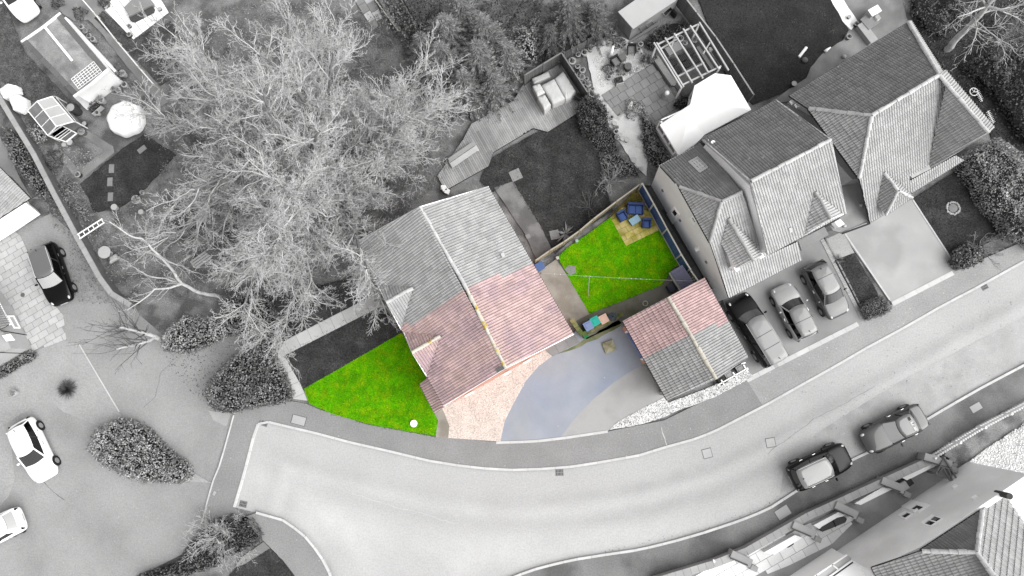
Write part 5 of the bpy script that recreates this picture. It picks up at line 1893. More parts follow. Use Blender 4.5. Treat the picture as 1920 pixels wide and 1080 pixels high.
    for wx in (-.31, .30):
        for s in (-1, 1):
            wt = link('wheel', None, t)
            mb = MB()
            y = s * (w2 - .1)
            mb.tube([(0, -.1, 0), (0, -.085, 0), (0, .085, 0), (0, .1, 0)], [rad * .9, rad, rad, rad * .9], 20)
            ty = add('tyre', mb, m_tyre, wt)
            mb = MB()
            mb.tube([(0, s * .085, 0), (0, s * .112, 0)], [rad * .64, rad * .6], 14)
            add('rim', mb, m_rim, wt)
            wt.location = (wx * L, y, rad)
            mb = MB()                                            # dark wheel arch
            mb.tube([(wx * L, s * (w2 - .16), rad + .02), (wx * L, s * (w2 + .004), rad + .02)], rad * 1.16, 18)
            add('wheel_arch', mb, m_trim)
    # lamps, mirrors, handles, plates
    for s in (-1, 1):
        f, zs, zd = deck(.44)
        mb = MB()
        mb.lathe([(.02, -.03), (.09, 0), (.085, .03), (.02, .06)], (0, 0, 0), 10, sx=1.5)
        o = add('headlight', mb, m_lamp, smooth=True)
        o.location = (.45 * L, s * f * w2 * .74, zs * .97)
        o.rotation_euler = (0, .5, -s * .5)
        f, zs, zd = deck(-.47)
        mb = MB()
        mb.box((0, 0, -.1), (.1, .16, .22))
        o = add('tail_light', mb, tail, bev=.02)
        o.location = (-.478 * L, s * f * w2 * .84, zs * .9)
        o.rotation_euler = (0, 0, s * .45)
        if mirrors:
            mb = MB()
            mb.lathe([(.03, -.06), (.1, -.02), (.09, .05), (.02, .08)], (0, 0, 0), 8, sx=.75, sy=1.15)
            o = add('door_mirror', mb, body, smooth=True)
            o.location = (xf0 - .13 * L, s * (w2 + .1), zb_f + .12)
        for hxp in (-.02, -.24) if L > 3.9 else (-.06,):
            mb = MB()
            mb.box((hxp * L, s * (w2 - .005), .8 * k), (.2, .03, .03))
            add('door_handle', mb, m_chrome if body is not m_white else body)
        if rails:
            mb = MB()
            zr = zt + .045
            mb.tube([(xr1 + .15, s * tw * .9, zr - .05), (xr1 + .3, s * tw * .92, zr), (xf1 - .3, s * tw * .92, zr), (xf1 - .1, s * tw * .9, zr - .05)], .02, 6)
            add('roof_rail', mb, rails, smooth=True)
    f, zs, zd = deck(.49)
    mb = MB()
    mb.box((.488 * L, 0, .36 * k), (.06, W * .52, .14))
    add('grille', mb, m_trim, bev=.02)
    mb = MB()
    mb.box((-.497 * L, 0, .5 * k), (.03, .5, .11))
    add('number_plate', mb, mat('plate_white', 220, grain=0))
    mb = MB()
    mb.tube([(xr1 + .25, 0, zt + .04), (xr1 + .12, 0, zt + .16)], [.03, .008], 5)
    add('aerial', mb, m_trim)
    if extra:
        extra(add, t, L, W, deck, zt, tw, xr1, xf1)
    return t
p_black = mat('black_paint', 6, var=0.03, grain=0, rough=0.3, spec=0.25)
p_white = paint('white_car_paint', (.8, .8, .8), albedo=True)
p_silver = paint('silver_paint', 206, metal=0.35)
p_grey = paint('grey_paint', 84, metal=0.2)
p_dgrey = paint('dark_grey_paint', 60, metal=0.1)
p_mid = paint('mid_grey_paint', 74, metal=0.1)
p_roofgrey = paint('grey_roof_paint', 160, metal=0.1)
s_bright = glass('sky_reflection_screen', 205, rough=0.2)  # reflected sky put into the glass colour
s_mid = glass('pale_screen', 52, rough=0.1)
def plate_front(add, t, L, W, deck, zt, tw, xr1, xf1):
    mb = MB()
    mb.box((.5 * L, 0, .42), (.03, .52, .11))
    add('front_plate', mb, mat('plate_white', 220, grain=0))
car('parked_car', 'black estate car with grey painted-in roof reflection and white roof rails beside the paved drive', 112, 517, 45, 105, 4.35, 1.8, 1.55, HATCH, p_black, paint('painted_reflection_roof', 124), (-.47, -.42, .06, .23), screen=s_bright, roofw=.74, rails=m_lamp, extra=plate_front, group='cars parked along the street and drives')  # roof grey stands for sky reflection on the black paint
car('parked_car', 'white car in the courtyard beside the leafy hedge island', 77, 842, 62, 108, 4.3, 1.76, 1.5, HATCH, p_white, p_white, (-.47, -.40, .05, .23), screen=s_mid, roofw=.7, tail=m_trim, extra=plate_front, group='cars parked along the street and drives')
car('parked_car', 'white car cut by the picture edge below the other white courtyard car', 2, 993, -88, 44, 4.2, 1.76, 1.5, HATCH, p_white, p_white, (-.46, -.36, .05, .23), roofw=.7, tail=m_trim, shield=s_bright, group='cars parked along the street and drives')
car('parked_car', 'white car nosed up to the felt-roofed shed, cut by the top edge', 41, 0, 46, 60, 4.3, 1.8, 1.5, HATCH, p_white, p_white, (-.47, -.4, .02, .2), screen=s_mid, roofw=.72, group='cars parked along the street and drives')
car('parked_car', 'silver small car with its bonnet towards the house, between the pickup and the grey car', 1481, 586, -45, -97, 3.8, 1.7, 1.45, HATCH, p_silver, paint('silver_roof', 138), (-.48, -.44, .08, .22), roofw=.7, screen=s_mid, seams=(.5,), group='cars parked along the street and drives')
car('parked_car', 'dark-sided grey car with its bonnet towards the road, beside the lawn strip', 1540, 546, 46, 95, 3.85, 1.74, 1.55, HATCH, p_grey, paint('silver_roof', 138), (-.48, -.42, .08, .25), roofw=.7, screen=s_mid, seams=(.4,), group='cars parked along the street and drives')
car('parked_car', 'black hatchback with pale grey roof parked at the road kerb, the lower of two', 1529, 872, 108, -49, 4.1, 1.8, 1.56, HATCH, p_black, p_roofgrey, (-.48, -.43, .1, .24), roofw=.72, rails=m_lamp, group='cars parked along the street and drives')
def boot(add, t, L, W, deck, zt, tw, xr1, xf1):
    for i, y in enumerate((-.34, -.02, .34)):
        mb = MB()
        mb.box((-.2 * L, y, zt + .045), (.16, .22, .02))
        add('roof_vent', mb, m_lamp if i else m_trim)
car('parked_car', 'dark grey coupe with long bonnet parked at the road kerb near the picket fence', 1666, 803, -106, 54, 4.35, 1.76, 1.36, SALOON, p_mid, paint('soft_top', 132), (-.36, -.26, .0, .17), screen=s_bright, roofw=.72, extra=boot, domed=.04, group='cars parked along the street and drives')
# the bonnets of two cars are a different tone of the same car in the photo: left to reflection
def tonneau(add, t, L, W, deck, zt, tw, xr1, xf1):
    for s in (-1, 1):
        mb = MB()
        mb.bar((xr1 + .05, s * tw * 1.0, zt + .0), (xf1 - .1, s * tw * 1.0, zt + .0), .035, .04)
        add('roof_rail', mb, m_rim)
car('pickup_truck', 'long black pickup with grey hard cover over its bed, nearest the garages', 1410, 619, -65, -115, 4.95, 1.82, 1.78, BOXY, p_black, paint('cover_grey', 152, rough=0.5), (-.49, -.48, .16, .27), roofw=.72, seams=(.34, .62), extra=tonneau, cat='pickup', domed=.035, screen=s_mid, group='cars parked along the street and drives')
# ------------------------------------------------------------------ trees
def tree_from(name, label, segs_by_level, base, m_trunk, m_tw, cat='tree', group=None, split=1, sides=(7, 5, 3)):
    t = thing(name, label, cat, tuple(base), group)
    lows = [s for l in segs_by_level[:split] for s in l]
    if lows:
        link('trunk', tubes('trunk', lows, m_trunk, sides[0], tuple(base)), t)
    mid = [s for l in segs_by_level[split:split + 1] for s in l]
    if mid and name != 'birch_tree':
        link('branches', tubes('branches', mid, m_tw, sides[1], tuple(base)), t)
    hi = [s for l in segs_by_level[split + 1:] for s in l]
    if name == 'birch_tree':
        mid, hi = [], mid + hi
    if hi:
        o = link('crown', tubes('crown', hi, m_tw, sides[2], tuple(base)), t)
    return t
rng.seed(11)
# the great bare tree
base = P(602, 356)
out = [[] for _ in range(6)]
p = Vector(base)
out[0].append((p.x, p.y, -0.1, p.x - .1, p.y + .1, 2.0, .42, .36))
fork = Vector((p.x - .1, p.y + .1, 2.0))
SP = [None,
      (0.5, 2.2, .4, 1.0, .36, .56, .022, .1),
      (0.36, 4.1, .4, 1.0, .34, .56, .02, .17),
      (0.27, 5.3, .4, 1.0, .34, .56, .02, .2),
      (0.2, 5.2, .4, 1.0, .32, .55, .01, .22),
      (0.16, 0, 0, 0, 0, 0, .01, .25)]
NL = 24
for k in range(NL):
    a = k / NL * 2 * math.pi + rng.uniform(-.12, .12)
    el = (.26, .72, .42, 1.1)[k % 4] + rng.uniform(-.06, .06)
    d = Vector((math.cos(a) * math.cos(el), math.sin(a) * math.cos(el), math.sin(el)))
    L = rng.uniform(10.6, 11.8) * (1.0, .92, .98, .84)[k % 4] * (.9 if math.cos(a) < -.85 else 1)
    grow(out, fork + Vector((0, 0, rng.uniform(-.3, .8))), d, L, rng.uniform(.16, .23), 1, SP)
out[0].append((fork.x, fork.y, fork.z, fork.x - .15, fork.y + .1, 3.2, .36, .2))
big = tree_from('bare_tree', 'huge bare winter tree filling the garden beside the grey half of the house', out, base, m_bark, m_twig, split=2)
NSEG = sum(len(x) for x in out)

def poly_tree(name, label, lines, mt, mw, spec, cpm, r0, seed, group=None, cat='tree', lm=1.0):
    """trunk and limbs traced as photo points with heights, twigs grown along them"""
    rng.seed(seed)
    out = [[] for _ in range(len(spec))]
    for li, (ln, ra, rb) in enumerate(lines):
        pts = [P(*q) for q in ln]
        tot = sum((pts[i + 1] - pts[i]).length for i in range(len(pts) - 1))
        s = 0
        for i in range(len(pts) - 1):
            a, b = pts[i], pts[i + 1]
            L = (b - a).length
            n = max(2, int(L / .45))
            pa = a
            for j in range(n):
                u0, u1 = (s + L * j / n) / tot, (s + L * (j + 1) / n) / tot
                pb = a.lerp(b, (j + 1) / n) + (Vector((rng.gauss(0, .035), rng.gauss(0, .035), rng.gauss(0, .03))) if j < n - 1 else Vector())
                out[0].append((*pa, *pb, ra + (rb - ra) * u0, ra + (rb - ra) * u1))
                if u0 > (.3 if li == 0 else .1):
                    k = cpm * L / n
                    k = int(k) + (rng.random() < k % 1)
                    d = (pb - pa).normalized()
                    for _ in range(k):
                        an = rng.uniform(.4, 1.0)
                        cdv = (d * math.cos(an) + rnd_perp(d) * math.sin(an)).normalized()
                        grow(out, pa.lerp(pb, rng.random()), cdv, lm * rng.uniform(.8, 1.9) * (1.1 - .4 * u0), max(.012, (ra + (rb - ra) * u0) * .4), 1, spec)
                pa = pb
            s += L
    return tree_from(name, label, out, P(*lines[0][0][0][:2], 0), mt, mw, cat, group, split=1, sides=(7, 4, 3))
SB = [None, (.25, 2.6, .35, .9, .35, .6, .02, .15), (.2, 3.0, .35, .9, .35, .6, .02, .2), (.15, 0, 0, 0, 0, 0, .02, .2)]
poly_tree('birch_tree', 'white barked leaning birch with forked limbs over the boundary wall', [
    ([(414, 557, 0), (390, 552, 1.2), (365, 545, 2.6), (341, 532, 3.6), (318, 500, 4.6), (300, 480, 5.2), (266, 447, 6.2), (240, 440, 6.8), (205, 416, 7.4)], .15, .03),
    ([(341, 532, 3.6), (318, 540, 4.0), (290, 542, 4.3), (262, 566, 4.8), (238, 582, 5.2)], .085, .02),
    ([(304, 486, 5.0), (280, 472, 5.4), (258, 470, 5.7), (232, 458, 6.1)], .06, .015),
    ([(338, 531, 3.6), (310, 522, 4.2), (280, 518, 4.7), (250, 500, 5.2)], .05, .015),
    ([(300, 480, 5.2), (330, 496, 5.4), (352, 506, 5.6), (372, 512, 5.8)], .05, .02)], m_birch, m_birch, SB, 2.8, .1, 21)
poly_tree('birch_tree', 'pale double trunk leaning over the courtyard from the rounded hedge', [
    ([(306, 637, 0), (290, 631, 1.0), (268, 624, 2.0), (240, 617, 3.0), (222, 614, 3.8)], .2, .06),
    ([(290, 631, 1.0), (272, 641, 2.0), (248, 648, 2.8), (218, 655, 3.6)], .13, .04)],
    m_birch, mat('dark_twig', 120, var=.1, grain=0, rv=.2), [None, (.3, .9, .3, .7, .5, .8, .02, .08), (.25, 1.0, .3, .8, .4, .6, .02, .1), (.2, 0, 0, 0, 0, 0, .02, .12)], 7, .1, 22, lm=1.7)
poly_tree('birch_tree', 'large pale leaning tree beyond the grey tiled house at the rough grass', [
    ([(1774, 94, 0), (1800, 66, 2.0), (1828, 38, 3.8), (1850, 12, 5.2), (1880, -20, 7.0), (1910, -50, 9.0)], .24, .08),
    ([(1850, 12, 5.2), (1880, 20, 5.7), (1905, 12, 6.2), (1940, -2, 7.0)], .1, .03),
    ([(1850, 12, 5.2), (1815, 26, 5.6), (1795, 32, 6.0)], .07, .02),
    ([(1828, 38, 3.8), (1830, 62, 4.5), (1822, 85, 5.2)], .06, .015),
    ([(1828, 38, 3.8), (1852, 58, 4.2), (1875, 76, 4.5), (1895, 85, 4.7), (1912, 106, 4.9)], .05, .015),
    ([(1850, 12, 5.2), (1840, -8, 6.0), (1825, -20, 6.6)], .08, .02)], m_birch, m_twig, SB, 3.2, .1, 23, lm=1.25)
def bare_bush(name, label, px, py, r, h, m, n, seed, spec=None, group=None, cat='shrub'):
    rng.seed(seed)
    c = P(px, py, h * .5)
    c.z = 0
    spec = spec or [None, (.2, 3.4, .35, .9, .4, .65, .03, .15), (.15, 4.5, .4, 1, .35, .6, .02, .2), (.11, 4, .4, 1, .35, .6, .02, .2), (.1, 0, 0, 0, 0, 0, .02, .2)]
    out = [[] for _ in spec]
    for k in range(n):
        a = k / n * 2 * math.pi + rng.uniform(-.3, .3)
        el = rng.uniform(.35, 1.3)
        L = math.hypot(r * math.cos(el), h * math.sin(el)) * rng.uniform(.75, 1.05)
        d = Vector((math.cos(a) * math.cos(el), math.sin(a) * math.cos(el), math.sin(el)))
        grow(out, c + Vector((rng.uniform(-.15, .15), rng.uniform(-.15, .15), 0)), d, L, .03, 1, spec)
    return tree_from(name, label, out, c, m, m, cat, group, split=2, sides=(5, 4, 3))
m_twig2 = mat('grey_twig', 178, var=.1, grain=0, rv=.22)
m_twig3 = mat('silver_twig', 204, var=.1, grain=0, rv=.25)
bare_bush('bare_shrub', 'bare many-branched shrub spreading over the hedge at the bottom corner lawn', 402, 1014, 2.7, 2.6, mat('pale_twig', 226, var=.1, grain=0, rv=.2), 20, 31)
bare_bush('bare_shrub', 'grey twiggy shrub by the road at the end of the tall hedge', 1852, 462, 1.7, 1.7, m_twig2, 11, 32)
bare_bush('bare_shrub', 'silvery twiggy shrub beside the back fence of the neighbouring dark lawn', 1146, 336, 1.5, 1.4, m_twig3, 16, 33)
bare_bush('bare_shrub', 'dimmer twiggy shrub between the silvery shrub and the garden fence', 1108, 386, 1.2, 1.0, mat('dull_twig', 128, var=.1, grain=0, rv=.25), 12, 34)
bare_bush('bare_shrub', 'tangled bare bush on the rough grass in the top far corner', 1900, 60, 2.2, 2.2, m_twig2, 10, 36)
bare_bush('bare_shrub', 'thin bare bush beside the two garden slabs under the conifers', 690, 110, 1.6, 1.8, m_twig2, 9, 37)

def conifer(label, px, py, h, r, seed, m=m_leaf_ev, group='dark conifers behind the deck'):
    c = P(px, py, h * .5)
    c.z = 0
    t = thing('conifer', label, 'tree', tuple(c), group)
    g = np.random.default_rng(seed)
    mb = MB()
    mb.tube([(c.x, c.y, -.05), (c.x, c.y, h * .55), (c.x, c.y, h * .98)], [.12, .07, .015], 6)
    part('trunk', mb, m_bark, t)
    C, Nn, B = [], [], []
    nl = int(h / .26)
    for l in range(nl):
        z = .15 * h + (h * .85) * l / nl
        rr = r * (1 - (l / nl) ** 1.3) * g.uniform(.8, 1.15) + .12
        nb = int(g.integers(8, 12))
        a0 = g.uniform(0, 6.28)
        for b in range(nb):
            a = a0 + b / nb * 6.28 + g.normal(0, .12)
            L = rr * g.uniform(.75, 1.12)
            dr = np.array([math.cos(a), math.sin(a), 0])
            sd_ = np.array([-math.sin(a), math.cos(a), 0])
            n = max(5, int(L / .075))
            for i in range(n):
                u = (i + .5) / n
                ct = np.array([c.x, c.y, z]) + dr * L * u + np.array([0, 0, .22 * L * u - .35 * L * u * u + g.normal(0, .02)])
                for s in (-1, 1):
                    dd = dr * .75 + sd_ * s * (.75 - .35 * u) + np.array([0, 0, g.normal(.05, .15)])
                    C.append(ct)
                    B.append(dd / np.linalg.norm(dd) * (.17 + .18 * (1 - u)) * g.uniform(.7, 1.3))
    C, B = np.array(C), np.array(B)
    W_ = np.cross(B, np.array([0, 0, 1.0]))
    W_ /= np.linalg.norm(W_, axis=1, keepdims=True) + 1e-9
    W_ = W_ * .022 + np.array([0, 0, 1.0]) * g.normal(0, .015, (len(C), 1))
    V = np.concatenate([C - W_, C + W_, C + B * .7 + W_ * 1.1, C + B], 1).reshape(-1, 3)
    link('crown', npmesh('crown', V, np.arange(4 * len(C)).reshape(-1, 4), m, g.uniform(0, 1, len(C)), tuple(c)), t)
    return t
CF = [(838, 66, 5.0, 1.9, 'broad dark conifer at the back of the clump, nearest the slab strip'), (905, 62, 4.6, 1.7, 'dark conifer at the back of the clump below the pale path edge'), (832, 118, 5.4, 1.9, 'dark conifer on the bare tree side of the clump'), (898, 118, 5.6, 2.1, 'tallest star-shaped conifer in the middle of the clump'), (950, 108, 4.2, 1.5, 'conifer beside the pale bamboo clump'), (872, 166, 4.8, 1.8, 'conifer nearest the low end of the timber deck'), (925, 160, 4.2, 1.5, 'conifer just behind the deck fence corner'), (795, 92, 4.0, 1.4, 'small conifer touching the bare tree twigs'), (862, 22, 4.2, 1.5, 'conifer cut by the top edge of the picture')]
for i, (x, y, h, r, lb) in enumerate(CF):
    conifer(lb, x, y, h, r, 100 + i)
conifer('broad evergreen with dense dark sprays behind the shed with the pale roof', 1062, 34, 4.6, 2.2, 120, mat('sheen_leaf', 124, var=.25, scale=1, grain=0, rv=.5), 'evergreens by the pale shed')
conifer('smaller evergreen leaning over the dark boarded fence by the pale shed', 1112, 36, 3.6, 1.8, 121, mat('sheen_leaf', 124), 'evergreens by the pale shed')
conifer('evergreen between the dark pond lawn and the boarded fence', 1030, 72, 3.2, 1.3, 122, mat('sheen_leaf', 124), 'evergreens by the pale shed')

# ------------------------------------------------------------------ hedges and shrubs
m_hl = mat('hedge_leaf', 176, var=.2, scale=1.2, grain=0, rv=.6, rough=.45, spec=.4)
m_hd = mat('dark_hedge_leaf', 138, var=.25, scale=1.2, grain=0, rv=.6, rough=.5, spec=.4)
hedge('rounded leafy hedge island in the courtyard beside the white car', [(170, 838), (184, 804), (214, 787), (250, 792), (285, 815), (318, 848), (352, 874), (356, 892), (345, 904), (300, 902), (272, 904), (236, 892), (196, 872)], 1.3, m_hl)
hedge('tall clipped hedge curving round the end of the front garden path', [(386, 738), (405, 705), (430, 680), (462, 652), (500, 622), (525, 640), (512, 660), (532, 700), (546, 744), (520, 756), (486, 760), (440, 772), (400, 764)], 1.6, m_hd)
hedge('low rounded hedge at the foot of the leaning double trunk', [(306, 640), (322, 612), (350, 592), (400, 596), (440, 610), (466, 604), (452, 622), (410, 636), (375, 652), (340, 662), (312, 658)], 1.2, m_hl)
hedge('dense dark shrubbery under the bare tree beside the front lawn', [(420, 560), (470, 540), (505, 565), (520, 605), (522, 636), (498, 628), (462, 648), (440, 622), (405, 596)], 1.5, m_hd, dens=180)
hedge('dark hedge under the bare shrub at the bottom edge of the picture', [(378, 1000), (402, 976), (438, 966), (474, 976), (492, 1004), (478, 1022), (440, 1036), (404, 1062), (340, 1080), (262, 1092), (256, 1080), (330, 1058)], .8, m_leaf_d, edge=.4, dens=160)
hedge('tall hedge along the far side of the dark front lawn', [(1798, 300), (1832, 276), (1862, 262), (1892, 280), (1945, 345), (1960, 470), (1925, 452), (1888, 440), (1872, 404), (1850, 384), (1832, 350)], 2.0, m_hl, dens=220)
hedge('dark rounded bush at the road corner of the hedged lawn', [(1786, 492), (1792, 470), (1812, 458), (1836, 462), (1840, 486), (1815, 500), (1798, 504)], 1.2, m_hd, name='shrub', cat='shrub')
hedge('clipped dark bush at the road end of the lawn strip', [(1614, 580), (1622, 566), (1650, 556), (1668, 566), (1670, 580), (1652, 592), (1626, 600)], .9, m_hd, leaf=.07, dens=600, bumpy=.05, name='shrub', cat='shrub')
hedge('dark tangled thicket by the far garden beyond the tiled house', [(1812, 118), (1850, 96), (1990, 100), (1990, 300), (1940, 270), (1904, 232), (1872, 176)], 1.6, m_leaf_d, leaf=.17, dens=150, bumpy=.5, name='thicket', cat='bushes')
hedge('dark thicket along the top edge behind the pale leaning trunk', [(1716, -30), (1800, -30), (1806, 30), (1770, 70), (1738, 56), (1712, 20)], 1.0, m_leaf_d, leaf=.14, dens=150, bumpy=.5, name='thicket', cat='bushes')
hedge('dark hedge between the side path and the boundary wall', [(12, 240), (40, 262), (64, 305), (88, 348), (98, 372), (78, 374), (56, 344), (26, 300), (8, 262)], 1.2, m_hd, bumpy=.4)
hedge('low dark hedge under the bungalow wall by the pale drive', [(-30, 712), (0, 692), (58, 658), (68, 664), (62, 672), (0, 706), (-30, 724)], .6, m_hd, edge=.25)
hedge('dark glossy shrub at the corner of the timber deck', [(1082, 200), (1096, 184), (1118, 188), (1136, 208), (1140, 236), (1118, 256), (1092, 248)], 1.5, m_leaf_d, leaf=.12, bumpy=.4, name='shrub', cat='shrub')
hedge('matted grey ground shrub below the glossy shrub', [(1102, 246), (1130, 232), (1152, 250), (1160, 282), (1142, 290), (1118, 280)], .5, mat('matted_leaf', 128, var=.2, grain=0, rv=.4), leaf=.09, bumpy=.4, name='shrub', cat='shrub')
hedge('dark low planting along the edge of the gravel garden and lawn', [(1122, 290), (1160, 286), (1190, 310), (1202, 332), (1170, 330), (1132, 330)], .5, m_leaf_m, leaf=.1, bumpy=.5, name='shrub', cat='shrub')
hedge('border planting between the gravel and the conservatory', [(1200, 214), (1226, 232), (1232, 262), (1256, 300), (1232, 318), (1216, 300), (1204, 262)], .6, m_leaf_m, leaf=.12, dens=200, bumpy=.6, name='shrub', cat='shrub')
hedge('planting along the front of the pale shed', [(1206, 80), (1250, 44), (1290, 44), (1286, 58), (1240, 86), (1222, 94)], .5, m_leaf_d, leaf=.12, dens=200, bumpy=.6, name='shrub', cat='shrub')
hedge('climbing plants at the corner of the conservatory and patio', [(1262, 196), (1278, 182), (1298, 178), (1296, 194), (1278, 206)], .7, m_leaf_d, leaf=.12, dens=220, bumpy=.6, name='shrub', cat='shrub')
bl = [(990, 82, 1.3, 2.0, 'pale feathery bamboo clump between the conifers and the deck fence', m_leaf_l, 1500), (960, 126, .9, 1.6, 'smaller pale bamboo clump at the deck fence corner', m_leaf_l, 800), (1008, 60, 1.0, 1.8, 'pale bamboo clump beside the dark lawn', m_leaf_l, 900),
      (735, 32, 1.3, 1.6, 'mid grey evergreen bush right of the slab strip', m_leaf_m, 900), (790, 34, 1.6, 2.2, 'dark leafy bush at the top edge among conifers', m_leaf_d, 1300), (780, 60, 1.2, 1.8, 'leafy bush between the timber frame and conifers', m_leaf_m, 900), (842, 212, .8, .9, 'low bush at the deck end below the conifers', m_leaf_d, 500), (880, 200, .7, .8, 'low dark bush by the cone ornaments of the deck', m_leaf_d, 400), (935, 186, .6, .8, 'low bush in the notch of the deck edge', m_leaf_d, 400),
      (600, 556, .9, .9, 'small dark bush under the hanging bare twigs', m_leaf_d, 500), (548, 596, .6, .6, 'small dark bush on the shaded front lawn', m_leaf_d, 300), (360, 425, 1.0, 1.0, 'dark bush in the shade under the bare tree', m_leaf_d, 700), (440, 470, 1.2, 1.2, 'round dark bush beneath the middle of the bare tree', m_leaf_d, 800), (690, 440, 1.1, 1.0, 'dark bush against the grey half of the house', m_leaf_d, 700), (520, 470, 1.0, .9, 'dark bush near the trunk of the bare tree', m_leaf_d, 600), (470, 250, 1.3, 1.2, 'dark bush under the upper side of the bare tree', m_leaf_d, 800), (380, 170, 1.1, .9, 'low bush at the outer edge of the bare tree', m_leaf_m, 700), (600, 160, 1.2, 1.0, 'dark bush beneath the top of the bare tree', m_leaf_d, 700), (740, 250, 1.2, 1.0, 'dark bush under the bare tree beside the deck', m_leaf_d, 700), (720, 330, 1.1, .9, 'dark bush between the bare tree and the deck bench', m_leaf_d, 600),
      (72, 250, .7, .8, 'pale flowering shrub beside the greenhouse', m_leaf_l, 420), (150, 25, .5, .6, 'dark bush in the yard at the top edge', m_leaf_d, 300), (197, 6, .45, .6, 'dark bush at the corner of the white patio', m_leaf_d, 260), (108, 4, .5, .5, 'small dark bush at the top of the yard by the shed', m_leaf_d, 260), (216, 142, .6, .7, 'dark bush behind the white end of the felt shed', m_leaf_d, 400), (180, 190, .5, .5, 'fluffy bush leaning on the white shed wall', m_leaf_m, 300),
      (1165, 130, .45, .5, 'grey-leaved bush in the middle of the gravel garden', m_leaf_m, 260), (1140, 130, .4, .4, 'round bush in the gravel garden nearest the deck fence', m_leaf_m, 220), (1213, 112, .55, .7, 'bush beside the small crate at the patio corner', m_leaf_m, 320), (1190, 205, .7, .6, 'spreading pale shrub at the end of the slab patio', m_leaf_l, 400), (1160, 80, .5, .5, 'dark bush by the corner of the pale shed', m_leaf_d, 260), (1720, 330, .2, .2, 'tiny tuft at the canopy of the hipped house', m_leaf_m, 60), (112, 385, .9, .7, 'scruffy bush beside the white garage gable', m_leaf_m, 500), (100, 300, .8, .6, 'dark border bush along the garden side of the wall', m_leaf_d, 500), (128, 350, .8, .5, 'straggling border bush between wall and bed path', m_leaf_m, 500), (150, 390, .7, .5, 'scrubby plant by the shady lawn corner', m_leaf_m, 400)]
for x, y, r, h, lb, m, n in bl:
    bush(lb, x, y, r, h, m, n=n)
def ground_cover(name, pts, m, dens, leaf, hmax):
    poly = PL(pts, .1)
    X, Y = sample_in(poly, int(parea(poly) * dens))
    hgt = np.maximum(0, fnoise(X * 1.3, Y * 1.3, 2) * .6 + .4) * hmax
    C = np.stack([X, Y, .06 + hgt * nr.uniform(.1, 1, len(X))], 1)
    o = link(name, leaf_mesh(name, C, np.stack([nr.normal(0, .8, len(X)), nr.normal(0, .8, len(X)), np.full(len(X), .8)], 1), leaf, m))
    o['kind'] = 'stuff'
ground_cover('ground_cover', [(300, 200), (345, 80), (420, 10), (640, 0), (760, 60), (850, 230), (835, 330), (700, 470), (640, 560), (480, 560), (340, 560), (250, 560), (200, 470), (215, 400), (300, 340)], m_leaf_m, 90, .1, .4)
ground_cover('leaf_litter', [(300, 200), (345, 80), (420, 10), (640, 0), (760, 60), (850, 230), (835, 330), (700, 470), (640, 560), (480, 560), (340, 560), (250, 560), (200, 470), (215, 400), (300, 340)], mat('litter_leaf', 150, var=.2, grain=0, rv=.4), 45, .05, .08)
ground_cover('ground_cover', [(20, 170), (60, 190), (90, 260), (140, 330), (185, 400), (215, 470), (240, 540), (215, 540), (140, 420), (70, 280)], m_leaf_m, 130, .1, .35)
ground_cover('ground_cover', [(96, 378), (122, 374), (190, 520), (215, 570), (150, 570), (130, 500), (130, 450), (100, 430)], m_leaf_m, 90, .09, .2)
ground_cover('ground_cover', [(1705, 0), (1920, 0), (1920, 280), (1865, 255), (1760, 120)], m_leaf_d, 60, .12, .4)
ground_cover('ground_cover', [(150, 30), (175, 60), (240, 140), (300, 200), (280, 200), (200, 130), (130, 50)], m_leaf_m, 110, .09, .2)
ground_cover('ground_cover', [(100, 275), (118, 262), (160, 280), (196, 290), (160, 322), (128, 318)], m_leaf_l, 140, .08, .3)
ground_cover('ground_cover', [(700, 0), (1020, 0), (990, 130), (900, 220), (780, 130)], m_leaf_d, 150, .14, 1.6)
ground_cover('dry_leaves', STB, m_straw, 420, .09, .3)
ground_cover('weeds', [(1255, 757), (1330, 728), (1345, 742), (1280, 768)], m_leaf_m, 60, .06, .12)
ground_cover('weeds', [(838, 770), (850, 768), (852, 800), (842, 822), (838, 800)], mat('yellow_weed', (190, 196, 90), var=.2, grain=0, rv=.4), 50, .06, .06)
# fallen leaves and grit along tarmac
def grit(name, pts, z, m, n, size):
    poly = PL(pts, z)
    X, Y = sample_in(poly, n)
    C = np.stack([X, Y, np.full(len(X), z + .01)], 1)
    o = link(name, leaf_mesh(name, C, np.stack([nr.normal(0, .3, len(X)), nr.normal(0, .3, len(X)), np.ones(len(X))], 1), size, m, rs=.7))
    o['kind'] = 'stuff'
grit('fallen_leaves', [(240, 600), (440, 640), (430, 760), (390, 960), (280, 1060), (100, 1080), (60, 900), (220, 760)], .03, mat('pale_leaf_litter', 222, var=.1, grain=0), 260, .05)
grit('fallen_leaves', [(300, 640), (440, 640), (420, 720), (380, 760), (320, 690)], .03, m_leaf_d, 400, .07)
grit('road_grit', [(1490, 740), (1900, 540), (1900, 680), (1720, 790), (1600, 850)], .025, m_leaf_m, 420, .05)
grit('road_grit', [(1135, 1036), (1320, 994), (1440, 950), (1500, 912), (1497, 905), (1436, 944), (1318, 988), (1130, 1032)], .02, m_leaf_d, 420, .05)
grit('footway_grit', [(1390, 1018), (1500, 962), (1650, 892), (1736, 850), (1732, 844), (1640, 890), (1490, 958), (1380, 1012)], .11, m_leaf_d, 500, .05)
grit('footway_grit', [(1180, 800), (1420, 700), (1620, 602), (1900, 470), (1900, 490), (1630, 640), (1430, 750), (1200, 840)], .11, mat('pale_leaf_litter', 222), 320, .05)
grit('gravel_specks', WG + [], .118, m_leaf_d, 260, .06)
grit('gravel_specks', WG2 + [], .116, m_leaf_d, 260, .06)
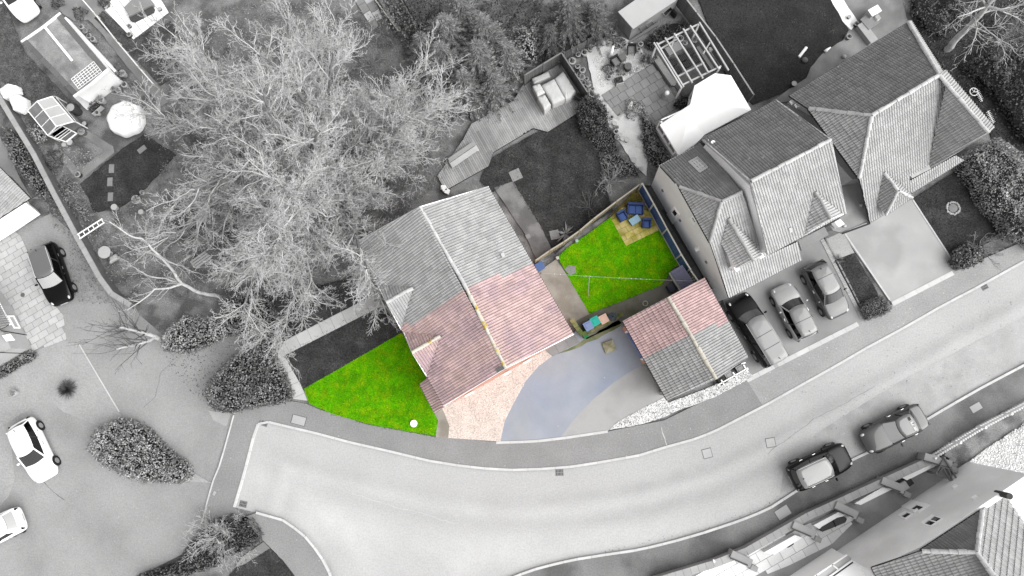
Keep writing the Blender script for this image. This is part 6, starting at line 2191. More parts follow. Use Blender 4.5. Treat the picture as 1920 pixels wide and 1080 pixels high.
grit('gravel_specks', [(1110, 110), (1150, 90), (1205, 110), (1205, 130), (1130, 165), (1125, 160)], .1, m_leaf_m, 200, .06)
grit('edge_weeds', [(572, 752), (620, 772), (690, 792), (818, 816), (816, 823), (690, 799), (618, 779), (570, 758)], .115, mat('verge_weed', (96, 108, 60), var=.2, grain=0, rv=.5), 420, .05)
# spiky plants
def spiky(label, px, py, r, h, n, m, wd=.05, droop=.3):
    c = P(px, py, h * .3)
    c.z = .05
    t = thing('spiky_plant', label, 'plant', tuple(c))
    V, Fc = [], []
    for i in range(n):
        a = rng.uniform(0, 6.283)
        el = rng.uniform(.1, 1.35)
        L = rng.uniform(.7, 1.05)
        k = len(V)
        s = Vector((-math.sin(a), math.cos(a), 0)) * wd / 2
        for j in range(4):
            u = j / 3
            q = c + Vector((math.cos(a) * math.cos(el) * r * L * u, math.sin(a) * math.cos(el) * r * L * u, h * math.sin(el) * L * u - droop * r * u * u * math.cos(el) + .05))
            w_ = (1 - u) ** .7
            V += [tuple(q - s * w_), tuple(q + s * w_ + Vector((0, 0, .01)))]
        for j in range(3):
            Fc.append((k + 2 * j, k + 2 * j + 1, k + 2 * j + 3, k + 2 * j + 2))
    link('leaves', npmesh('leaves', V, Fc, m, nr.uniform(0, 1, len(Fc)), tuple(c)), t)
    mb = MB()
    mb.lathe([(.02, -.06), (.1, -.05), (.08, .1), (.02, .16)], c, 8)
    part('crown', mb, mat('hedge_wood', 40), t)
spiky('big round dark grassy plant standing alone on the pale courtyard drive', 125, 730, .85, .7, 420, m_leaf_d, .035, .25)
spiky('sword-leaved plant with long pale leaves by the fence of the dark lawn', 1060, 438, .95, .8, 46, m_leaf_l, .08, .2)
spiky('spiky plant with stiff leaves at the top of the lawn strip', 1572, 487, .55, .4, 60, m_leaf_m, .05, .2)
spiky('pale spiky tuft in the gravel at the patio end', 1178, 216, .4, .4, 40, m_leaf_l, .04)
# ------------------------------------------------------------------ fences and garden walls
rng.seed(5)
def fence(label, foot, h, m, bw=.15, th=.03, post=1.8, cap=None, name='timber_fence', cat='fence', z0=0.0, rail=None, gap=.006, pm=None, top_cap=True, kick=None):
    """upright boards side by side, each board a part, with posts and a rail; foot traced on the ground"""
    pts = PL(foot, z0)
    t = thing(name, label, cat, (pts[0].x, pts[0].y, z0))
    mb = MB()
    mb.box((0, 0, .04), (bw - gap, th, h - .06))
    me = mb.mesh('board', m)
    for i in range(len(pts) - 1):
        a, b = pts[i], pts[i + 1]
        L = (b - a).length
        d = (b - a) / L
        n = max(1, int(L / bw))
        for k in range(n):
            o = link('board', me, t)
            q = a + d * ((k + .5) * L / n)
            o.location = Vector((q.x, q.y, z0 + rng.uniform(-.012, .012))) - t.location + Vector((-d.y, d.x, 0)) * rng.uniform(-.006, .006)
            o.rotation_euler = (0, 0, math.atan2(d.y, d.x) + rng.uniform(-.02, .02))
        mp = max(1, round(L / post))
        for k in range(mp + (1 if i == len(pts) - 2 else 0)):
            q = a + d * (k * L / mp)
            mb = MB()
            mb.box((q.x, q.y, z0 - .05), (.1, .1, h + .09), math.atan2(d.y, d.x))
            part('post', mb, pm or m, t)
        if rail:
            for zz in rail:
                mb = MB()
                mb.bar(a + Vector((0, 0, zz)), b + Vector((0, 0, zz)), .06, .05)
                part('rail', mb, cap or m, t)
        if cap and top_cap:
            mb = MB()
            mb.bar(a + Vector((0, 0, h)), b + Vector((0, 0, h)), .09, .04)
            part('cap_rail', mb, cap, t)
    return t
fence('dark boarded fence round the far corner of the timber deck', [(984, 160), (1051, 119), (1099, 192)], 1.6, m_fence_d, cap=mat('pale_cap', 150, var=.1), z0=.2)
fence('short boarded fence behind the cone ornaments on the deck', [(884, 226), (906, 204), (958, 186)], .8, m_fence_d)
fence('dark weathered fence running from the deck corner to the pale shed', [(1056, 116), (1100, 92), (1152, 58)], 1.4, m_fence_d)
m_blueb = mat('blue_board', (84, 116, 176), var=.12, scale=2, grain=.1, rv=.14)
m_cream = mat('cream_rail', (226, 226, 216), var=.06, grain=.06)
bf_ = fence('blue boarded fence with cream posts beside the sunny patio and lawn', [(1197, 358), (1217.6, 395), (1241.6, 440), (1267, 486), (1283, 512)], 1.75, m_blueb, post=50, cap=m_cream, pm=m_cream, name='blue_fence')
bp = PL([(1197, 358), (1217.6, 395), (1241.6, 440), (1267, 486), (1283, 512)], 0)
for i, q in enumerate(bp[:-1]):
    mb = MB()
    d = (bp[i + 1] - q).normalized()
    mb.box((q.x - d.y * -.05, q.y - d.x * .05, 0), (.09, .1, 1.84), math.atan2(d.y, d.x))
    part('cream_post', mb, m_cream, bf_)
    mb = MB()
    nn = Vector((d.y, -d.x, 0)) * .04
    if nn.x > 0:
        nn = -nn
    mb.bar(q + nn + Vector((0, 0, .1)), bp[i + 1] + nn + Vector((0, 0, .1)), .05, .14)
    part('gravel_board', mb, m_cream, bf_)
fence('grey lattice panel at the shed end of the blue fence', [(1284, 513), (1312, 552)], 1.6, mat('lattice_grey', (150, 158, 160), var=.1, rv=.1), bw=.16, gap=.09, cap=m_cream, name='lattice_panel')
fence('pale timber fence between the green back lawn and the dark lawn', [(1004, 494), (1030, 476), (1056, 460), (1084, 440), (1110, 418), (1152, 386), (1196, 354)], 1.2, mat('tan_fence_board', (176, 162, 132), var=.15, grain=.14, rv=.14), cap=mat('tan_cap', (206, 200, 184), var=.08), bw=.14)
fence('tall fence with pale cap rail between the pergola and the large dark lawn', [(1262, 4), (1330, 92), (1362, 140), (1398, 196)], 1.7, m_fence_g, cap=mat('pale_cap2', 196, var=.1), name='boundary_fence')
pf = fence('white picket fence along the south footway beside the shingle yard', [(1738, 856), (1830, 800), (1926, 750)], .95, m_white, bw=.17, gap=.075, th=.025, cap=m_white, rail=(.25, .75), name='picket_fence', top_cap=False)
fence('low dark fence at the far end of the slab strip under the conifers', [(748, -10), (795, 66)], .9, m_fence_d, name='timber_fence')
# thin wire fence between the two top-left gardens
wf_ = thing('wire_fence', 'thin white wire fence along the upper garden lawn', 'fence', P(150, 0))
wl = [(150, -10), (190, 36), (230, 86), (272, 136), (300, 168)]
for i in range(len(wl) - 1):
    for zz in (.55, .85):
        mb = MB()
        mb.tube([P(*wl[i]) + Vector((0, 0, zz)), P(*wl[i + 1]) + Vector((0, 0, zz))], .018, 4)
        part('wire', mb, m_white, wf_)
for x, y in wl:
    mb = MB()
    q = P(x, y)
    mb.box((q.x, q.y, -.05), (.06, .06, 1.0))
    part('post', mb, m_cream, wf_)
# boundary wall with coping stones down the left side
def brick_wall(label, top, h, th, m, mc, name='brick_wall', seg=.6, cope=.08, over=.05, cat='wall', zc=None):
    pts = PL(top, h)
    t = thing(name, label, cat, (pts[0].x, pts[0].y, 0))
    for i in range(len(pts) - 1):
        a, b = pts[i], pts[i + 1]
        d = (b - a).normalized()
        nn = Vector((-d.y, d.x, 0)) * th / 2
        mb = MB()
        e = d * (.01 if i else 0)
        mb.prism([Vector((p.x, p.y, -.05)) for p in (a + nn + e, b + nn, b - nn, a - nn + e)], (0, 0, h + .05 - cope))
        part('wall_length', mb, m, t)
        L = (b - a).length
        n = max(1, round(L / seg))
        mb = MB()
        mb.box((0, 0, 0), (L / n - .012, th + over * 2, cope))
        me = mb.mesh('coping_stone', mc)
        for k in range(n):
            o = link('coping_stone', me, t)
            q = a + d * ((k + .5) * L / n)
            o.location = Vector((q.x, q.y, h - cope + rng.uniform(.002, .01))) - t.location
            o.rotation_euler = (0, 0, math.atan2(d.y, d.x) + rng.uniform(-.006, .006))
    return t
brick_wall('long garden wall with pale coping between the gardens and the courtyard', [(-40, 125), (0, 186), (62, 288), (100, 362), (148, 452), (186, 520), (208, 550), (244, 572)], 1.05, .24, mat('dark_brick', 128, var=.15, scale=1.5, grain=.18, gscale=14), mat('coping', 198, var=.08, rv=.06))
m_moss = mat('mossy_coping', (150, 142, 96), var=.2, grain=.15, rv=.14, c2=(96, 116, 60), c2scale=1.5)
brick_wall('low mossy brick wall round the wheelie bins by the driveway', [(1071, 598), (1092, 628), (1168, 588)], .85, .2, mat('garden_brick', (186, 140, 110), var=.15, grain=.16), m_moss, seg=.3)
# long brick wall with piers in front of the bottom house
mbk = mat('pier_brick', 190, var=.12, grain=.16, gscale=14)
gw = brick_wall('grey brick garden wall with piers in front of the rendered house', [(1225, 1092), (1338, 1058), (1400, 1034), (1516, 968), (1652, 906), (1748, 862)], .75, .36, mbk, mat('wall_top', 196, var=.1, rv=.08), seg=.5)
for i, (a, b) in enumerate((((1372, 1040), (1408, 1056)), ((1488, 985), (1527, 1002)), ((1568, 948), (1606, 966)), ((1655, 902), (1694, 918)), ((1735, 857), (1782, 872)))):
    A, B = P(*a, .95), P(*b, .75)
    d = (B - A).normalized()
    nn = Vector((-d.y, d.x, 0)) * .22
    mb = MB()
    mb.prism([Vector((p.x, p.y, 0)) for p in (A + nn, B + nn, B - nn, A - nn)], (0, 0, .82))
    part('pier', mb, mbk, gw)
    mb = MB()
    mb.prism([Vector((p.x, p.y, .83)) for p in (A + nn * 1.2, B + nn * 1.2, B - nn * 1.2, A - nn * 1.2)], (0, 0, .06))
    part('pier_cap', mb, mat('wall_top', 172), gw)
    mb = MB()
    mb.bar(P(a[0] - 3, a[1] + 6, .93), P(b[0] - 6, b[1] + 4, .93), .07, .06)
    part('pier_edge', mb, mat('dark_edge', 96), gw)
    mb = MB()
    q = P(b[0] + 4, b[1] + 8, .3)
    mb.box((q.x, q.y, 0), (.42, .32, .55), math.atan2(d.y, d.x))
    part('pier_block', mb, mat('wall_top', 172), gw)
for q, lb in (([(1690, 895), (1740, 867), (1760, 871), (1701, 901)], 'white panel behind the wall, nearest the picket fence'), ([(1602, 944), (1655, 913), (1674, 917), (1614, 947)], 'white panel behind the wall, second from the picket fence'), ([(1525, 985), (1572, 960), (1586, 966), (1536, 992)], 'white panel behind the wall above the dark rounded trough'), ([(1432, 1036), (1490, 1003), (1506, 1008), (1452, 1040)], 'white panel behind the wall beside the dark crescent')):
    mb = MB()
    mb.prism(PL(q, .5), (0, 0, -.44))
    solo('white_planter_cover', mb, m_white, lb, 'panel', bev=.02)
mb = MB()
q = [(1537, 993), (1541, 988), (1570, 971), (1583, 968), (1589, 973), (1586, 980), (1560, 991), (1542, 998)]
mb.prism(PL(q, .55), (0, 0, -.5))
tr = thing('trough', 'long dark rounded trough lying behind the brick wall', 'trough', P(1562, 984))
part('body', mb, mat('trough_grey', 92, grain=.05), tr, bev=.06)
mb = MB()
mb.bar(P(1562, 976, .57), P(1567, 988, .57), .05, .04)
part('strap', mb, m_near_black, tr)
mb = MB()
mb.prism(PL([(1472, 1026), (1480, 1018), (1489, 1017), (1488, 1021), (1478, 1027)], .3), (0, 0, -.25))
solo('tyre_edge', mb, m_near_black, 'dark crescent shaped planter edge in the white forecourt paving', 'planter')
# timber truss gate by the wall end
tg = thing('timber_gate', 'timber braced gate between the brick wall end and the rendered house', 'gate', P(1775, 892))
for a, b in (((1755, 888), (1770, 858)), ((1770, 858), (1798, 905)), ((1757, 890), (1798, 905)), ((1768, 876), (1780, 900)), ((1768, 876), (1757, 890)), ((1778, 880), (1785, 900)), ((1762, 874), (1784, 880))):
    mb = MB()
    mb.bar(P(*a, 1.0), P(*b, .9), .08, .1)
    part('brace', mb, mat('gate_timber', 138, grain=.14), tg)
for x, y in ((1770, 858), (1798, 905), (1755, 888)):
    mb = MB()
    q = P(x, y, .95)
    mb.box((q.x, q.y, -.05), (.12, .12, 1.1))
    part('post', mb, mat('gate_timber', 138), tg)
for i, (x, y) in enumerate(((1776, 852), (1783, 862), (1786, 872))):
    q = P(x, y, .35)
    mb = MB()
    mb.box((q.x, q.y, .1), (.4, .36, .4), -.5)
    solo('stone_block', mb, m_slab_g, f'{("upper", "middle", "lowest")[i]} pale block of the three stacked beyond the timber gate', 'block', bev=.02)
mb = MB()
mb.lathe([(.0, 0), (.38, 0), (.34, .1), (.1, .16), (0, .16)], P(1801, 892, .1), 12, sx=1.1, sy=.8)
solo('white_cover', mb, m_white, 'small white rounded cover on the ground by the gate and shingle', 'cover')
mb = MB()
q = P(1660, 929 - 22, .0)

# ------------------------------------------------------------------ wheelie bins, sheds and things of the coloured garden
def wheelie(label, px, py, m, ml, rot, s=.56, h=1.0):
    c = P(px, py, h)
    c.z = 0.1
    t = thing('wheelie_bin', label, 'bin', tuple(c), None, rot)
    def put(nm, mb, mm, bev=.02):
        o = link(nm, mb.mesh(nm, mm), t)
        md = o.modifiers.new('edge', 'BEVEL')
        md.width, md.segments, md.limit_method = bev, 2, 'ANGLE'
    mb = MB()
    a, b = s * .39, s * .48
    k = [(-a, -a, .06), (a, -a, .06), (a, a, .06), (-a, a, .06)], [(-b, -b, h - .12), (b, -b, h - .12), (b, b, h - .12), (-b, b, h - .12)]
    mb.v = k[0] + k[1]
    mb.f = [(3, 2, 1, 0), (4, 5, 6, 7)] + [(i, (i + 1) % 4, 4 + (i + 1) % 4, 4 + i) for i in range(4)]
    mb.mi = [0] * 6
    put('body', mb, m)
    mb = MB()
    mb.box((0, 0, h - .115), (s, s * 1.04, .07))
    put('lid', mb, ml)
    mb = MB()
    mb.box((0, 0, h - .042), (s * .62, s * .6, .025))
    put('lid_panel', mb, ml, .01)
    mb = MB()
    mb.bar((-s * .4, s * .56, h - .06), (s * .4, s * .56, h - .06), .04, .04)
    put('handle', mb, m, .008)
    for sx in (-1, 1):
        mb = MB()
        mb.tube([(sx * s * .36, s * .42, .1), (sx * s * .48, s * .42, .1)], .1, 12)
        put('wheel', mb, m_tyre, .005)
    return t
ra = ang(17, -9)
wheelie('slate blue wheelie bin at the house end of the row behind the mossy wall', 1103, 611, mat('navy_bin', (44, 50, 78), grain=.03, rough=.5), mat('blue_lid', (140, 160, 205), var=.06, grain=.04, rough=.5), ra)
wheelie('turquoise green wheelie bin between the blue and the pink bins', 1116, 602, mat('green_bin', (10, 110, 100), grain=.03, rough=.5), mat('green_lid', (34, 196, 178), var=.05, grain=.04, rough=.5), ra)
wheelie('peach pink lidded wheelie bin beside the black water butt', 1132, 598, m_black, mat('peach_lid', (246, 204, 184), var=.05, grain=.04, rough=.5), ra)
q = P(1148, 594, .8)
wb_ = thing('water_butt', 'round dark water butt at the garage end of the bins', 'water butt', (q.x, q.y, .1))
mb = MB()
mb.lathe([(.24, 0), (.3, .4), (.27, .78), (.29, .8), (.29, .84), (.05, .9)], (q.x, q.y, .1), 18)
part('barrel', mb, mat('slate_plastic', (58, 72, 82), grain=.05, rough=.5), wb_, smooth=False)
mb = MB()
mb.lathe([(.05, 0), (.06, .05), (.02, .07)], (q.x, q.y, 1.0), 8)
part('lid_knob', mb, m_black, wb_)
mb = MB()
mb.box(P(1096, 627, .4) - Vector((0, 0, .3)), (.34, .5, .5), ra)
solo('recycling_box', mb, mat('bright_green_box', (30, 150, 90), grain=.05), 'small bright green box squeezed inside the corner of the mossy wall', 'box', bev=.03)
mb = MB()
q = P(1142, 650, .1)
mb.prism([q + Matrix.Rotation(.35, 3, 'Z') @ Vector((x, y, 0)) for x, y in ((-.38, -.36), (.38, -.36), (.38, .36), (-.38, .36))], (0, 0, .16))
k = len(mb.v)
cb = thing('concrete_block', 'mossy concrete footing block standing on the driveway near the bins', 'block', (q.x, q.y, .08))
m_cblock = mat('mossy_concrete', (196, 190, 162), var=.15, grain=.14, c2=(166, 160, 112), c2scale=2)
part('base', mb, m_cblock, cb, bev=.02)
mb = MB()
r_ = Matrix.Rotation(.35, 3, 'Z')
mb.v = [tuple(q + r_ @ Vector((x, y, .165))) for x, y in ((-.33, -.32), (.33, -.32), (.33, .32), (-.33, .32))] + [tuple(q + r_ @ Vector((x, y, .3))) for x, y in ((-.1, -.1), (.1, -.1), (.1, .1), (-.1, .1))]
mb.f = [(4, 5, 6, 7), (3, 2, 1, 0)] + [(i, (i + 1) % 4, 4 + (i + 1) % 4, 4 + i) for i in range(4)]
mb.mi = [0] * 6
part('sloped_top', mb, m_cblock, cb)
# storage shed against the blue fence
ss = thing('storage_shed', 'low garden store with slate blue roof between the blue fence and the garage', 'shed', P(1278, 525))
sp = PL([(1258, 509), (1279, 497), (1302, 533), (1282, 546)], 1.3)
mb = MB()
mb.prism([sp[0] - Vector((0, 0, .12)), sp[1] + Vector((0, 0, .1)), sp[2] + Vector((0, 0, .1)), sp[3] - Vector((0, 0, .12))], (0, 0, -.06))
part('roof', mb, mat('slate_blue_roof', (132, 132, 158), var=.06, grain=.06), ss)
for k in range(1, 6):
    mb = MB()
    u = k / 6
    mb.bar(sp[0].lerp(sp[3], u) + Vector((0, 0, -.09)), sp[1].lerp(sp[2], u) + Vector((0, 0, .13)), .03, .03)
    part('roof_seam', mb, mat('slate_blue_roof', (132, 132, 158)), ss)
mb = MB()
mb.prism([Vector((p.x, p.y, .08)) for p in inset(sp, .1)], (0, 0, 1.06))
part('walls', mb, mat('putty_wall', (198, 200, 198), grain=.05), ss)
mb = MB()
fl_ = PL([(1254, 512), (1258, 509), (1282, 546), (1276, 548)], 1.0)
mb.prism(fl_, (0, 0, -.06))
part('front_ledge', mb, mat('putty_wall', (198, 200, 198)), ss)
q = P(1259, 539, .7)
bb = thing('black_bin', 'black square bin beside the front of the garden store', 'bin', (q.x, q.y, .1))
mb = MB()
mb.box((q.x, q.y, .1), (.44, .5, .6), ra)
part('body', mb, mat('navy_bin', (44, 50, 78)), bb, bev=.03)
mb = MB()
mb.box((q.x, q.y, .7), (.5, .56, .05), ra)
part('lid', mb, mat('dark_navy_lid', (34, 38, 58), grain=.03, rough=.5), bb, bev=.02)
q = P(1012, 499, .6)
bx = thing('storage_box', 'small blue storage box against the house at the garden fence', 'box', (q.x, q.y, .1))
mb = MB()
mb.box((q.x, q.y, .1), (.5, .48, .45), ra)
part('body', mb, mat('box_blue', (70, 100, 156), grain=.04, rough=.5), bx, bev=.02)
mb = MB()
mb.box((q.x, q.y, .55), (.56, .54, .06), ra)
part('lid', mb, mat('box_lid_blue', (96, 126, 184), grain=.04, rough=.5), bx, bev=.02)
# rattan set on the sunny patio
m_rattan = mat('navy_rattan', (62, 84, 140), var=.15, scale=6, grain=.2, gscale=60, rough=.7)
m_cush = mat('blue_cushion', (84, 112, 176), var=.08, grain=.08, rough=.9)
def seat(label, px, py, w_, d_, rot, name, cat, mc=m_cush):
    c = P(px, py, .4)
    c.z = .13
    t = thing(name, label, cat, tuple(c), None, rot)
    def put(nm, mb, mm, bev=.02):
        o = link(nm, mb.mesh(nm, mm), t)
        md = o.modifiers.new('edge', 'BEVEL')
        md.width, md.segments, md.limit_method = bev, 2, 'ANGLE'
    mb = MB()
    mb.box((0, 0, .08), (w_, d_, .24))
    put('base', mb, m_rattan)
    mb = MB()
    mb.box((0, d_ / 2 - .07, .325), (w_, .13, .4))
    put('backrest', mb, m_rattan)
    for s in (-1, 1):
        mb = MB()
        mb.box((s * (w_ / 2 - .05), -.08, .325), (.1, d_ - .17, .24))
        put('armrest', mb, m_rattan)
    n = 2 if w_ > 1 else 1
    for i in range(n):
        mb = MB()
        cw = (w_ - .22) / n
        mb.box((-w_ / 2 + .11 + cw * (i + .5), -.07, .325), (cw - .02, d_ - .2, .1))
        put('cushion', mb, mc, .035)
    for sx in (-1, 1):
        for sy in (-1, 1):
            mb = MB()
            mb.box((sx * (w_ / 2 - .06), sy * (d_ / 2 - .06), 0), (.07, .07, .085))
            put('leg', mb, m_rattan, .005)
    return t
seat('navy two-seat garden sofa against the straw-coloured bed', 1191, 392, 1.12, .72, -.05, 'garden_sofa', 'sofa')
seat('navy garden armchair with a mauve patch, nearest the timber fence', 1166, 405, .62, .66, .5, 'garden_armchair', 'armchair')
seat('navy garden armchair nearest the blue fence', 1212, 419, .6, .6, -.05, 'garden_armchair', 'armchair')
q = P(1190, 413, .4)
ct = thing('coffee_table', 'low navy coffee table with pale blue glass top among the garden seats', 'table', (q.x, q.y, .13), None, ang(17, -11))
mb = MB()
mb.box((0, 0, .0), (.66, .42, .33))
link('base', mb.mesh('base', m_rattan), ct)
mb = MB()
mb.box((0, 0, .335), (.72, .48, .02))
link('glass_top', mb.mesh('glass_top', mat('pale_blue_glass', (178, 218, 240), var=.04, grain=0, rough=.25)), ct)
# washing line
wl_ = thing('washing_line', 'thin white washing line stretched across the green back lawn with pegs', 'washing line', P(1015, 512))
A, B = P(1014, 512, 2.1), P(1300, 527, 2.1)
pts = [A.lerp(B, i / 12) + Vector((0, 0, -.35 * math.sin(math.pi * i / 12))) for i in range(13)]
mb = MB()
mb.tube(pts, .009, 4)
part('line', mb, mat('line_grey', 214), wl_)
for u in (.09, .13, .3, .33, .52, .6, .63, .66, .67, .7, .72):
    mb = MB()
    q = A.lerp(B, u) + Vector((0, 0, -.35 * math.sin(math.pi * u)))
    mb.box(q - Vector((0, 0, .06)), (.03, .03, .1))
    part('peg', mb, m_white, wl_)
for a, z_ in ((A, 2.15), (B, 2.15)):
    mb = MB()
    mb.box((a.x, a.y, 1.9), (.05, .05, .26))
    part('bracket', mb, m_pipe, wl_)
mb = MB()
mb.tube([P(1103, 556, .1), P(1105, 517, 1.85)], .016, 5)
part('prop', mb, m_cream, wl_)
q = P(776, 794, .2)
bbth = thing('bird_bath', 'small round white dish on the green front lawn by the footway', 'bird bath', (q.x, q.y, .11))
mb = MB()
mb.lathe([(.1, 0), (.06, .08), (.22, .12), (.24, .16), (.2, .15), (.02, .13)], (q.x, q.y, .11), 20)
part('dish', mb, m_white, bbth, smooth=True)
for x, y, lb, m in ((1045, 484, 'small white box at the fence corner of the green lawn', m_cream), (1081, 452, 'small pale blue post light by the timber fence', mat('pale_teal', (190, 216, 212)))):
    mb = MB()
    mb.box(P(x, y, .2) - Vector((0, 0, .1)), (.2, .2, .3), .4)
    solo('garden_light', mb, m, lb, 'garden light', bev=.03)
mb = MB()
c = P(1210, 569, .12)
n = 24
for rr, z_ in ((.16, 0), (.19, .035), (.16, .05), (.13, .035)):
    mb.v += [(c.x + rr * math.cos(2 * math.pi * j / n), c.y + rr * math.sin(2 * math.pi * j / n), c.z + z_ - .02) for j in range(n)]
for a in range(4):
    for j in range(n):
        mb.f.append((a * n + j, a * n + (j + 1) % n, ((a + 1) % 4) * n + (j + 1) % n, ((a + 1) % 4) * n + j))
        mb.mi.append(0)
solo('hoop', mb, m_cream, 'pale hoop lying on the damp path beside the garage roof', 'hoop')
# ------------------------------------------------------------------ timber deck with covered furniture
DK = [(820, 330), (868, 262), (884, 232), (917, 214), (962, 190), (975, 165), (985, 156), (1051, 116), (1099, 190), (1082, 212), (1027, 247), (1000, 240), (925, 285), (916, 311), (835, 357)]
dk = thing('timber_deck', 'long weathered timber deck stepping down to a bench beside the bare tree', 'deck', P(960, 240))
mb = MB()
mb.prism(PL(DK, .2), (0, 0, -.22))
part('deck_frame', mb, mat('deck_shadow', 60), dk)
slabs(dk, 'deck_board', DK, .25, (-45, -82), .145, 2.6, .016, [m_wood_d], thick=.035, stag=.37, jit=.006, minarea=.02, wonk=.002)
mb = MB()
mb.bar(P(917, 215, .3), P(962, 190, .3), .06, .1)
mb2 = MB()
part('edge_board', mb, mat('pale_cap', 150), dk)
mb = MB()
mb.bar(P(964, 189, .3), P(984, 156, .3), .06, .1)
part('edge_board', mb, mat('pale_cap', 150), dk)
m_cover = mat('cream_cover', 236, var=.06, scale=1.5, grain=.05, bump=.4, bscale=5)
m_cover2 = mat('grey_cover', 206, var=.08, scale=1.5, grain=.05, bump=.4, bscale=5)
def draped(label, q, h, m=m_cover, name='furniture_cover', cat='furniture cover'):
    top = PL(q, h + .25)
    c = sum(top, Vector()) / len(top)
    k = 8
    mb = MB()
    n = len(top) * k
    loop = []
    for i in range(len(top)):
        a, b = top[i], top[(i + 1) % len(top)]
        for j in range(k):
            loop.append(a.lerp(b, j / k))
    zs = [(1.05, .25), (1.03, .25 + h * .5), (1.0, .25 + h * .9), (.94, .25 + h), (.6, .25 + h + .03)]
    for f, z in zs:
        for j, p in enumerate(loop):
            wob = 1 + .025 * math.sin(j * 2.1 + z * 3) * (1 if z < .25 + h * .9 else .2)
            mb.v.append((c.x + (p.x - c.x) * f * wob, c.y + (p.y - c.y) * f * wob, z + .012 * math.sin(j * 1.3)))
    mb.v.append((c.x, c.y, .25 + h + .02))
    for a in range(len(zs) - 1):
        for j in range(n):
            mb.f.append((a * n + j, a * n + (j + 1) % n, (a + 1) * n + (j + 1) % n, (a + 1) * n + j))
            mb.mi.append(0)
    for j in range(n):
        mb.f.append(((len(zs) - 1) * n + j, (len(zs) - 1) * n + (j + 1) % n, len(zs) * n))
        mb.mi.append(0)
    solo(name, mb, m, label, cat, smooth=True)
draped('grey fabric cover over the long seat nearest the deck fence', [(997, 147), (1028, 134), (1032, 143), (1001, 157)], .65, m_cover2)
draped('small square cover over a chair, upper one beside the big table cover', [(998, 161), (1012, 156), (1022, 173), (1008, 181)], .7)
draped('small square cover over a chair, lower one at the open end of the deck', [(1007, 182), (1022, 177), (1033, 196), (1021, 207)], .7)
draped('large cream cover over the table in the middle of the deck furniture', [(1015, 160), (1039, 147), (1060, 185), (1037, 195)], .72)
draped('cream cover over the rounded seat nearest the dark garden chair', [(1040, 147), (1056, 133), (1067, 150), (1079, 170), (1070, 182), (1061, 186)], .75)
q = P(1086, 184, .5)
dc = thing('garden_chair', 'dark folding chair in the deck corner by the glossy shrub', 'chair', (q.x, q.y, .25), None, 1.0)
for nm, c_, s_, tl in (('seat', (0, 0, .38), (.5, .48, .05), 0), ('backrest', (-.27, 0, .4), (.05, .48, .55), 0)):
    mb = MB()
    mb.box(c_, s_)
    link(nm, mb.mesh(nm, mat('chair_dark', 60, grain=.06)), dc)
for sx in (-1, 1):
    for sy in (-1, 1):
        mb = MB()
        mb.box((sx * .22, sy * .21, 0), (.04, .04, .38))
        link('leg', mb.mesh('leg', mat('chair_dark', 60)), dc)
bn_ = thing('garden_bench', 'long white bench standing along the low end of the timber deck', 'bench', P(868, 297))
mb = MB()
mb.prism(PL([(843, 306), (893, 272), (898, 280), (848, 315)], .7), (0, 0, -.07))
part('seat', mb, mat('bench_top', 224, grain=.05), bn_, bev=.01)
mb = MB()
mb.prism(PL([(840, 297), (887, 265), (892, 271), (843, 305)], .72), (0, 0, -.4))
part('backrest', mb, mat('bench_back', 182, grain=.08), bn_)
for a in ((846, 309), (893, 277), (870, 292)):
    mb = MB()
    q = P(*a, .4)
    mb.box((q.x, q.y, .25), (.4, .08, .37), ang(35, 50))
    part('leg', mb, m_white, bn_)
def cone(label, px, py, h, r, m=m_white):
    q = P(px, py, h * .4)
    mb = MB()
    mb.lathe([(r * .7, 0), (r, h * .12), (r * .6, h * .5), (r * .25, h * .8), (r * .3, h * .88), (.02, h)], (q.x, q.y, .25), 10)
    solo('ornament', mb, m, label, 'ornament', smooth=True)
cone('white cone shaped ornament on the deck edge, the larger one', 931, 201, .7, .2)
cone('small white cone ornament at the low end of the deck fence', 896, 221, .5, .14)
cone('small white ornament by the notch in the deck edge', 962, 170, .4, .11)
mb = MB()
for i in range(4):
    mb.box(P(831 + i * 2.4, 351 + i * 2.6, .3) - Vector((0, 0, .2)), (.32, .3, .2 + .05 * (i % 2)), .4 * i)
part_ = solo('rubble_pile', mb, m_white, 'pile of white stones between the deck end and the house roof', 'stones')
part_['kind'] = 'stuff'
# ------------------------------------------------------------------ pots
rng.seed(9)
m_pot = {'grey': mat('grey_pot', 132, var=.12, grain=.1), 'pale': mat('pale_pot', 208, var=.08, grain=.08), 'dark': mat('dark_pot', 84, var=.12, grain=.1)}
POTS = {}
def pot_proto(tone, plant):
    key = (tone, plant)
    t = bpy.data.objects.new('plant_pot', None)
    COL.objects.link(t)
    POTS[key] = t
    mb = MB()
    mb.lathe([(.15, 0), (.205, .3), (.22, .31), (.22, .36), (.185, .36), (.18, .3)], (0, 0, 0), 18)
    link('pot', mb.mesh('pot', m_pot[tone], smooth=False), t)
    mb = MB()
    mb.lathe([(.21, .355), (.222, .366), (.19, .368), (.183, .35)], (0, 0, 0), 18)
    link('rim', mb.mesh('rim', mat('pot_rim', 216, var=.06, grain=.06)), t)
    mb = MB()
    mb.lathe([(.0, .3), (.179, .3), (.16, .325), (0, .33)], (0, 0, 0), 14)
    link('soil', mb.mesh('soil', mat('pot_soil', 58, var=.2, grain=.2)), t)
    if plant:
        n = 60
        th = nr.uniform(0, 6.28, n)
        rr = .2 * np.sqrt(nr.uniform(0, 1, n)) * (1.0 if plant == 1 else .75)
        C = np.stack([np.cos(th) * rr, np.sin(th) * rr, .34 + nr.uniform(0, .22, n)], 1)
        link('foliage', leaf_mesh('foliage', C, np.stack([np.cos(th), np.sin(th), np.full(n, .8)], 1), .1, (m_leaf_m, m_leaf_d)[plant - 1]), t)
    return t
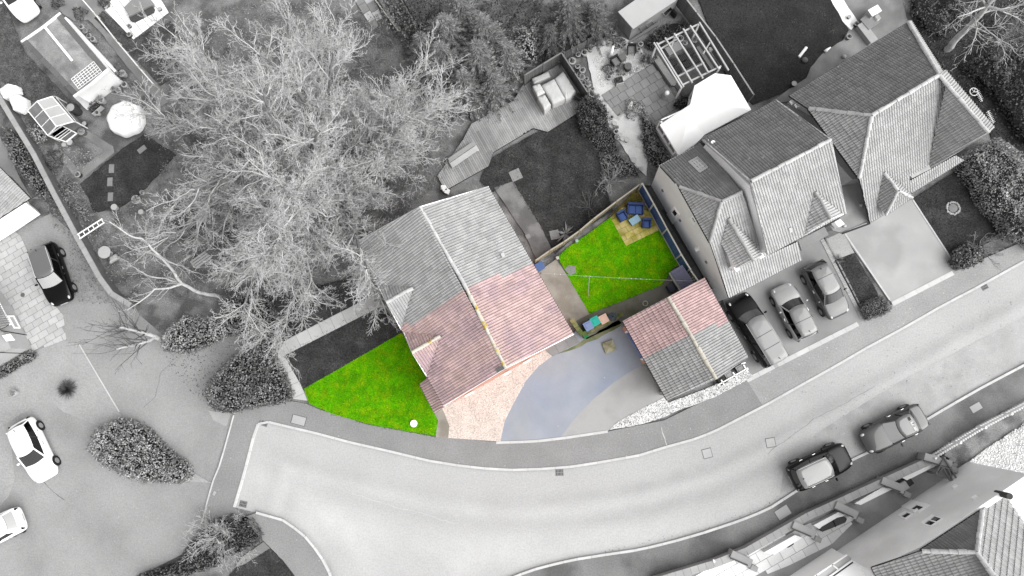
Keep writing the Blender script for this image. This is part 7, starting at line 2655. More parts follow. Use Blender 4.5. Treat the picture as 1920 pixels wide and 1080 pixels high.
ORD = ['first', 'second', 'third', 'fourth', 'fifth', 'sixth', 'seventh', 'eighth', 'ninth', 'tenth', 'eleventh', 'twelfth', 'thirteenth', 'fourteenth', 'fifteenth']
TN = {'grey': 'grey', 'pale': 'pale', 'dark': 'dark'}
HOLD = {0: 'bare', 1: 'leafy', 2: 'dark-leaved'}
def pot_row(where, items, group):
    for i, (x, y, r, tone, pl_) in enumerate(items):
        size = r / 28 / .22 * 1.02
        q = P(x, y, .3 * size)
        q.z = .09
        src = POTS.get((tone, pl_))
        lb = f'{TN[tone]} {HOLD[pl_]} pot, {ORD[i]} {where}'
        if src is None:
            o = pot_proto(tone, pl_)
            o.location, o.rotation_euler, o.scale = q, (0, 0, rng.uniform(0, 6)), (size,) * 3
            tag(o, lb, 'plant pot', group)
        else:
            o = dup(src, q, rng.uniform(0, 6), lb, group, size)
            o.rotation_euler = (0, 0, rng.uniform(0, 6))
pot_row('down the row beside the felt shed', [(155, 52, 5, 'pale', 2), (162, 60, 5, 'grey', 1), (169, 69, 5.5, 'grey', 2), (176, 75, 5.5, 'pale', 2)], 'pots beside the felt shed')
pot_row('round the white end of the felt shed', [(231, 139, 7, 'pale', 1), (235, 160, 6, 'pale', 2), (224, 170, 6, 'grey', 1), (214, 168, 5, 'grey', 1), (190, 188, 8, 'pale', 1), (184, 213, 5, 'pale', 2)], 'pots at the end of the felt shed')
pot_row('by the greenhouse and bed path', [(160, 233, 4.5, 'dark', 0), (155, 248, 7, 'grey', 1), (122, 272, 4.5, 'pale', 0), (133, 268, 6, 'grey', 0), (148, 328, 6, 'dark', 2), (102, 222, 4, 'pale', 1)], 'pots by the greenhouse')
pot_row('at the foot of the shady lawn', [(216, 389, 6, 'pale', 0), (257, 375, 8.5, 'pale', 1), (266, 398, 5, 'pale', 0), (268, 362, 5, 'pale', 1)], 'pots at the shady lawn')
pot_row('on or beside the white patio', [(244, 50, 4, 'dark', 2), (244, 66, 5, 'dark', 2), (301, 18, 4, 'grey', 0), (363, 66, 4, 'pale', 0)], 'pots on the white patio')
pot_row('along the boarded fence from the shed down', [(1150, 63, 5, 'dark', 2), (1143, 72, 4.5, 'dark', 2), (1136, 75, 5, 'grey', 1), (1127, 76, 4, 'grey', 2), (1121, 76, 4.5, 'dark', 1), (1115, 71, 4.5, 'dark', 2), (1112, 84, 4.5, 'dark', 2), (1103, 83, 5.5, 'pale', 0), (1107, 94, 4.5, 'dark', 2), (1131, 82, 4.5, 'pale', 0), (1141, 84, 3.5, 'pale', 1)], 'pots along the boarded fence')
pot_row('down the outer side of the deck fence', [(1096, 100, 6.5, 'pale', 2), (1084, 104, 5, 'dark', 2), (1073, 116, 7, 'pale', 2), (1083, 126, 5, 'grey', 2), (1092, 133, 6, 'pale', 2), (1086, 140, 4.5, 'dark', 2), (1091, 146, 6, 'grey', 1), (1100, 149, 4, 'dark', 2), (1094, 157, 5, 'dark', 2), (1103, 159, 6, 'grey', 1), (1102, 170, 5, 'grey', 1), (1111, 168, 4, 'dark', 2), (1110, 178, 6, 'grey', 2), (1119, 183, 6.5, 'pale', 1)], 'pots down the deck fence')
pot_row('along the patio edge and gravel towards the house', [(1125, 193, 4, 'dark', 2), (1132, 196, 4, 'dark', 0), (1139, 207, 3.8, 'pale', 0), (1147, 221, 4, 'dark', 2), (1152, 232, 4.2, 'pale', 0), (1156, 240, 4.2, 'pale', 1), (1155, 248, 4.8, 'pale', 2), (1162, 254, 4, 'dark', 0), (1157, 258, 5, 'pale', 1), (1167, 261, 4.4, 'pale', 0), (1175, 263, 4.8, 'dark', 0), (1180, 219, 4, 'grey', 0)], 'pots along the patio edge')
pot_row('among the plants beside the conservatory', [(1220, 262, 4.5, 'pale', 2), (1225, 271, 5, 'pale', 2), (1226, 279, 5, 'pale', 1), (1239, 283, 5.5, 'pale', 2), (1188, 301, 5.2, 'pale', 0), (1202, 258, 4.5, 'grey', 1), (1214, 248, 4.5, 'grey', 2)], 'pots beside the conservatory')
pot_row('in the gravel and pergola corner of the patio', [(1201, 84, 5, 'pale', 2), (1198, 94, 4, 'pale', 2), (1145, 140, 4.5, 'dark', 2), (1149, 137, 4, 'grey', 1), (1142, 146, 5, 'dark', 2), (1151, 129, 4.5, 'grey', 1), (1275, 74, 6.5, 'pale', 2), (1284, 82, 5, 'grey', 1), (1302, 77, 5.5, 'grey', 1), (1262, 158, 4.5, 'dark', 0)], 'pots by the pergola')
pot_row('on the patio behind the hipped house', [(1591, 70, 5.5, 'grey', 2), (1605, 46, 5, 'dark', 2), (1488, 158, 5, 'dark', 0), (1591, 33, 3.5, 'dark', 0)], 'pots behind the hipped house')
pot_row('on the courtyard drive', [(27, 737, 6.5, 'pale', 1)], 'pots on the courtyard drive')

def boxthing(name, label, cat, px, py, z, w_, d_, h, rot, m, lid=None, base=.09, bev=.015):
    q = P(px, py, z)
    t = thing(name, label, cat, (q.x, q.y, base), None, rot)
    def put(nm, mb, mm):
        o = link(nm, mb.mesh(nm, mm), t)
        md = o.modifiers.new('edge', 'BEVEL')
        md.width, md.segments, md.limit_method = bev, 2, 'ANGLE'
        return o
    mb = MB()
    mb.box((0, 0, 0), (w_, d_, h))
    put('body', mb, m)
    if lid:
        mb = MB()
        mb.box((0, 0, h + .002), (w_ * 1.06, d_ * 1.06, .05))
        put('lid', mb, lid)
    return t
m_crate = mat('crate_timber', 150, var=.15, grain=.14)
m_box_pale = mat('pale_box', 206, grain=.06)
# square planter, trough, barrel
def planter(label, px, py, s, sl2, rot, h=.4):
    q = P(px, py, h)
    t = thing('planter', label, 'planter', (q.x, q.y, .1), None, rot)
    for i, (x, y, a, b) in enumerate(((0, s / 2, sl2, .05), (0, -s / 2, sl2, .05), (sl2 / 2, 0, .05, s), (-sl2 / 2, 0, .05, s))):
        mb = MB()
        mb.box((x, y, 0), (a + (.05 if i < 2 else -.05), b, h))
        link('side', mb.mesh('side', mat('planter_white', 214, grain=.06)), t)
    mb = MB()
    mb.box((0, 0, 0), (sl2 - .06, s - .06, h * .8))
    link('soil', mb.mesh('soil', mat('pot_soil', 58)), t)
    n = 90
    C = np.stack([nr.uniform(-sl2 * .42, sl2 * .42, n), nr.uniform(-s * .42, s * .42, n), h + nr.uniform(-.05, .12, n)], 1)
    link('foliage', leaf_mesh('foliage', C, nr.normal(0, .5, (n, 3)) + np.array([0, 0, 1.0]), .1, m_leaf_d), t)
planter('square white planter with dark leaves at the corner of the slab patio', 1161, 151, .5, .5, .25)
planter('pale rectangular trough of plants by the white end of the felt shed', 178, 202, .55, .8, ang(26, -24))
planter('small square crate planter at the edge of the pergola', 1228, 110, .3, .3, .1, .3)
q = P(1177, 126, .45)
brl = thing('barrel', 'round dark lidded barrel standing at the edge of the slab patio', 'barrel', (q.x, q.y, .1))
mb = MB()
mb.lathe([(.2, 0), (.27, .25), (.24, .5), (.22, .52)], (q.x, q.y, .1), 18)
part('body', mb, mat('barrel_dark', 78, grain=.08), brl)
mb = MB()
mb.lathe([(.0, 0), (.26, 0), (.25, .04), (.04, .06), (.03, .1), (0, .1)], (q.x, q.y, .62), 18)
part('lid', mb, mat('barrel_lid', 122, grain=.08), brl)
def armchair(label, px, py, rot, m, mc):
    c = P(px, py, .4)
    t = thing('garden_armchair', label, 'armchair', (c.x, c.y, .1), None, rot)
    for nm, p_, s_ in (('seat', (0, 0, .3), (.5, .5, .1)), ('backrest', (0, .26, .3), (.56, .07, .45)), ('armrest', (.28, 0, .3), (.07, .5, .25)), ('armrest', (-.28, 0, .3), (.07, .5, .25))):
        mb = MB()
        mb.box(p_, s_)
        link(nm, mb.mesh(nm, mc if nm == 'seat' else m), t)
    for sx in (-1, 1):
        for sy in (-1, 1):
            mb = MB()
            mb.box((sx * .24, sy * .22, 0), (.05, .05, .3))
            link('leg', mb.mesh('leg', m), t)
m_ch = mat('chair_dark', 60)
armchair('grey armchair with dark arms facing the gravel, beside the lidded barrel', 1154, 116, .55, m_ch, mat('seat_grey', 150, grain=.06))
armchair('grey armchair with dark arms backing on to the pale shed', 1184, 94, -.05, m_ch, mat('seat_grey', 150))
boxthing('side_table', 'small grey table with ornaments between the two grey armchairs', 'table', 1166, 108, .4, .5, .42, .42, .5, mat('seat_grey', 150), mat('table_top', 128))
mb = MB()
q = P(1147, 94, .3)
mb.tube([P(1150, 86, .7), P(1144, 107, .15)], [.07, .16], 8)
solo('folded_parasol', mb, m_white, 'white folded parasol lying on the gravel garden', 'parasol', smooth=True)
boxthing('timber_crate', 'low wooden crate on the gravel beside the shed ramp', 'crate', 1140, 73, .2, .3, .25, .25, .3, m_crate)
st_ = thing('statue', 'pair of grey garden figures standing by the patio beside the pergola', 'statue', P(1216, 118))
for x, y, h in ((1209, 110, .8), (1218, 112, .9)):
    mb = MB()
    q = P(x, y, h * .5)
    mb.lathe([(.16, 0), (.18, .1), (.12, h * .45), (.15, h * .62), (.08, h * .76), (.09, h * .88), (.02, h)], (q.x, q.y, .09), 12)
    part('figure', mb, mat('statue_grey', 128, grain=.12), st_, smooth=True)
w2_ = thing('fountain', 'white topped stone fountain ornament on the patio by the conservatory', 'fountain', P(1250, 183))
mb = MB()
q = P(1248, 180, .3)
mb.lathe([(.22, 0), (.26, .1), (.12, .3), (.1, .5), (.24, .6), (.22, .66), (.05, .66)], (q.x, q.y, .09), 14)
part('basin', mb, mat('stone_grey', 176, grain=.1), w2_)
mb = MB()
mb.lathe([(.14, 0), (.16, .1), (.1, .2), (.02, .24)], (q.x, q.y, .76), 12)
part('top', mb, m_white, w2_)
sc_ = thing('obelisk', 'white metal plant frame at the end of the slab patio', 'plant frame', P(1179, 204))
for k in range(5):
    mb = MB()
    a = k / 5 * 6.28
    q = P(1179, 206, 0)
    mb.tube([(q.x + .16 * math.cos(a), q.y + .16 * math.sin(a), .08), (q.x + .05 * math.cos(a) + .05, q.y + .05 * math.sin(a) + .1, 1.1)], .018, 5)
    part('rod', mb, m_white, sc_)
for z_, r_ in ((.4, .13), (.8, .09)):
    mb = MB()
    mb.tube([(q.x + .03 + r_ * math.cos(a / 8 * 6.283), q.y + .05 + r_ * math.sin(a / 8 * 6.283), z_) for a in range(9)], .015, 4)
    part('ring', mb, m_white, sc_)
# ------------------------------------------------------------------ pale shed, pergola, greenhouse, felt shed
sh = thing('garden_shed', 'garden shed with smooth pale roof standing above the gravel garden', 'shed', P(1215, 30))
sr = PL([(1159, 22), (1187, 54), (1268, 0), (1240, -34)], 2.05)
mb = MB()
mb.prism(sr, (0, 0, -.09))
part('roof', mb, mat('pale_felt', 214, var=.05, grain=.05), sh)
sf = PL([(1157, 49), (1179, 75), (1262, 22), (1240, -10)], 0)
mb = MB()
mb.prism(sf, (0, 0, 1.95))
part('walls', mb, mat('shed_timber', 172, var=.12, scale=1.2, grain=.14, c2=150, c2scale=1), sh)
spl = vplane(sf[1], sf[2])
window_on(sh, spl, [(1241, 24), (1258, 10), (1262, 16), (1247, 31)], panes=((.1, .1, .9, .9),), mf=mat('shed_timber', 172))
window_on(sh, spl, [(1198, 52), (1222, 37), (1228, 44), (1204, 60)], panes=((.06, .15, .46, .9), (.54, .15, .94, .9)), mf=mat('shed_timber', 172), mp=glass('shed_glass', 150))
mb = MB()
mb.prism(PL([(1181, 76), (1178, 81), (1236, 46), (1234, 40)], .2), (0, 0, -.14))
solo('ramp', mb, mat('ramp_grey', 140, grain=.12), 'long grey ramp plank lying along the front of the pale shed', 'ramp', bev=.01)
boxthing('lean_to_bin', 'black narrow box standing against the end of the pale shed', 'box', 1264, 24, .5, .16, .45, .6, ang(9, 12) + 1.57, m_black)
pg = thing('pergola', 'white open beam pergola over the trays beside the conservatory', 'pergola', P(1300, 100))
ZP = 2.2
m_perg = mat('pergola_paint', 226, var=.1, grain=.08)
for a, b in (((1226, 80), (1278, 165)), ((1231, 80), (1282, 163)), ((1247, 71), (1298, 155)), ((1264, 63), (1318, 147)), ((1281, 54), (1328, 136)), ((1294, 48), (1348, 130)), ((1311, 42), (1366, 132))):
    mb = MB()
    mb.bar(P(*a, ZP), P(*b, ZP), .09, .12)
    part('beam', mb, m_perg, pg)
for a, b, z_ in (((1230, 85), (1312, 44), ZP - .13), ((1276, 161), (1352, 124), ZP - .13), ((1268, 145), (1320, 118), ZP - .26), ((1238, 92), (1272, 72), ZP - .3), ((1318, 102), (1331, 80), ZP - .4)):
    mb = MB()
    mb.bar(P(*a, z_), P(*b, z_), .09, .1)
    part('cross_beam', mb, m_perg, pg)
for a in ((1231, 85), (1280, 160), (1311, 45), (1350, 126), (1268, 65)):
    mb = MB()
    q = P(*a, ZP)
    mb.box((q.x, q.y, 0), (.1, .1, ZP - .06))
    part('post', mb, m_white, pg)
tr_ = [(1262, 117), (1280, 108), (1294, 97), (1270, 131), (1288, 120), (1304, 112)]
tn = ['back corner tray nearest the patio', 'back middle tray', 'back tray nearest the lawn fence, ribbed', 'front corner tray nearest the patio', 'front middle tray', 'front tray nearest the lawn fence, ribbed']
for i, (x, y) in enumerate(tr_):
    t = boxthing('seed_tray', f'dark square {tn[i]} under the white pergola', 'tray', x, y, .3, .5, .48, .25, ang(17, -10), mat('tray_dark', 62, grain=.08))
    for k in range(4):
        mb = MB()
        mb.box((-.18 + k * .12, 0, .253), (.04, .42, .02))
        link('rib', mb.mesh('rib', mat('tray_rib', 96)), t)
boxthing('work_table', 'pale timber table in the corner under the pergola beams', 'table', 1262, 92, .5, 1.0, .6, .5, ang(24, -14), mat('bench_timber', 158, var=.15, grain=.14), mat('bench_timber2', 172, var=.15, grain=.14))
boxthing('plank_shelf', 'long narrow timber shelf under the pergola beside the lawn fence', 'shelf', 1322, 108, .4, 1.9, .24, .35, ang(40, 68), mat('bench_timber', 158))
boxthing('timber_step', 'long timber bench between the slab patio and the pergola', 'bench', 1246, 134, .3, 2.2, .4, .3, ang(52, 84), mat('bench_timber', 158), mat('bench_timber2', 172))
boxthing('white_pot', 'white rounded tub under the pergola by the lawn fence', 'tub', 1333, 92, .3, .26, .26, .3, .2, m_white)
# greenhouse
gh = thing('greenhouse', 'small white framed greenhouse between the felt shed and the boundary wall', 'greenhouse', P(95, 215))
G = {'rl0': P(70, 190, 2.0), 'rl1': P(106, 237, 2.0), 'rr0': P(98, 181, 1.95), 'rr1': P(138, 228, 1.95), 'll0': P(52, 207, 1.2), 'll1': P(90, 254, 1.2), 'er0': P(104, 181, 1.2), 'er1': P(143, 229, 1.2)}
m_gp = mat('greenhouse_pane', 226, var=.06, grain=.05, rough=.3)
m_gside = mat('misty_pane', 150, var=.2, scale=2, grain=.12, rough=.25)
for i in range(3):
    mb = MB()
    u0, u1 = i / 3 + .012, (i + 1) / 3 - .012
    mb.prism([G['rl0'].lerp(G['rl1'], u0), G['rr0'].lerp(G['rr1'], u0), G['rr0'].lerp(G['rr1'], u1), G['rl0'].lerp(G['rl1'], u1)], (0, 0, -.02))
    part('roof_pane', mb, m_gp, gh)
    mb = MB()
    mb.prism([G['ll0'].lerp(G['ll1'], u0), G['rl0'].lerp(G['rl1'], u0), G['rl0'].lerp(G['rl1'], u1), G['ll0'].lerp(G['ll1'], u1)], (.012, 0, -.012))
    part('side_pane', mb, m_gside, gh)
    mb = MB()
    mb.prism([G['rr0'].lerp(G['rr1'], u0), G['er0'].lerp(G['er1'], u0), G['er0'].lerp(G['er1'], u1), G['rr0'].lerp(G['rr1'], u1)], (-.012, 0, -.012))
    part('side_pane', mb, m_gside, gh)
for a, b in (('rl0', 'rl1'), ('rr0', 'rr1'), ('ll0', 'll1'), ('er0', 'er1'), ('rl0', 'rr0'), ('rl1', 'rr1'), ('ll0', 'rl0'), ('ll1', 'rl1'), ('rr0', 'er0'), ('rr1', 'er1')):
    mb = MB()
    mb.bar(G[a], G[b], .06, .06)
    part('frame_bar', mb, m_white, gh)
for u in (1 / 3, 2 / 3):
    for a, b, c_, d_ in (('rl0', 'rl1', 'rr0', 'rr1'), ('ll0', 'll1', 'rl0', 'rl1')):
        mb = MB()
        mb.bar(G[a].lerp(G[b], u), G[c_].lerp(G[d_], u), .04, .04)
        part('frame_bar', mb, m_white, gh)
for k in ('ll0', 'll1', 'er0', 'er1'):
    mb = MB()
    mb.box((G[k].x, G[k].y, 0), (.06, .06, G[k].z))
    part('frame_post', mb, m_white, gh)
mb = MB()
gb = [Vector((G[k].x, G[k].y, 0)) for k in ('ll0', 'ch', 'er1', 'll1') if k in G] if False else [Vector((G[k].x, G[k].y, 0)) for k in ('ll0', 'er0', 'er1', 'll1')]
mb.prism([p for p in inset(gb, .06)], (0, 0, .5))
part('base_wall', mb, mat('misty_pane', 150), gh)
cf = thing('cold_frame', 'low white cold frame attached below the greenhouse', 'cold frame', P(116, 250))
q = PL([(90, 254), (117, 236), (144, 250), (124, 266)], .5)
mb = MB()
mb.prism(inset(q, .06), (0, 0, -.4))
part('bed', mb, mat('cold_bed', 120, var=.3, grain=.3), cf)
for a, b in ((0, 1), (1, 2), (2, 3), (3, 0)):
    mb = MB()
    mb.bar(q[a], q[b], .07, .07)
    part('frame_bar', mb, m_white, cf)
for u in (.33, .5, .66):
    mb = MB()
    mb.bar(q[0].lerp(q[3], u), q[1].lerp(q[2], u), .04, .05)
    part('frame_bar', mb, m_white, cf)
# water butt by greenhouse
q = P(133, 202, .9)
w3 = thing('water_butt', 'dark round water butt with pale rim between shed and greenhouse', 'water butt', (q.x, q.y, .05))
mb = MB()
mb.lathe([(.26, 0), (.3, .5), (.27, .9), (.24, .9), (.24, .8)], (q.x, q.y, .05), 18)
part('barrel', mb, mat('barrel_dark', 78), w3)
mb = MB()
mb.lathe([(.27, 0), (.28, .03), (.25, .035)], (q.x, q.y, .94), 18)
part('rim', mb, mat('pot_rim', 216), w3)
# felt shed
fs_ = thing('felt_shed', 'long shed with grey weathered felt roof and white barge boards beside the white car', 'shed', P(120, 110))
Hs = House(fs_, mat('felt_weathered', 186, var=.16, scale=1.4, grain=.2, gscale=14, c2=158, c2scale=.8, bump=.3, specks=.06, speckc=120, speckscale=4))
s0, s1, s2, s3, s4, s5 = P(42, 79, 2.1), P(140, 181, 2.1), P(114, 26, 2.1), P(203, 131, 2.1), P(84, 50, 2.75), P(172, 158, 2.75)
Hs.slope([s0, s1, s5, s4], s1 - s0, None, tiles=False)
Hs.slope([s2, s3, s5, s4], s3 - s2, None, tiles=False)
for a, b, m, w__ in ((s0, s4, m_white, .1), (s4, s2, m_white, .1), (s1, s5, m_white, .1), (s5, s3, m_white, .1)):
    mb = MB()
    mb.bar(a + Vector((0, 0, .03)), b + Vector((0, 0, .03)), w__, .18)
    part('barge_board', mb, m, fs_)
mb = MB()
mb.bar(s4 + Vector((0, 0, .05)), s4.lerp(s5, .6) + Vector((0, 0, .05)), .16, .04)
part('ridge_strip', mb, m_white, fs_)
for a, b in ((s0, s1), (s2, s3)):
    sgn = 1 if a is s0 else -1
    for k in range(6):
        mb = MB()
        p_, q_ = a.lerp(b, k / 6 + .004), a.lerp(b, (k + 1) / 6 - .004)
        inn = ((s4 if a is s0 else s4) - (s0 if a is s0 else s2)).normalized() * .42
        mb.prism([p_ + Vector((0, 0, .02)), q_ + Vector((0, 0, .02)), q_ + inn + Vector((0, 0, .02)), p_ + inn + Vector((0, 0, .02))], (0, 0, .02))
        part('felt_strip', mb, mat('dark_felt', 128, var=.12, grain=.14, rv=.1), fs_)
wq = [Vector((p.x, p.y, -.03)) for p in inset([s0, s1, s3, s2], .25)]
mb = MB()
mb.prism(wq, (0, 0, 2.0))
part('walls', mb, m_white, fs_)
mb = MB()
mb.prism([wq[1] + Vector((0, 0, 2.03)), wq[2] + Vector((0, 0, 2.03)), Vector((s5.x, s5.y, 2.65))], (-.03, .03, 0))
part('gable_wall', mb, m_white, fs_)
sheet('shed_slab', [(138, 182), (204, 132), (216, 156), (163, 206)], .1, mat('white_slab', 246), rough=.02)
mb = MB()
mb.bar(P(126, 36, .5), P(222, 139, .4), .16, .5)
solo('white_board', mb, m_white, 'long white board leaning along the path side of the felt shed', 'board')
tl = thing('trellis', 'white lattice panel lying on the lower end of the felt roof', 'trellis', P(163, 140, 2.4))
ta, tb, tc_, td = [on_plane(x, y, s5, (s3 - s2).cross(s4 - s2).normalized()) + Vector((0, 0, .12)) for x, y in ((136, 150), (178, 117), (193, 136), (150, 168))]
for i in range(9):
    mb = MB()
    mb.bar(ta.lerp(tb, i / 8), td.lerp(tc_, i / 8), .03, .02)
    part('lath', mb, m_white, tl)
for i in range(6):
    mb = MB()
    mb.bar(ta.lerp(td, i / 5) + Vector((0, 0, .02)), tb.lerp(tc_, i / 5) + Vector((0, 0, .02)), .03, .02)
    part('lath', mb, m_white, tl)
# white round cover and tarpaulins
q = P(233, 221, .6)
q.z = .08
rc = thing('round_cover', 'large round white cover over garden furniture beside the long path', 'furniture cover', tuple(q))
mb = MB()
nn_ = 40
for f, z in ((1.02, 0), (1.06, .1), (1.02, .35), (.98, .62), (.86, .72), (.5, .78)):
    for j in range(nn_):
        a = j / nn_ * 2 * math.pi
        fold = 1 + .035 * math.cos(a * 8) * (1 if z < .65 else .4) + (.08 * math.exp(-((a - 5.9) ** 2) * 8))
        mb.v.append((q.x + 1.2 * f * fold * math.cos(a), q.y + 1.2 * f * fold * math.sin(a), q.z + z))
mb.v.append((q.x, q.y, q.z + .82))
for a in range(5):
    for j in range(nn_):
        mb.f.append((a * nn_ + j, a * nn_ + (j + 1) % nn_, (a + 1) * nn_ + (j + 1) % nn_, (a + 1) * nn_ + j))
        mb.mi.append(0)
for j in range(nn_):
    mb.f.append((5 * nn_ + j, 5 * nn_ + (j + 1) % nn_, 6 * nn_))
    mb.mi.append(0)
part('fabric', mb, mat('white_canvas', (.74, .74, .74), var=.03, grain=.02, albedo=True, bump=.3, bscale=3), rc, smooth=True)
draped('white tarpaulin bundle by the boundary wall, the upper one at the edge', [(-4, 168), (14, 156), (30, 160), (33, 172), (14, 182), (2, 186)], .5, mat('white_canvas', (.74, .74, .74)), 'tarpaulin', 'tarpaulin')
draped('white tarpaulin bundle by the boundary wall, the lower rounded one', [(14, 182), (32, 176), (46, 184), (48, 200), (36, 209), (24, 206)], .55, mat('white_canvas', (.74, .74, .74)), 'tarpaulin', 'tarpaulin')
# raised stone bed on the white patio
rb_ = thing('raised_bed', 'dark stone raised planter with slate top on the white patio', 'planter', P(258, 20))
mb = MB()
mb.prism(PL([(232, 14), (252, -6), (272, -14), (286, 8), (242, 30)], .5), (0, 0, -.42))
part('slate_top', mb, mat('slate_top', 168, var=.08, grain=.08), rb_, bev=.02)
mb = MB()
mb.prism(PL([(241, 31), (284, 8), (288, 16), (286, 22), (250, 40), (244, 38)], .35), (0, 0, -.3))
part('stone_edge', mb, mat('dark_stone', 92, var=.2, grain=.2), rb_, bev=.02)
# ladder, round table, bench
ld = thing('ladder', 'white ladder lying from the boundary wall coping over the border', 'ladder', P(170, 430))
a0_, a1_, b0_, b1_ = P(145, 440, 1.2), P(192, 410, .9), P(149, 448, 1.2), P(196, 417, .9)
for a, b in ((a0_, a1_), (b0_, b1_)):
    mb = MB()
    mb.bar(a, b, .06, .07)
    part('rail', mb, m_white, ld)
for i in range(6):
    mb = MB()
    u = .04 + i * .185
    mb.bar(a0_.lerp(a1_, u), b0_.lerp(b1_, u), .05, .04)
    part('rung', mb, m_white, ld)
def table_round(label, px, py, r, h, m):
    q = P(px, py, h)
    t = thing('round_table', label, 'table', (q.x, q.y, .05))
    mb = MB()
    mb.lathe([(.0, h - .05), (r, h - .05), (r, h), (r * .97, h + .01), (0, h + .01)], (q.x, q.y, .05), 22)
    part('table_top', mb, m, t)
    mb = MB()
    mb.lathe([(.22, 0), (.05, .08), (.05, h - .06), (.1, h - .05)], (q.x, q.y, .05), 10)
    part('pedestal', mb, m, t)
table_round('pale round garden table between the boundary wall and the birch', 196, 473, .43, .65, mat('table_pale', 218, var=.06, grain=.06))
table_round('pale round table half hidden under the bare tree twigs', 424, 350, .35, .6, mat('table_pale', 218))
draped('pale folded cloth against the round table by the boundary wall', [(205, 482), (216, 476), (221, 484), (205, 494)], .2, mat('cloth_pale', 200, grain=.06), 'ground_cloth', 'cloth')
bn2 = thing('garden_bench', 'weathered wooden bench under the bare tree twigs', 'bench', P(376, 488))
for k in range(4):
    mb = MB()
    d = Vector((.0, 0, 0))
    A_, B_ = P(357 + k * 4, 494 + k * 3 - 2, .45), P(385 + k * 4, 474 + k * 3 - 2, .45)
    mb.bar(A_, B_, .13, .04)
    part('slat', mb, mat('bench_pale', 196, grain=.1), bn2)
for x, y in ((364, 497), (390, 479)):
    mb = MB()
    q = P(x, y, .2)
    mb.box((q.x, q.y, .0), (.1, .4, .42), .6)
    part('leg', mb, mat('bench_pale', 196), bn2)
# frame over the slab strip at the top
tf = thing('climbing_arch', 'white tubular frame at the low end of the slab strip bed', 'plant frame', P(765, 50))
for a, b in (((745, 60), (777, 45)), ((748, 50), (760, 70)), ((760, 43), (768, 58)), ((700, -5), (750, 62)), ((750, -5), (780, 48))):
    mb = MB()
    mb.bar(P(*a, .6), P(*b, .6), .07, .07)
    part('bar', mb, m_cream, tf)
for x, y in ((745, 60), (777, 45)):
    mb = MB()
    q = P(x, y, .5)
    mb.box((q.x, q.y, 0), (.07, .07, .58))
    part('post', mb, m_cream, tf)
mb = MB()
mb.bar(P(708, -10, .25), P(752, 66, .25), .25, .3)
solo('timber_sleeper', mb, mat('sleeper', 160, grain=.14), 'long grey timber edging the slab strip bed', 'sleeper')
# back of house 3: boxes, tube, bin store by the garage
boxthing('utility_box', 'cream box with vents on the low wall behind the hipped house', 'box', 1640, 20, .9, .5, .75, .8, ang(8, 14), m_box_pale, m_white)
boxthing('utility_box', 'smaller cream box behind the hipped house, nearest the eaves', 'box', 1646, 33, .7, .3, .3, .6, ang(8, 14), m_white, m_box_pale)
boxthing('stone_plinth', 'grey stone plinth under the cream boxes by the patio', 'plinth', 1630, 40, .5, .9, .9, .45, ang(14, -10), mat('plinth_grey', 150, grain=.12), mat('plinth_top', 172, grain=.12))
boxthing('garden_bench', 'pale stone bench at the corner of the patio behind the hipped house', 'bench', 1625, 62, .4, 1.5, .55, .4, ang(16, 25), mat('bench_stone', 190, grain=.1), mat('bench_stone2', 206, grain=.1))
boxthing('small_crate', 'small pale crate with a dark hole beside the cream boxes', 'crate', 1624, 45, .5, .5, .3, .4, ang(14, -8), m_box_pale)
mb = MB()
mb.tube([P(1498, 107, .16), P(1512, 89, .16)], .1, 10)
mb2_ = solo('white_tube', mb, m_white, 'short white pipe lying on the large dark lawn', 'pipe')
mb = MB()
mb.lathe([(.05, 0), (.2, .08), (.2, .16), (.05, .24)], P(1508, 114, .1), 12)
solo('ball', mb, mat('ball_grey', 128, grain=.05), 'grey ball on the dark lawn beside the white pipe', 'ball', smooth=True)
mb = MB()
mb.lathe([(.05, 0), (.14, .05), (.14, .12), (.03, .16)], P(1582, 107, .1), 10)
solo('ball', mb, mat('ball_pale', 190, grain=.05), 'small pale ball on the patio behind the hipped house', 'ball', smooth=True)
mb = MB()
mb.tube([P(1547, 97, .2), P(1551, 93, .25), P(1557, 89, .15)], [.12, .09, .05], 8)
solo('garden_toy', mb, m_white, 'small white toy lying at the patio edge by the dark lawn', 'toy', smooth=True)
bs = thing('bin_store', 'white framed bin store at the road end of the grey garage half', 'bin store', P(1372, 704))
for a, b in (((1346, 722), (1402, 690)), ((1352, 712), (1358, 722)), ((1374, 698), (1382, 710)), ((1394, 684), (1402, 698)), ((1390, 682), (1398, 680))):
    mb = MB()
    mb.bar(P(*a, .95), P(*b, .95), .07, .09)
    part('frame_bar', mb, m_white, bs)
for x, y in ((1348, 721), (1380, 708), (1402, 692)):
    mb = MB()
    q = P(x, y, .9)
    mb.box((q.x, q.y, .05), (.07, .07, .88))
    part('post', mb, m_white, bs)
for i, (x, y) in enumerate(((1354, 713), (1367, 704), (1388, 692))):
    wheelie(('black wheelie bin at the garage corner of the white store', 'grey lidded wheelie bin in the middle of the white store', 'grey lidded wheelie bin at the pickup end of the white store')[i], x, y, m_black, m_black if i == 0 else mat('grey_lid', 176, grain=.05), ang(20, -12), .5, .85)
boxthing('meter_cabinet', 'grey cabinet standing in the alley between garage and rendered house', 'cabinet', 1337, 533, .7, .4, .5, .7, ang(16, -9), mat('cabinet_grey', 150, grain=.05), mat('cabinet_top', 186, grain=.05))
boxthing('black_crate', 'small black crate in the alley by the garage corner', 'crate', 1326, 524, .4, .4, .3, .35, ang(16, -9), m_black)
al = sheet('side_alley', [(1200, 346), (1222, 348), (1336, 545), (1318, 552), (1284, 512), (1242, 440), (1198, 360)], .04, mat('alley_joint', 60))
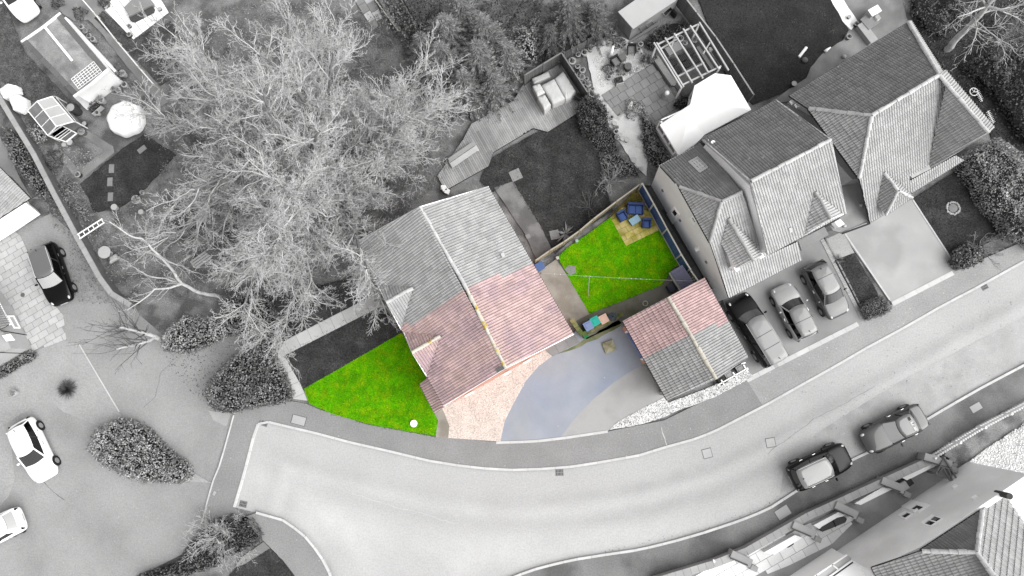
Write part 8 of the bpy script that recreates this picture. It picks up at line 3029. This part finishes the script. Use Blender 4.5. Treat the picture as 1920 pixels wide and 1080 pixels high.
slabs(al, 'alley_slab', [(1206, 352), (1222, 350), (1336, 545), (1318, 552), (1284, 512), (1246, 440)], .075, (113, 195), .9, .9, .03, [mat('alley_slab', 92, var=.15, grain=.12, rv=.14)], stag=.2)
for i, (x, y) in enumerate(((1266, 386), (1288, 434), (1300, 470))):
    bush(f'{("topmost", "middle", "lowest")[i]} dark weedy clump against the alley wall', x - 4, y, .16, .3, m_leaf_d, leaf=.07, n=60, name='weed_clump', cat='weeds')
# ring and comb shaped ornaments in the far right garden
wo_ = thing('garden_ornament', 'white wheel shaped ornament with spiked stick on the rough grass', 'ornament', P(1826, 178))
mb = MB()
q = P(1826, 172, .5)
mb.tube([(q.x + .27 * math.cos(a / 16 * 6.2832), q.y + .27 * math.sin(a / 16 * 6.2832), .5) for a in range(17)], .025, 5)
part('ring', mb, m_white, wo_)
for a in (0, 1.05, 2.1):
    mb = MB()
    mb.tube([(q.x, q.y, .5), (q.x + .26 * math.cos(a), q.y + .26 * math.sin(a), .5)], .018, 4)
    part('spoke', mb, m_white, wo_)
mb = MB()
mb.tube([(q.x, q.y, .05), (q.x, q.y, .5)], .025, 5)
part('stake', mb, m_white, wo_)
def comb(root, a, b, n):
    A, B = P(*a, .4), P(*b, .2)
    mb = MB()
    mb.tube([A, B], .03, 5)
    part('stem', mb, m_white, root)
    d = (B - A).normalized()
    s = Vector((-d.y, d.x, 0))
    for k in range(n):
        mb = MB()
        q = A.lerp(B, (k + .5) / n)
        mb.tube([q - s * .16, q + s * .16], .016, 4)
        part('spike', mb, m_white, root)
comb(wo_, (1832, 170), (1842, 190), 7)
wo2 = thing('garden_ornament', 'white spiked stick ornament on the rough grass, alone', 'ornament', P(1858, 220))
comb(wo2, (1852, 208), (1863, 231), 8)
# white post and small sign board at the bottom wall
mb = MB()
mb.tube([P(1341, 1058, .2), P(1338, 1050, 1.1)], [.08, .05], 8)
solo('white_post', mb, m_white, 'white tapered post standing at the low end of the brick wall', 'post')
mb = MB()
mb.box(P(1703, 905, .4) - Vector((0, 0, .3)), (.5, .38, .45), ang(18, -11))
solo('black_planter', mb, m_black, 'black square planter behind the brick wall by the second white panel', 'planter', bev=.03)
boxthing('stone_cube', 'pale stone cube beside the black planter behind the brick wall', 'block', 1692, 911, .4, .5, .5, .45, ang(18, -11), mat('bench_stone', 190), mat('bench_stone2', 206))
